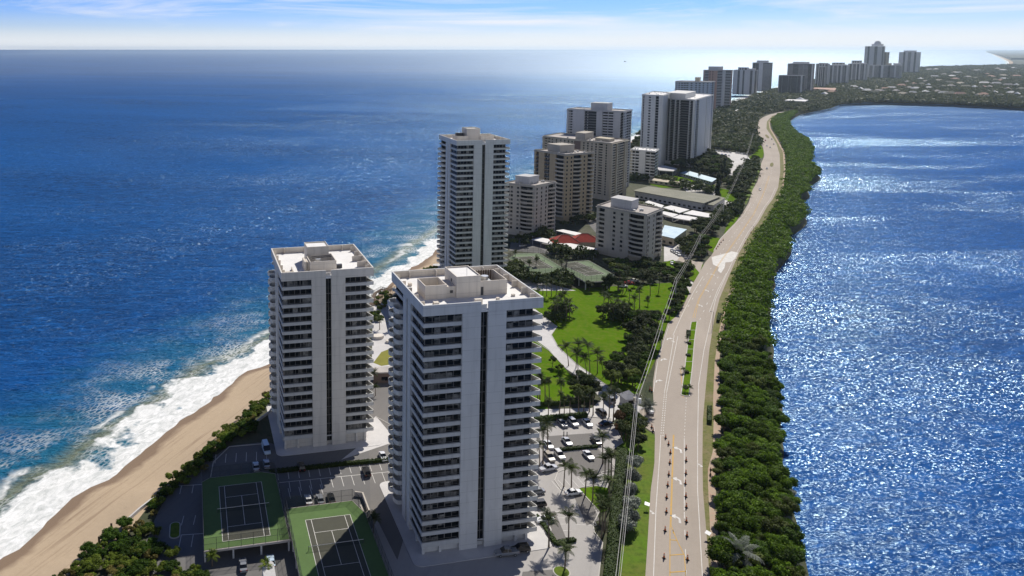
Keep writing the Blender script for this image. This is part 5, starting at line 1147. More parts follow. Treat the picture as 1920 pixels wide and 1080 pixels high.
# mangrove belt between path and lagoon
mg = []
belt = [(p.x, p.y) for p in PL([(x + 5, y) for x, y in PATHR if y > 209])] + [(p.x, p.y) for p in reversed([ler[i] + nrm(ler, i) * 0.6 for i in range(len(ler)) if 60 < ler[i].y < 1135 and ler[i].x < 1130])]
cand = grid_scatter(belt, 3.3)
cand += [Vector((*(G(x, y, 0).xy), .4)) for x, y in [(1474, 930), (1482, 936), (1470, 944)]]
cam = Vector((0, 0)); cand.sort(key=lambda p: p.xy.length)
vis = [p for p in cand if p.y > 120]
near_m = vis[:290]; far_m = vis[290:]
for p in near_m:
    edge = p.z < 2
    tree(p, KM if not edge else KV, 'mangrove_tree', 'dense green mangrove in the belt between the footpath and the lagoon' if not edge else 'grey-green bush standing out in the lagoon water', 'tree', 'mangroves lining the lagoon' if not edge else 'bushes in the lagoon water', random.choice([random.uniform(.7, 1.1), random.uniform(.9, 1.4)]))
def forest(name, label, pts, mat, rmin, rmax, per, lsize, cat='trees', seed=1, h=1.0, squash=.7):
    r = np.random.default_rng(seed); n_ = len(pts)
    if n_ == 0: return
    P_ = np.array([[p.x, p.y, p.z] for p in pts]); rad = r.uniform(rmin, rmax, n_)
    ids = np.repeat(np.arange(n_), per); m_ = len(ids)
    d = r.normal(size=(m_, 3)); d /= np.linalg.norm(d, axis=1)[:, None]; d[:, 2] = np.abs(d[:, 2]) * 1.0 - .15
    lob = r.normal(size=(n_, 5, 3)) * .35; li = r.integers(0, 5, m_)
    q = d * .7 + lob[ids, li]; S = np.stack([rad, rad, rad * squash], 1)[ids]
    p = P_[ids] + q * S + np.array([0, 0, 1.0])[None] * (rad[ids] * .55 * h + 1.0)[:, None]
    nn = d + r.normal(size=(m_, 3)) * .5 + [0, 0, .3]; nn /= np.linalg.norm(nn, axis=1)[:, None]
    t1 = np.cross(nn, r.normal(size=(m_, 3))); t1 /= np.linalg.norm(t1, axis=1)[:, None]; t2 = np.cross(nn, t1); sz = (lsize * rad / ((rmin + rmax) / 2))[ids] * r.uniform(.6, 1.3, m_)
    a = t1 * sz[:, None]; b = t2 * (sz * .6)[:, None]; V = np.stack([p - a, p - b, p + a, p + b], 1).reshape(-1, 3)
    tint = np.clip(r.random(m_) * .5 + r.random(n_)[ids] * .5, 0, 1)
    me = bpy.data.meshes.new(name); me.vertices.add(m_ * 4); me.vertices.foreach_set('co', V.ravel()); me.loops.add(m_ * 4); me.loops.foreach_set('vertex_index', np.arange(m_ * 4, dtype=np.int32))
    me.polygons.add(m_); me.polygons.foreach_set('loop_start', np.arange(0, m_ * 4, 4, dtype=np.int32)); me.polygons.foreach_set('loop_total', np.full(m_, 4, np.int32)); me.update(calc_edges=True)
    me.materials.append(M[mat]); at = me.attributes.new('tint', 'FLOAT', 'FACE'); at.data.foreach_set('value', tint)
    tag(link(name, me), label, cat, None, 'stuff')
forest('mangrove_thicket', 'distant mangrove thicket along the lagoon shore', far_m, 'mangrove', 2.6, 3.8, 170, .55, seed=3)
# far shore and inland woods
def world_poly(px): return [(p.x, p.y) for p in PL(px)]
zoneA = world_poly([(1446, 213), (1470, 208), (1489, 207), (1505, 213.5), (1555, 203.5), (1580, 195.6), (1640, 192.5), (1780, 196.5), (1920, 203.3), (2000, 206), (2000, 128), (1900, 122), (1735, 127), (1640, 137), (1540, 152), (1455, 171), (1380, 196), (1345, 212), (1330, 232), (1345, 262), (1395, 262), (1415, 262), (1414, 236), (1420, 224), (1432, 217)])
ptsA = []
ysn = 1000
def scatter_lod(poly, s0, y0, k_, excl=()):
    xs = [p[0] for p in poly]; ys_ = [p[1] for p in poly]; out = []; y = min(ys_)
    while y < max(ys_):
        sp = s0 * max(1, (y / y0)) ** k_; x = min(xs)
        while x < max(xs):
            q = Vector((x + random.uniform(-.5, .5) * sp, y + random.uniform(-.5, .5) * sp, 4)); x += sp * max(1, x / 2500) ** .5
            if inside(q, poly) and not any(inside(q, e) for e in excl): out.append(q)
        y += sp * .9
    return out
for p in scatter_lod(zoneA, 7.5, 1200, .9, EX): ptsA.append(p)
# houses among the trees on the far shore
HOUSE = []
hr = random.Random(5)
hp = [(1710, 133), (1742, 133), (1755, 132.5), (1790, 139), (1797, 139.5), (1832, 135), (1870, 131), (1880, 134), (1900, 130), (1905, 146), (1713, 162), (1728, 162), (1740, 164), (1752, 147), (1768, 167), (1780, 159), (1783, 166), (1800, 161), (1811, 167), (1826, 168), (1843, 168), (1855, 168), (1866, 154), (1875, 155), (1881, 151.5), (1868, 161), (1890, 164), (1905, 164), (1716, 171), (1742, 170), (1757, 177), (1770, 180), (1780, 181), (1711, 180), (1735, 178), (1800, 182), (1832, 185), (1843, 183), (1864, 179), (1876, 185), (1895, 180), (1906, 182), (1912, 190), (1850, 188), (1640, 178), (1648, 176), (1660, 172), (1672, 170), (1690, 165), (1700, 158), (1680, 176), (1625, 175), (1693, 182), (1705, 170), (1815, 148), (1830, 150), (1760, 155), (1790, 152), (1850, 142), (1845, 160), (1725, 152), (1735, 157), (1888, 172), (1915, 172), (1600, 168), (1613, 172), (1560, 178), (1545, 182), (1500, 193), (1880, 145), (1858, 147), (1770, 143), (1785, 146)]
roofmats = ['roof_tan', 'cream', 'offwhite', 'roof_tan', 'pinkwall', 'grey_roof', 'greyfar', 'roof_white']
for i, (x, y) in enumerate(hp):
    c = G(x, y); sc_ = 1 + max(0, (c.xy.length - 2200) / 2500); w_, d_ = hr.uniform(13, 25) * sc_ ** .6, hr.uniform(11, 16) * sc_ ** .5; rz = hr.choice([0, R(90), R(30), R(-30)]); mt = hr.choice(roofmats)
    nm = {'roof_white': 'white', 'cream': 'cream', 'offwhite': 'pale grey', 'roof_tan': 'tan', 'pinkwall': 'terracotta', 'grey_roof': 'grey-green', 'greyfar': 'grey'}[mt]
    t = empty('house', (c.x, c.y, 4), 'small house with a %s hip roof among the trees across the lagoon' % nm, 'house', 'houses across the lagoon', rz)
    q = MB(); q.box(-w_ / 2 + .6, -d_ / 2 + .6, 0, w_ / 2 - .6, d_ / 2 - .6, 8); q.build('wall', M['cream'], t)
    q = MB(); e_ = d_ * .35; q.add([(-w_ / 2, -d_ / 2, 8), (w_ / 2, -d_ / 2, 8), (w_ / 2, d_ / 2, 8), (-w_ / 2, d_ / 2, 8), (-w_ / 2 + e_, 0, 12.5), (w_ / 2 - e_, 0, 12.5)], [(0, 1, 5, 4), (1, 2, 5), (2, 3, 4, 5), (3, 0, 4), (3, 2, 1, 0)]); q.build('roof', M[mt], t)
    v = Vector((math.cos(rz), math.sin(rz))); HOUSE.append((c.xy, w_ * .62))
    tov = (Vector((0, 0)) - c.xy).normalized(); HOUSE.append((c.xy + tov * w_ * .9, w_ * .6)); HOUSE.append((c.xy + tov * w_ * 1.9, w_ * .5))
ptsA = [p for p in ptsA if not any((p.xy - h_[0]).length < h_[1] for h_ in HOUSE)]
nearA = [p for p in ptsA if p.xy.length < 2000]; farA = [p for p in ptsA if p.xy.length >= 2000]
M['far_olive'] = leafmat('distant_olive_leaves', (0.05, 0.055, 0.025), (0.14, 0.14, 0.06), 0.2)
random.shuffle(nearA); k_ = len(nearA)
forest('woodland', 'distant woods behind the road bend', nearA[:int(k_ * .5)], 'far_leaf', 4.0, 6.5, 80, 1.3, seed=11)
forest('woodland', 'darker distant trees scattered behind the road bend', nearA[int(k_ * .5):int(k_ * .78)], 'broad', 3.5, 7.5, 80, 1.3, seed=13, h=1.3)
forest('woodland', 'paler distant trees scattered behind the road bend', nearA[int(k_ * .78):int(k_ * .94)], 'far_olive', 2.5, 5.0, 80, 1.1, seed=14)
forest('woodland', 'hazy woods around the far houses', farA, 'far_leaf', 5.5, 10.5, 34, 3.0, seed=12, squash=.36)
# low headland across the bay at the horizon
mb = MB(); hl = [G(1852, 98.6, 0), G(1870, 103.8, 0), G(1886, 109.5, 0), G(1896, 113, 0), G(2200, 112, 0), G(2200, 95, 0), G(1850, 95.4, 0)]
mb.prism([(p.x, p.y) for p in (hl if sum(hl[i].x * hl[(i + 1) % 7].y - hl[(i + 1) % 7].x * hl[i].y for i in range(7)) > 0 else hl[::-1])], 3, 26); tag(mb.build('far_headland', M['land']), kind='structure')

# dune scrub along the beach
dz = world_poly([(104, 1086), (160, 1042), (226, 992), (250, 972), (285, 990), (298, 1010), (290, 1030), (320, 1040), (350, 1055), (372, 1068), (390, 1100), (300, 1200), (60, 1200)])
sc1 = grid_scatter(dz, 2.9)
for p in sc1[:140]: tree(p, KS, 'dune_shrub', 'sunlit sea-grape shrub on the dune at the bottom left', 'shrub', 'shrubs on the bottom left dune', random.uniform(.6, 1.15))
dz2 = world_poly([(272, 968), (290, 936), (308, 912), (343, 880), (383, 848), (422, 808), (481, 757), (512, 736), (516, 752), (480, 790), (470, 815), (430, 832), (400, 858), (385, 885), (350, 905), (330, 920), (312, 940), (300, 962), (285, 975)])
for p in grid_scatter(dz2, 2.4)[:210]: tree(p, KS, 'dune_shrub', 'low dark shrub on the dune between beach and tower', 'shrub', 'shrubs on the dune by the towers', random.uniform(.6, .95))
dz3 = world_poly([(699, 578), (712, 552), (730, 548), (742, 560), (728, 566), (716, 580), (722, 600), (703, 612)])
for p in grid_scatter(dz3, 3.0): tree(p, KS, 'dune_shrub', 'low green shrub between boardwalk and pool terrace', 'shrub', 'shrubs by the boardwalk', random.uniform(.6, .9))
for x, y in [(812, 506), (800, 510), (820, 512)]: tree(G(x, y), KS, 'dune_shrub', 'shrub on the beach edge left of the tallest matching tower', 'shrub', 'shrubs left of the tallest matching tower', 1.1)
# hedge along the boundary: one long clipped hedge
def hedge(pts, w, h, label, nm='hedge', mat='hedge_leaf', seed=1, dens=16, z=4.0):
    P_ = PL(pts, z); c0 = P_[0].copy(); r = np.random.default_rng(seed); v = []; f = []; tl = []
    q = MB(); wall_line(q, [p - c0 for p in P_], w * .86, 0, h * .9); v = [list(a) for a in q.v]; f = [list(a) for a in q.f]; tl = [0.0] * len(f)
    for a, b in zip(P_[:-1], P_[1:]):
        d = (b - a); l = d.length; d = d.normalized(); s = Vector((-d.y, d.x, 0)); k_ = min(6000, int(l * (w + 2 * h) * dens))
        for i in range(k_):
            u = r.random() * l; m_ = r.random() * (w + 2 * h)
            if m_ < w: p = a + d * u + s * (m_ - w / 2) + Vector((0, 0, h + r.normal() * .07)); n_ = Vector((0, 0, 1))
            else:
                sg = -1 if m_ < w + h else 1; p = a + d * u + s * (sg * w / 2) + Vector((0, 0, r.random() * h)); n_ = s * sg
            n_ = (n_ + Vector(r.normal(size=3)) * .5).normalized(); t1 = n_.cross(Vector(r.normal(size=3))).normalized() * .2; t2 = n_.cross(t1) * .7; p = p - c0; n0 = len(v)
            v += [list(p - t1), list(p - t2), list(p + t1), list(p + t2)]; f.append([n0, n0 + 1, n0 + 2, n0 + 3]); tl.append(float(r.random()))
    me = bpy.data.meshes.new(nm); me.from_pydata(v, [], f); me.materials.append(M[mat]); at = me.attributes.new('tint', 'FLOAT', 'FACE'); at.data.foreach_set('value', tl)
    return tag(link(nm, me, None, c0), label, 'hedge')
hedge([(1141, 1150), (1146, 1080), (1155, 980), (1163, 900), (1167, 850)], 3.0, 1.7, 'long clipped hedge between the parking lot and the roadside verge')
hedge([(505, 888), (640, 873), (700, 868), (737, 863)], 1.1, 1.0, 'clipped hedge between the two rows of bays in the left lot', seed=2)
hedge([(1002, 791), (1060, 786), (1100, 782)], 1.5, 1.6, 'hedge along the top edge of the right parking lot', seed=3)
hedge([(1003, 762), (1060, 758), (1112, 752)], 1.2, 1.2, 'hedge along the lower lawn above the drive', seed=4)
hedge([(1006, 970), (1022, 990), (1042, 1022)], 1.0, .8, 'low hedge beside the bays at the foot of the nearest tower', seed=5)
hedge([(1042, 1022), (1060, 1018), (1078, 1014)], 1.2, .8, 'short low hedge under two palms in the right lot', seed=6)
hedge([(1050, 846), (1100, 841), (1120, 840)], 1.0, .9, 'short hedge between two parked white cars rows in the right lot', seed=7)
hedge([(1330, 795), (1330, 768)], 1.3, 1.5, 'dark clipped block hedge in the verge between road and footpath', seed=8)
hedge([(1346, 605), (1349, 592)], 1.2, 1.4, 'small clipped hedge in the verge level with the traffic island', seed=9)
hedge([(500, 1000), (500, 1002)], .1, .1, 'x', seed=10) if False else None
for x0, y0, x1, y1, l_ in [(1281, 728, 1291, 728, 'clump of dark palmetto at the near tip of the traffic island'), (1283, 700, 1293, 700, 'second dark clump from the near tip of the traffic island'), (1286, 668, 1296, 668, 'middle dark clump on the traffic island'), (1288, 645, 1298, 646, 'fourth dark clump on the traffic island'), (1290, 630, 1293, 622, 'last dark clump on the left side of the traffic island')]:
    hedge([(x0 + 1, y0), (x1 - 2, y1)], 1.6, .8, l_, 'palmetto_clump', 'broad', seed=x0)
# palms
r_ = random.Random(3)
def palms(lst, what, group, kinds=(1, 2), crowns=None, sc=1.0):
    for i, (x, y) in enumerate(lst):
        k_ = kinds[i % len(kinds)]; palm(x, y, (ordinal(i) + ' palm from the left ' + what) if len(lst) > 1 else 'palm ' + what, group, k_, crowns, sc * r_.uniform(.88, 1.12))
palms(sorted([(1057, 913), (1071, 920), (1097, 930), (1111, 940)]), 'standing around the islands in the right parking lot', 'palms in the right parking lot', (1,))
palms(sorted([(1134, 898), (1140, 900), (1146, 902), (1130, 870)]), 'at the hedge end of the right parking lot', 'palms at the hedge by the lot', (2, 1))
palms(sorted([(1124, 985), (1133, 1000), (1143, 955), (1128, 1010)]), 'between the right lot and the long hedge lower down', 'palms along the hedge', (1, 2))
palms(sorted([(1029, 1027), (1066, 1016), (1059, 1068)]), 'at the low hedge and round bed near the bottom', 'palms near the bottom', (1, 0, 1))
palms(sorted([(1018, 870), (1027, 848), (1012, 880)]), 'against the right side of the nearest tower', 'palms beside the nearest tower', (2, 3))
palms(sorted([(1012, 750), (1022, 752), (1030, 750), (1052, 752), (1008, 748)]), 'on the lower lawn beside the nearest tower', 'palms on the lower lawn', (1, 2), PALMTHATCH, 1.0)
palms(sorted([(1028, 785), (1049, 776), (1058, 778), (1068, 784), (1085, 775), (1094, 778), (1105, 772), (1112, 778)]), 'along the light drive above the right lot', 'palms along the drive', (1, 2, 1), PALMTHATCH, .9)
palms(sorted([(1084, 700), (1080, 690), (1100, 705), (1066, 686), (1120, 700), (1132, 706), (1106, 698)]), 'leaning coconut palms along the pale footpath', 'coconut palms along the footpath', (4, 5, 4), PALMCOCO, .8)
palms(sorted([(1044, 600), (1048, 592), (1058, 590), (1062, 602), (1056, 596), (1068, 598), (1040, 604)]), 'in the tall cluster at the lawn top left', 'palm cluster on the lawn', (3, 3, 2, 6), None, .95)
palms(sorted([(1025, 555), (1034, 556), (1043, 553), (1018, 552), (1050, 550), (1055, 556)]), 'at the top edge of the lawn by the terrace', 'palms at the terrace edge', (2, 1), None, .9)
palms(sorted([(1140, 598), (1150, 602), (1159, 598), (1168, 604), (1180, 600), (1131, 590), (1190, 595)]), 'in the grove in the middle of the lawn', 'palms in the lawn grove', (2, 3, 1), None, .95)
palms(sorted([(1199, 578), (1219, 555), (1201, 540), (1190, 535), (1160, 545), (1168, 548), (1175, 545)]), 'scattered on the upper right of the lawn', 'palms on the upper lawn', (2, 1), PALMTHATCH, 1.05)
palms(sorted([(993, 513), (1004, 513), (1053, 508), (1060, 510), (966, 495), (1168, 538)]), 'in front of the far tennis courts', 'palms by the far courts', (2, 1), PALMTHATCH, .95)
palms(sorted([(1150, 790), (1142, 782), (1130, 795)]), 'at the top right corner of the right lot', 'palms at the lot corner', (3, 2), None, 1.0)
palms(sorted([(700, 720), (704, 742)]), 'right beside the shorter grey tower', 'palms beside the shorter tower', (0,), None, .8)
palms([(1384, 1068)], 'with big grey fronds in the mangroves at the bottom right', None, (6,), [palm_crown(90, 24, 4.6, .7, 'palm_silver', .8, 9)], 1.25)
palms([(1213, 778)], 'with big grey fronds beside the road entrance', None, (6,), [palm_crown(91, 24, 4.2, .7, 'palm_silver', .8, 9)], 1.0)
palms([(700, 1000), ], 'in the shade between the right tennis court and the nearest tower', None, (0,), None, .8)
palms([(398, 1062), (500, 1085)], 'with orange fronds at the near edge of the left court', 'palms at the near court edge', (6,), [palm_crown(92, 18, 2.2, 1.0, 'scrub', .5)], .9)
palms(sorted([(1008, 560), (712, 618), (733, 620)]), 'near the pool terrace', 'palms by the pool terrace', (0,), None, .8)
for i, (x, y) in enumerate([(1284, 735), (1293, 735), (1281, 700), (1289, 640)]): palm(x, y, ordinal(i) + ' small palm from the near tip of the traffic island', 'small palms on the traffic island', 6, PALMC, .55)
palms(sorted([(1215, 572), (1235, 548), (1180, 565)]), 'alone on the open upper right of the lawn', 'palms on the open lawn', (1, 0, 2), PALMTHATCH, .85)
palms(sorted([(1270, 335), (1290, 340), (1310, 345), (1352, 352), (1366, 350), (1376, 345), (1385, 352), (1392, 345)]), 'on the small lawns above the low building', 'palms above the low building', (2, 3), PALMTHATCH, 1.1)
# broadleaf trees by area
GROVE = []
def grove(px, sp, kinds, nm, label, group, s0, s1, cat='tree', lim=200, excl=EX):
    for p in grid_scatter(world_poly(px), sp, .4, excl)[:lim]: GROVE.append((p, kinds, nm, label, cat, group, random.uniform(s0, s1)))
grove([(1188, 612), (1228, 600), (1240, 600), (1222, 660), (1205, 700), (1190, 742), (1165, 742), (1135, 725), (1150, 690), (1180, 665), (1175, 640)], 4.6, KB, 'broadleaf_tree', 'dark spreading tree in the wood between lawn and road', 'trees between lawn and road', .85, 1.25)
grove([(1075, 735), (1095, 722), (1112, 740), (1120, 752), (1108, 762), (1075, 760)], 3.6, KB, 'broadleaf_tree', 'dark tree crowded at the entrance drive', 'trees by the entrance drive', .7, 1.0)
grove([(1160, 790), (1186, 775), (1204, 800), (1196, 850), (1188, 862), (1168, 858), (1172, 830)], 3.8, KB, 'broadleaf_tree', 'dark tree in the row between the right lot and the verge', 'trees beside the verge', .7, 1.0)
for i, (x, y) in enumerate([(1187, 884), (1186, 908), (1184, 938), (1182, 958), (1180, 985), (1176, 1000)]): tree(G(x, y), KV, 'silver_shrub', ordinal(i) + ' silvery round shrub from the top in the row beside the hedge', 'shrub', 'silvery shrubs beside the hedge', 1.15)
grove([(1148, 588), (1185, 588), (1190, 606), (1150, 606)], 3.6, KB, 'broadleaf_tree', 'dark bush under the palms of the lawn grove', 'bushes in the lawn grove', .4, .6)
grove([(1038, 590), (1070, 590), (1072, 606), (1038, 606)], 5.0, KB, 'broadleaf_tree', 'dark bush at the foot of the tall palm cluster', 'bushes at the palm cluster', .25, .4)
grove([(1095, 535), (1150, 530), (1160, 545), (1100, 548)], 4.0, KB, 'broadleaf_tree', 'round tree in front of the far right tennis court', 'trees before the far courts', .8, 1.2)
for x, y, l_ in [(1100, 735, 'reddish-brown tree at the entrance drive'), (1160, 800, 'reddish-brown tree between gatehouse and right lot'), (1165, 820, 'second reddish-brown tree beside the hedge end')]: tree(G(x, y), KRED, 'broadleaf_tree', l_, 'tree', None, .9)
for x, y, s, l_ in [(1130, 600, .9, 'open-crowned tree left of the lawn grove'), (1036, 688, .6, 'round dark bush on the lower lawn'), (1048, 700, .55, 'second round bush on the lower lawn')]: tree(G(x, y), KB, 'broadleaf_tree', l_, 'tree', None, s)
grove([(950, 520), (960, 505), (1000, 520), (1052, 520), (1098, 530), (1100, 540), (1010, 535), (960, 530)], 4.0, KB, 'broadleaf_tree', 'low tree in the strip before the far tennis courts', 'low trees before the far courts', .35, .6, excl=EX)
grove([(1130, 500), (1215, 498), (1262, 520), (1235, 535), (1160, 530)], 5.0, KB, 'broadleaf_tree', 'dark tree at the foot of the low square block', 'trees below the low square block', .7, 1.1)
grove([(1245, 512), (1292, 500), (1318, 500), (1300, 545), (1262, 600), (1245, 600), (1270, 545)], 4.6, KB, 'broadleaf_tree', 'grey-green tree under the power line', 'trees under the power line', .6, .95, excl=EX + [world_poly([(1296, 489), (1322, 492), (1311, 518), (1290, 535)])])
grove([(1262, 470), (1300, 452), (1345, 440), (1335, 482), (1300, 490)], 5.0, KB, 'broadleaf_tree', 'dark tree beside the upper intersection', 'trees by the upper intersection', .7, 1.1, excl=EX + [world_poly([(1325, 467), (1337, 474), (1352, 448), (1340, 444), (1322, 445)])])
grove([(1300, 430), (1345, 418), (1342, 440), (1300, 450)], 5.0, KB, 'broadleaf_tree', 'dark round tree beside the carports', 'trees beside the carports', .9, 1.3)
grove([(1345, 400), (1372, 395), (1392, 388), (1378, 405), (1355, 428), (1345, 425)], 5.5, KB, 'broadleaf_tree', 'tree by the road opposite the low building', 'trees by the road near the low building', .6, .9, excl=EX + [world_poly([(1357, 440), (1366, 430), (1390, 400), (1378, 404)])])
grove([(1180, 345), (1215, 338), (1250, 350), (1330, 365), (1335, 360), (1290, 347), (1235, 338), (1186, 330)], 6.5, KB, 'broadleaf_tree', 'tree behind the long low building', 'trees behind the low building', .7, 1.1)
grove([(1262, 322), (1300, 300), (1325, 292), (1372, 312), (1360, 345), (1340, 332), (1290, 318)], 7.0, KB, 'broadleaf_tree', 'dark tree at the foot of the big white high-rise', 'trees below the big white high-rise', 1.1, 1.7)
grove([(1360, 345), (1378, 335), (1400, 308), (1418, 300), (1422, 320), (1405, 355), (1395, 385), (1378, 375)], 6.5, KB, 'broadleaf_tree', 'tree on the left roadside below the parking rows', 'trees on the upper left roadside', .9, 1.3)
grove([(950, 452), (1000, 448), (1005, 440), (1042, 428), (1110, 408), (1118, 415), (1060, 430), (1040, 445), (960, 470)], 7.0, KB, 'broadleaf_tree', 'tree at the foot of the beige and brown blocks', 'trees below the beige and brown blocks', .5, .9)
grove([(1020, 478), (1060, 470), (1115, 482), (1118, 492), (1060, 486)], 5.5, KB, 'broadleaf_tree', 'small reddish tree behind the far tennis courts', 'small trees behind the far courts', .35, .55)
grove([(1186, 278), (1200, 262), (1206, 270), (1206, 300), (1190, 300)], 7.5, KB, 'broadleaf_tree', 'tree on the shore left of the big white high-rise', 'shore trees by the big white high-rise', 1.3, 1.8)
GROVE.sort(key=lambda g: g[0].xy.length / g[6])
for g in GROVE[:285]: tree(*g)
forest('woodland', 'far trees of the groves up the road', [g[0] for g in GROVE[285:]], 'broad', 2.6, 4.6, 200, .8, seed=31)
tree(G(1345, 372), KP, 'pine_tree', 'tall dark columnar pine beside the end wing of the low building', 'tree', None, 1.1)
for x, y in [(1352, 340), (1358, 335)]: tree(G(x, y), KP, 'pine_tree', 'dark pine below the parking rows', 'tree', 'pines below the parking rows', .9)
# woods between the big white high-rise and the road bend: reads as one mass
zoneB = world_poly([(1338, 262), (1420, 262), (1428, 268), (1410, 292), (1398, 287), (1325, 279), (1330, 270)])
zb = [p for p in grid_scatter(zoneB, 6.0, .45, EX)]; random.shuffle(zb); k_ = len(zb)
forest('woodland', 'dense dark woods left of the upper road', zb[:k_ // 2], 'broad', 3.0, 6.0, 150, .9, seed=21)
forest('woodland', 'greyer trees in the woods left of the upper road', zb[k_ // 2:int(k_ * .8)], 'far_leaf', 3.0, 5.5, 150, .9, seed=23)
forest('woodland', 'olive trees in the woods left of the upper road', zb[int(k_ * .8):int(k_ * .92)], 'far_olive', 2.0, 4.0, 150, .8, seed=24)
zoneC = world_poly([(1180, 402), (1205, 385), (1330, 418), (1330, 428), (1295, 425), (1250, 412)])
forest('ground_planting', 'low planting around the carports', [p for p in grid_scatter(zoneC, 5.5, .4, EX)], 'broad', 1.6, 2.6, 90, .5, seed=22)

# ------------------------------------------------------------------ vehicles
def car_meshes(kind):
    """body profile along x (length), lofted across y; returns dict of meshes"""
    specs = dict(
        sedan=(4.7, 1.8, [(-2.35, .35, .62), (-2.3, .3, .88), (-1.55, .3, .98), (-.9, .3, .98), (.9, .3, .95), (1.3, .3, .92), (2.15, .3, .78), (2.35, .35, .58)], [(-1.65, .98), (-1.05, 1.40), (.15, 1.43), (.95, .96)]),
        suv=(4.7, 1.9, [(-2.35, .4, .8), (-2.32, .35, 1.1), (-1.6, .35, 1.12), (1.0, .35, 1.08), (1.35, .35, 1.04), (2.2, .35, .92), (2.35, .4, .65)], [(-2.25, 1.1), (-1.95, 1.70), (.25, 1.72), (1.1, 1.08)]),
        van=(5.6, 2.05, [(-2.8, .4, 1.1), (-2.78, .35, 1.25), (-1.6, .35, 1.25), (1.5, .35, 1.25), (1.9, .35, 1.15), (2.6, .35, 1.0), (2.8, .4, .7)], [(-2.75, 1.25), (-2.6, 2.35), (1.2, 2.4), (2.0, 1.15)]),
        pickup=(5.6, 1.95, [(-2.8, .45, .95), (-2.78, .4, 1.12), (-1.0, .4, 1.12), (1.2, .4, 1.10), (1.5, .4, 1.08), (2.6, .4, .95), (2.8, .45, .65)], [(-.95, 1.12), (-.75, 1.78), (.6, 1.80), (1.4, 1.1)]))
    Ln, W, prof, cab = specs[kind]; q = MB(); cols = []
    for x, zb, zt in prof:
        tpr = 1 - .14 * (abs(x) / (Ln / 2)) ** 4; w = W / 2 * tpr
        cols.append([(x, -w * .94, zb), (x, -w, (zb + zt) / 2), (x, -w * .93, zt), (x, w * .93, zt), (x, w, (zb + zt) / 2), (x, w * .94, zb)])
    v = [p for c_ in cols for p in c_]; f = []
    for i in range(len(cols) - 1):
        for k_ in range(6): f.append((i * 6 + k_, (i + 1) * 6 + k_, (i + 1) * 6 + (k_ + 1) % 6, i * 6 + (k_ + 1) % 6))
    f += [(5, 4, 3, 2, 1, 0), tuple((len(cols) - 1) * 6 + k_ for k_ in range(6))]; q.add(v, f)
    # roof panel belongs to the painted body
    (x0, z0), (x1, z1), (x2, z2), (x3, z3) = cab; wt = W / 2 * .72; wb = W / 2 * .90
    q.add([(x1, -wt, z1), (x2, -wt, z2), (x2, wt, z2), (x1, wt, z1), (x1, -wt, z1 + .05), (x2, -wt, z2 + .05), (x2, wt, z2 + .05), (x1, wt, z1 + .05)], [(4, 5, 6, 7), (0, 1, 5, 4), (1, 2, 6, 5), (2, 3, 7, 6), (3, 0, 4, 7)])
    for sx in (0.5,):
        xm = x1 + (x2 - x1) * sx; 
        for s in (-1, 1): q.add([(xm - .06, s * wb * 1.005, (z0 + z3) / 2), (xm + .06, s * wb * 1.005, (z0 + z3) / 2), (xm + .06, s * wt * 1.01, z1), (xm - .06, s * wt * 1.01, z1)], [(0, 1, 2, 3)])
    if kind == 'pickup': q.box(-2.65, -.8, 1.121, -1.1, .8, 1.122)
    if kind == 'van': q.add([(x0, -wb, z0), (x1 + .1, -wt - .02, z1), (.4, -wt - .02, z2), (.4, -wb, z0)], [(0, 1, 2, 3)]); q.add([(x0, wb, z0), (x1 + .1, wt + .02, z1), (.4, wt + .02, z2), (.4, wb, z0)], [(3, 2, 1, 0)])
    g = MB(); e = .004
    g.add([(x0, -wb, z0 + e), (x1, -wt, z1), (x2, -wt, z2), (x3, -wb, z3 + e), (x0, wb, z0 + e), (x1, wt, z1), (x2, wt, z2), (x3, wb, z3 + e)], [(0, 3, 2, 1), (4, 5, 6, 7), (0, 1, 5, 4), (2, 3, 7, 6)])
    wh = MB(); rr = .34 if kind != 'sedan' else .32
    wh.tube([(0, -.11, 0), (0, .11, 0)], rr, 12); hub = MB(); hub.tube([(0, -.115, 0), (0, .115, 0)], rr * .55, 8)
    return dict(L=Ln, W=W, body=q, glass=g.mesh('window', M['car_glass']), wheel=wh.mesh('wheel', M['rubber']), hub=hub.mesh('rim', M['metal']), rr=rr)
CARS = {k_: car_meshes(k_) for k_ in ('sedan', 'suv', 'van', 'pickup')}; BODY = {}
LAMP = MB(); LAMP.box(-.06, -.17, -.07, .02, .17, .07); LAMPM = LAMP.mesh('headlight', M['car_silver']); TL = MB(); TL.box(-.02, -.15, -.1, .05, .15, .1); TLM = TL.mesh('tail_light', M['car_red'])
def car(c, ang, kind, colr, label, group=None, z=None, small=False):
    K = CARS[kind]; key = (kind, colr)
    if key not in BODY: BODY[key] = K['body'].mesh('body', M[colr])
    if z is not None: c = Vector((c.x, c.y, z))
    t = empty('parked_car' if 'pickup' != kind else 'pickup_truck', c, label, {'sedan': 'car', 'suv': 'car', 'van': 'van', 'pickup': 'pickup truck'}[kind], group, ang)
    link('body', BODY[key], t); link('window', K['glass'], t)
    for sx in (-.31, .31):
        for sy in (-1, 1):
            w = link('wheel', K['wheel'], t, (sx * K['L'], sy * (K['W'] / 2 - .1), K['rr']))
            if not small: link('rim', K['hub'], w)
    if not small:
        for sy in (-1, 1): link('headlight', LAMPM, t, (K['L'] / 2 - .02, sy * K['W'] * .33, .68)); link('tail_light', TLM, t, (-K['L'] / 2, sy * K['W'] * .36, .8))
    return t
def adir(p, q): a = G(*p); b = G(*q); d = b - a; return math.atan2(d.y, d.x)
Zl = 4.08; UP = R(90); DN = R(-90)
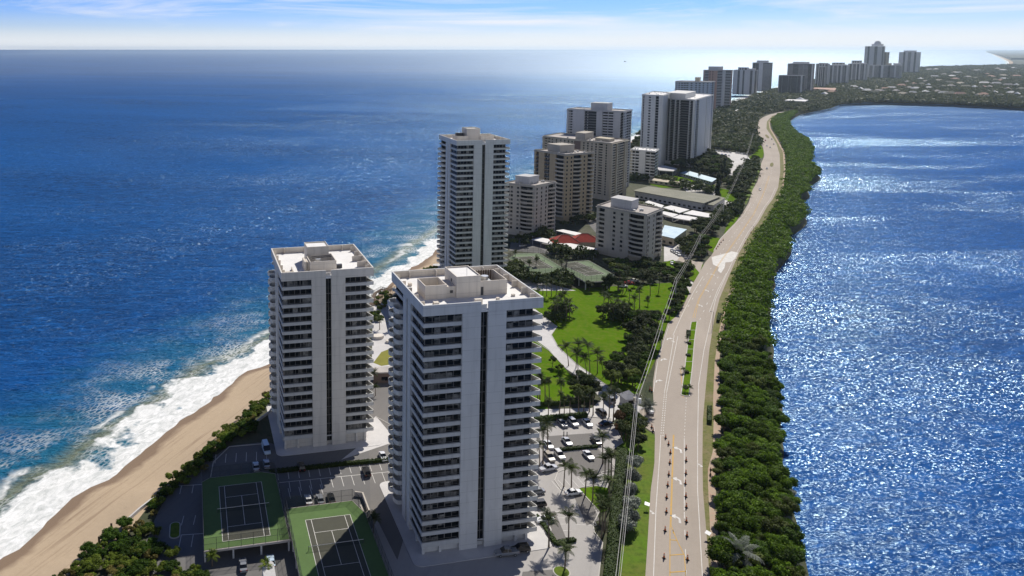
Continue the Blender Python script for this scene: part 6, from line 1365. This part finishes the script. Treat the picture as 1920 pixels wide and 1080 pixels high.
for x, y, a, k_, c_, l_ in [
    (1028, 837, DN, 'sedan', 'car_white', 'white car parked nose down beside the nearest tower, upper row'), (1063, 831, DN, 'sedan', 'car_silver', 'silver car with two posts behind it in the upper row of the right lot'),
    (1117, 830, UP, 'sedan', 'car_black', 'black car at the right end of the upper row in the right lot'), (1103, 857, DN, 'sedan', 'car_white', 'white car alone in the second row, right lot'),
    (1049, 857, DN, 'suv', 'car_white', 'white estate car in the second row beside a tan one'), (1030, 861, DN, 'suv', 'car_tan', 'tan boxy car left of the white estate car'),
    (1028, 882, R(8), 'pickup', 'car_silver', 'silver pickup crossing in front of the tan car'), (1075, 927, R(2), 'sedan', 'car_white', 'white car parked below the palm island'),
    (1022, 978, R(178), 'sedan', 'car_white', 'large white car in the bays close to the nearest tower'), (1005, 925, R(178), 'sedan', 'car_grey', 'dark car half hidden behind the nearest tower'),
    (1007, 950, R(178), 'suv', 'car_black', 'black car in the bays tight against the nearest tower'),
    (1054, 797, DN, 'sedan', 'car_grey', 'shaded car under the palms, leftmost of the top row'), (1075, 796, DN, 'suv', 'car_silver', 'silver car under the palms, second in the top row'), (1101, 796, DN, 'sedan', 'car_white', 'white car under the palms, right in the top row'),
    (1136, 797, R(10), 'sedan', 'car_black', 'black car in the tree shadow at the top right of the lot'), (1127, 776, UP, 'suv', 'car_black', 'black car on the drive below the gatehouse'),
    (1218, 771, R(70), 'pickup', 'car_white', 'white-topped truck leaving the entrance beside the road'), (1142, 753, UP, 'van', 'car_grey', 'grey van waiting at the gatehouse'),
    (718, 859, DN, 'sedan', 'car_white', 'white car on the lit side of the left lot'), (687, 888, UP, 'suv', 'car_black', 'black car parked below the clipped hedge'),
    (499, 846, R(-85), 'van', 'car_blue', 'pale blue van in the shadow of the shorter tower'), (565, 879, UP, 'suv', 'car_black', 'black car deep in shadow in the left lot'),
    (578, 941, UP, 'sedan', 'car_white', 'white car just behind the right tennis court'), (600, 940, UP, 'sedan', 'car_grey', 'grey car between two others behind the right tennis court'), (621, 938, UP, 'sedan', 'car_black', 'black car behind the right tennis court, rightmost'),
    (480, 878, UP, 'sedan', 'car_white', 'white car tail peeping out behind the left court, left one'), (500, 873, UP, 'sedan', 'car_silver', 'silver car peeping out behind the left court, right one'),
    (456, 1064, UP, 'sedan', 'car_grey', 'grey car under the edge of the left court deck'), (508, 1057, UP, 'sedan', 'car_blue', 'pale car under the deck corner of the left court'),
    (950, 1040, R(175), 'pickup', 'car_grey', 'small truck in shadow at the front foot of the nearest tower'), (975, 1034, R(178), 'suv', 'car_black', 'dark car behind the small truck in shadow'),
    (980, 462, R(20), 'sedan', 'car_white', 'white car between the slim tower and the beige block'), (1260, 495, R(60), 'sedan', 'car_white', 'white car on the drive by the upper intersection'),
    (1168, 538, R(-20), 'sedan', 'car_white', 'white car behind the lawn, left of the red one'), (1180, 532, R(-25), 'sedan', 'car_red', 'dark red car behind the upper lawn'), (1190, 528, R(-20), 'sedan', 'car_white', 'white car behind the upper lawn, right of the red one')]:
    car(G(x, y, Zl), a, k_, c_, l_)
ra = lambda p, q: adir(p, q)
for x, y, c_, l_, d_ in [(1438, 317, 'car_grey', 'grey car driving below the small far traffic island', 1), (1425, 356, 'car_white', 'white car driving on the road beside the pines', 1), (1438, 274, 'car_white', 'white car on the far road, left lane', 1), (1444, 277, 'car_white', 'white car on the far road, middle lane', 1), (1451, 271, 'car_black', 'black car on the far road near the verge', -1), (1447, 262, 'car_black', 'black car on the far road beside the long island', -1), (1435, 264, 'car_red', 'dark red car on the far road, left lane', 1)]:
    car(G(x, y, 4.12), ra((1430, 330), (1440, 300)) if y > 280 else ra((1445, 280), (1440, 262)) + (math.pi if d_ < 0 else 0), 'sedan', c_, l_, 'cars on the far road', small=True)
i = 0
for (xa, ya), (xb, yb), n_ in [((1328, 282), (1372, 287), 8), ((1378, 287), (1402, 291), 5), ((1330, 288), (1370, 293), 6)]:
    for j in range(n_):
        f = (j + .5) / n_; car(G(xa + (xb - xa) * f, ya + (yb - ya) * f, 4.1), R(70), random.choice(['sedan', 'suv']), random.choice(['car_white', 'car_white', 'car_silver', 'car_grey']), 'car in the crowded parking rows below the big white high-rise', 'cars in the far parking rows', small=True); i += 1
for (xa, ya), (xb, yb), n_, l_ in [((1200, 368), (1262, 380), 7, 'car parked in shade along the long low building'), ((1285, 350), (1345, 361), 6, 'car on the pale lot behind the low building'), ((1258, 470), (1275, 480), 4, 'pale car parked right of the low square block')]:
    for j in range(n_): f = (j + .5) / n_; car(G(xa + (xb - xa) * f, ya + (yb - ya) * f, 4.1), R(65), 'sedan', random.choice(['car_white', 'car_silver', 'car_grey']), l_, 'cars: ' + l_, small=True)

# ------------------------------------------------------------------ cones, signs, people, poles
q = MB(); q.tube([(0, 0, .06), (0, 0, 1.15)], [.23, .09], 12); cone_m = q.mesh('cone_body', M['cone'], True)
q = MB(); q.tube([(0, 0, .72), (0, 0, .92)], [.152, .126], 12, False); col_m = q.mesh('collar', M['paint_w'], True)
q = MB(); q.box(-.3, -.3, 0, .3, .3, .07); q.tube([(0, 0, .07), (0, 0, .3)], [.29, .22], 8); basem = q.mesh('base', M['rubber'])
def cone(x, y, label, group):
    t = empty('traffic_cone', G(x, y + 3 if y > 600 else y, 4.105), label, 'traffic cone', group); link('cone_body', cone_m, t); link('collar', col_m, t); link('base', basem, t); t.scale = (1.15,) * 3
LC = [(1248, 819), (1253.5, 831), (1257, 847), (1256, 866), (1254, 888), (1252, 908), (1250, 931), (1249.5, 958), (1247, 993), (1245, 1044)]
RC = [(1286.5, 839), (1286.5, 862), (1286, 886), (1285, 905), (1286, 929), (1287, 949), (1287, 976), (1288, 1003), (1289, 1047)]
for i, (x, y) in enumerate(LC): cone(x, y, ordinal(i) + ' traffic cone from the top in the left row along the yellow line', 'left row of traffic cones')
for i, (x, y) in enumerate(RC): cone(x, y, ordinal(i) + ' traffic cone from the top in the right row along the white lane line', 'right row of traffic cones')
for i, (x, y) in enumerate([(1222, 799), (1224.5, 806), (1218.5, 729), (1222, 731)]): cone(x, y, ordinal(i) + ' cone at the side of the entrance drive mouth', 'cones at the entrance mouth')
for i, (x, y) in enumerate([(1356, 451), (1352, 455), (1349, 459), (1346, 463), (1343, 467), (1397, 457), (1408, 437)]): cone(x, y, ordinal(i) + (' small cone along the kerb above the white-stained crossing' if i < 5 else ' small cone on the verge side past the crossing'), 'cones by the upper crossing')
def sign(x, y, label):
    P_ = G(x, y + 12, 4.1); t = empty('warning_sign', P_, label, 'road sign', 'diamond road signs', R(rot_s))
    q = MB(); q.tube([(0, 0, 0), (0, 0, 1.2)], .03, 5); q.build('post', M['metal'], t)
    q = MB(); s = .85; zc = 1.55; q.add([(0, -.02, zc - s), (s, -.02, zc), (0, -.02, zc + s), (-s, -.02, zc), (0, .02, zc - s), (s, .02, zc), (0, .02, zc + s), (-s, .02, zc)], [(0, 1, 2, 3), (7, 6, 5, 4), (0, 4, 5, 1), (1, 5, 6, 2), (2, 6, 7, 3), (3, 7, 4, 0)])
    b_ = q.build('sign_panel', M['car_white'], t); b_.location = (0, 0, 0)
    # panel tilt made up so that it catches the sun and shows white
    b_.rotation_euler = (R(-76), 0, 0); b_.location = (0, -1.5, 1.1)
rot_s = 10; sign(1213, 943, 'white diamond sign on the grass left of the road'); rot_s = -12; sign(1327, 998, 'white diamond sign in the verge right of the road')
# walking people on the footpath
def person(x, y, label, yaw=0):
    me = bpy.data.meshes.new('person'); 
    V = [(0, 0, .95), (0, 0, 1.15), (0, 0, 1.40), (0, 0, 1.52), (0, .02, 1.60), (0, .03, 1.70), (.10, 0, .90), (.11, .14, .50), (.11, .04, .08), (.11, .18, .05), (-.10, 0, .90), (-.11, -.08, .50), (-.11, -.26, .10), (-.11, -.14, .05),
         (.19, 0, 1.40), (.26, -.06, 1.12), (.26, .06, .88), (.26, .10, .80), (-.19, 0, 1.40), (-.26, .06, 1.12), (-.26, .16, .90), (-.26, .20, .82)]
    E_ = [(0, 1), (1, 2), (2, 3), (3, 4), (4, 5), (0, 6), (6, 7), (7, 8), (8, 9), (0, 10), (10, 11), (11, 12), (12, 13), (2, 14), (14, 15), (15, 16), (16, 17), (2, 18), (18, 19), (19, 20), (20, 21)]
    rad = [.15, .14, .16, .06, .085, .09, .09, .065, .045, .035, .09, .065, .045, .035, .06, .045, .032, .03, .06, .045, .032, .03]
    me.from_pydata(V, E_, []); o = bpy.data.objects.new('person', me); COL.objects.link(o); me.materials.append(M['skin'])
    sk = o.modifiers.new('Skin', 'SKIN'); o.modifiers.new('Sub', 'SUBSURF').levels = 1
    for i, r in enumerate(rad): me.skin_vertices[0].data[i].radius = (r, r)
    me.skin_vertices[0].data[0].use_root = True
    o.location = G(x, y, 4.12); o.rotation_euler = (0, 0, yaw); tag(o, label, 'person', 'people on the footpath')
    q = MB(); q.tube([(0, 0, .80), (0, 0, 1.0), (0, 0, 1.25), (0, 0, 1.47)], [.20, .18, .20, .11], 10); q.build('shirt', M['cloth_d'], o, True)
    for s, off in ((1, .14), (-1, -.08)): q = MB(); q.tube([(s * .10, 0, .92), (s * .11, off, .5)], [.115, .085], 8); q.build('shorts', M['cloth_d'], o, True)
    q = MB(); q.tube([(0, .0, 1.68), (0, -.01, 1.76), (0, 0, 1.80)], [.105, .09, .03], 8); q.build('hair', M['hair'], o, True)
def ensure_skin():
    pass
person(1332, 888, 'person in dark clothes walking on the sandy footpath, farther of two'); person(1331.5, 897, 'person in dark clothes walking on the sandy footpath, nearer of two', math.pi)
# gatehouse
c = G(1178, 758); t = empty('gatehouse', (c.x, c.y, 4), 'small gatehouse with a pale pyramid roof by the entrance', 'building'); 
q = MB(); q.box(-2, -2, 0, 2, 2, 2.8); q.build('wall', M['offwhite'], t); q = MB(); q.box(-1.2, -2.05, 1.0, 1.2, -2.002, 2.2); q.box(2.002, -1.2, 1.0, 2.05, 1.2, 2.2); q.build('window', M['glass'], t)
q = MB(); q.add([(-2.4, -2.4, 2.8), (2.4, -2.4, 2.8), (2.4, 2.4, 2.8), (-2.4, 2.4, 2.8), (0, 0, 4.9)], [(0, 1, 4), (1, 2, 4), (2, 3, 4), (3, 0, 4), (3, 2, 1, 0)]); q.build('roof', M['offwhite'], t)
# utility poles and cables
PT_ = [(1146, 1200), (1172, 905), (1195, 742), (1242, 600), (1268, 524), (1313, 442), (1357, 381), (1385, 325), (1402, 285), (1412, 250)]
tops = [G(x, y, 15.0 if i > 1 else 14.5) for i, (x, y) in enumerate(PT_)]
for i, p in enumerate(tops):
    if i == 1: continue
    d = (tops[min(i + 1, len(tops) - 1)] - tops[max(i - 1, 0)]).normalized(); ang = math.atan2(d.y, d.x)
    t = empty('utility_pole', (p.x, p.y, 4), ordinal(i - (i > 1)) + ' utility pole from the bottom of the power line' + (', carrying white transformers' if i == 2 else ''), 'utility pole', 'poles of the power line', ang)
    q = MB(); q.tube([(0, 0, 0), (0, 0, p.z - 4 + .6)], [.2, .13], 8); q.build('pole', M['path'], t)
    q = MB(); q.box(-.07, -1.3, p.z - 4 - .1, .07, 1.3, p.z - 4 + .06); q.box(-.06, -.8, p.z - 6, .06, .8, p.z - 5.86); q.build('crossarm', M['wood'], t)
    for s in (-1.2, 0, 1.2): q = MB(); q.tube([(0, s, p.z - 4 + .06), (0, s, p.z - 4 + .3)], .06, 6); q.build('insulator', M['metal'], t)
    if i == 2:
        for s, m_ in ((-.75, 'car_white'), (.75, 'cream')): q = MB(); q.tube([(.35, s, p.z - 6.4), (.35, s, p.z - 4.9)], .42, 12); q.build('transformer', M[m_], t)
for s, zo, nm in [(-.45, .3, 'left'), (.45, .3, 'right'), (0.1, -2.4, 'lower')]:
    q = MB(); pts = []
    for i in range(len(tops) - 1):
        if i == 1: continue
        a = tops[i]; b = tops[2] if i == 0 else tops[i + 1]
        d = (b - a).normalized(); n_ = Vector((-d.y, d.x, 0)); L_ = (b - a).length
        for k_ in range(10): f = k_ / 10; pts.append(a.lerp(b, f) + n_ * s + Vector((0, 0, zo - 4 * f * (1 - f) * min(1.2, L_ * .012))))
    pts.append(tops[-1] + Vector((0, 0, zo))); c0 = pts[0].copy(); q.tube([p - c0 for p in pts], .045 if zo > 0 else .03, 5); tag(q.build('power_cable', M['path'], loc=c0), nm + ' cable of the power line along the road', 'cable', 'cables of the power line')
# dark lamp posts along the verge
for i, (x, y) in enumerate([(1336, 615), (1382, 512), (1400, 470), (1412, 445), (1395, 490)]):
    c = G(x, y); t = empty('lamp_post', (c.x, c.y, 4), ordinal(i) + ' slender dark post on the lagoon side verge', 'lamp post', 'posts on the lagoon side verge'); q = MB(); q.tube([(0, 0, 0), (0, 0, 7)], [.1, .07], 6); q.build('pole', M['dark_metal'], t); q = MB(); q.tube([(0, 0, 6.95), (-1.2, 0, 7.3)], .05, 5); q.box(-1.6, -.15, 7.2, -1.0, .15, 7.35); q.build('lamp_head', M['dark_metal'], t)
for i, (x, y) in enumerate([(1057, 818), (1063, 819)]):
    c = G(x, y); q = MB(); q.tube([(0, 0, 0), (0, 0, 1.5)], .14, 8); q.tube([(0, 0, 1.5), (0, 0, 1.6)], [.17, .05], 8); tag(q.build('bollard', M['dark_metal'], loc=(c.x, c.y, 4)), ('left' if i == 0 else 'right') + ' dark bollard behind the silver car in the upper row', 'bollard')
# round-ended walls by the right court
for pts_, l_ in [([(665, 930), (680, 932), (692, 965), (683, 972), (676, 955)], 'curving low cream wall at the top right corner of the right court'), ([(700, 1010), (705, 1030), (712, 1042), (718, 1060), (714, 1068)], 'curving kerb wall in shadow right of the right court')]:
    P_ = PL(pts_); c0 = P_[0].copy(); q = MB(); wall_line(q, [p - c0 for p in P_], .4, 0, 1.3 if pts_[0][1] < 1000 else .5); tag(q.build('garden_wall', M['roofbox'], loc=c0), l_, 'wall')
q = MB(); q.tube([(0, 0, 0), (0, 0, 3.4)], 1.3, 14); q.box(-1.3, -4, 0, 1.3, 0, 3.2); tag(q.build('storage_tank', M['offwhite'], loc=G(503, 1085, 4)), 'white round-topped tank at the bottom edge below the left court', 'tank')
# small boat far out
c = G(1172, 116, 0); t = empty('boat', c, 'tiny dark boat far out on the sea', 'boat'); q = MB(); q.prism([(-14, -3), (8, -3), (16, 0), (8, 3), (-14, 3)], -.5, 3); q.build('hull', M['dark_metal'], t); q = MB(); q.box(-8, -2.2, 3.002, 3, 2.2, 8); q.build('cabin', M['dark_metal'], t)

# ------------------------------------------------------------------ air
FAR = 26000
if True:
    mb = MB(); mb.box(-4000, -800, -2.6, FAR, FAR, 175)
    m, nt, out = new_mat('haze'); v = nt.nodes.new('ShaderNodeVolumePrincipled'); v.inputs['Density'].default_value = 0.000034; v.inputs['Color'].default_value = (0.74, 0.90, 1.0, 1); v.inputs['Anisotropy'].default_value = 0.6
    nt.links.new(v.outputs[0], out.inputs['Volume']); tag(mb.build('haze', m), 'thin bluish haze over sea and land', 'haze', None, 'stuff')
# ------------------------------------------------------------------ light
AZ, EL = 39.5, 43.0
w = bpy.data.worlds.new('World'); scene.world = w; w.use_nodes = True; nt = w.node_tree; nt.nodes.clear()
out = nt.nodes.new('ShaderNodeOutputWorld'); bg = nt.nodes.new('ShaderNodeBackground'); sky = nt.nodes.new('ShaderNodeTexSky'); sky.sky_type = 'NISHITA'
sky.sun_disc = False; sky.sun_elevation = R(EL); sky.sun_rotation = R(AZ); sky.air_density = 1.0; sky.dust_density = 0.15; sky.ozone_density = 4.0; sky.altitude = 100
tc = nt.nodes.new('ShaderNodeTexCoord'); mp = nt.nodes.new('ShaderNodeMapping'); mp.inputs['Scale'].default_value = (2.2, 2.2, 26); nt.links.new(tc.outputs['Generated'], mp.inputs[0])
mp.inputs['Rotation'].default_value = (R(1.0), 0, R(20))
n1 = noise(nt, mp.outputs[0], 1.6, 8, 0.6, 0.7); cl = ramp(nt, n1, [(0.48, 0.0), (0.62, 0.45), (0.74, 0.9)])
sx = nt.nodes.new('ShaderNodeSeparateXYZ'); nt.links.new(tc.outputs['Generated'], sx.inputs[0])
lowh = ramp(nt, sx.outputs[2], [(0.0, 1.0), (0.010, 0.85), (0.026, 0.2), (0.045, 0.0)])
fade = ramp(nt, sx.outputs[2], [(0.0, 0.0), (0.02, 1.0)])
hi = ramp(nt, sx.outputs[2], [(0.055, 1.0), (0.12, 0.12)])
tcol = ramp(nt, sx.outputs[2], [(0.0, (0.78, 0.90, 1.20)), (0.045, (0.46, 0.68, 1.36)), (0.14, (0.10, 0.42, 0.95)), (0.35, (0.07, 0.27, 0.62)), (1.0, (0.14, 0.27, 0.46))])
tint = mix(nt, 1.0, sky.outputs[0], tcol, 'MULTIPLY')
# unseen bright cloud added behind the camera to lighten the walls facing it
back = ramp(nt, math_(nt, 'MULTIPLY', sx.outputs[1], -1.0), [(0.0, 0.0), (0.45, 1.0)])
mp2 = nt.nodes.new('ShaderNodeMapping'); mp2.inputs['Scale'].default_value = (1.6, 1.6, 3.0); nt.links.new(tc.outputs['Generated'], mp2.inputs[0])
fill_cloud = math_(nt, 'MULTIPLY', math_(nt, 'MULTIPLY', back, ramp(nt, sx.outputs[2], [(0.0, 1.0), (0.35, 1.0), (0.62, 0.0)])), ramp(nt, noise(nt, mp2.outputs[0], 1.4, 6, 0.6, 0.4), [(0.36, 0.15), (0.6, 0.85)]))
c1 = mix(nt, math_(nt, 'MULTIPLY', math_(nt, 'MULTIPLY', cl, fade), hi), tint, (8.8, 9.0, 9.6))
c1 = mix(nt, fill_cloud, c1, (8.8, 9.0, 9.0))
c2 = mix(nt, lowh, c1, (8.8, 9.1, 9.5))
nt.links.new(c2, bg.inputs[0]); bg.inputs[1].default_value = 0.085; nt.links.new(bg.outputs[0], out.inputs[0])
sl = bpy.data.lights.new('sun', 'SUN'); sl.energy = 4.8; sl.angle = R(0.5); sl.color = (1.0, 0.95, 0.87); so = bpy.data.objects.new('sun', sl); COL.objects.link(so)
sd = Vector((math.sin(R(AZ)) * math.cos(R(EL)), math.cos(R(AZ)) * math.cos(R(EL)), math.sin(R(EL)))); so.rotation_euler = sd.to_track_quat('Z', 'Y').to_euler()
cd_ = bpy.data.cameras.new('camera'); co = bpy.data.objects.new('camera', cd_); COL.objects.link(co); scene.camera = co
cd_.sensor_width = 36; cd_.lens = CF / 1920 * 36; cd_.shift_x = (960 - CX) / 1920; cd_.shift_y = (CY - 540) / 1920; cd_.clip_start = 1; cd_.clip_end = 400000
co.location = (0, 0, H); co.rotation_euler = (math.pi / 2 - PT, 0, -YAW)
vs_ = scene.view_settings; vs_.view_transform = 'Standard'; vs_.look = 'None'; vs_.exposure = 0.25; vs_.gamma = 1.0
scene.cycles.volume_step_rate = 10; scene.cycles.volume_bounces = 0; scene.cycles.max_bounces = 6; scene.cycles.transparent_max_bounces = 8
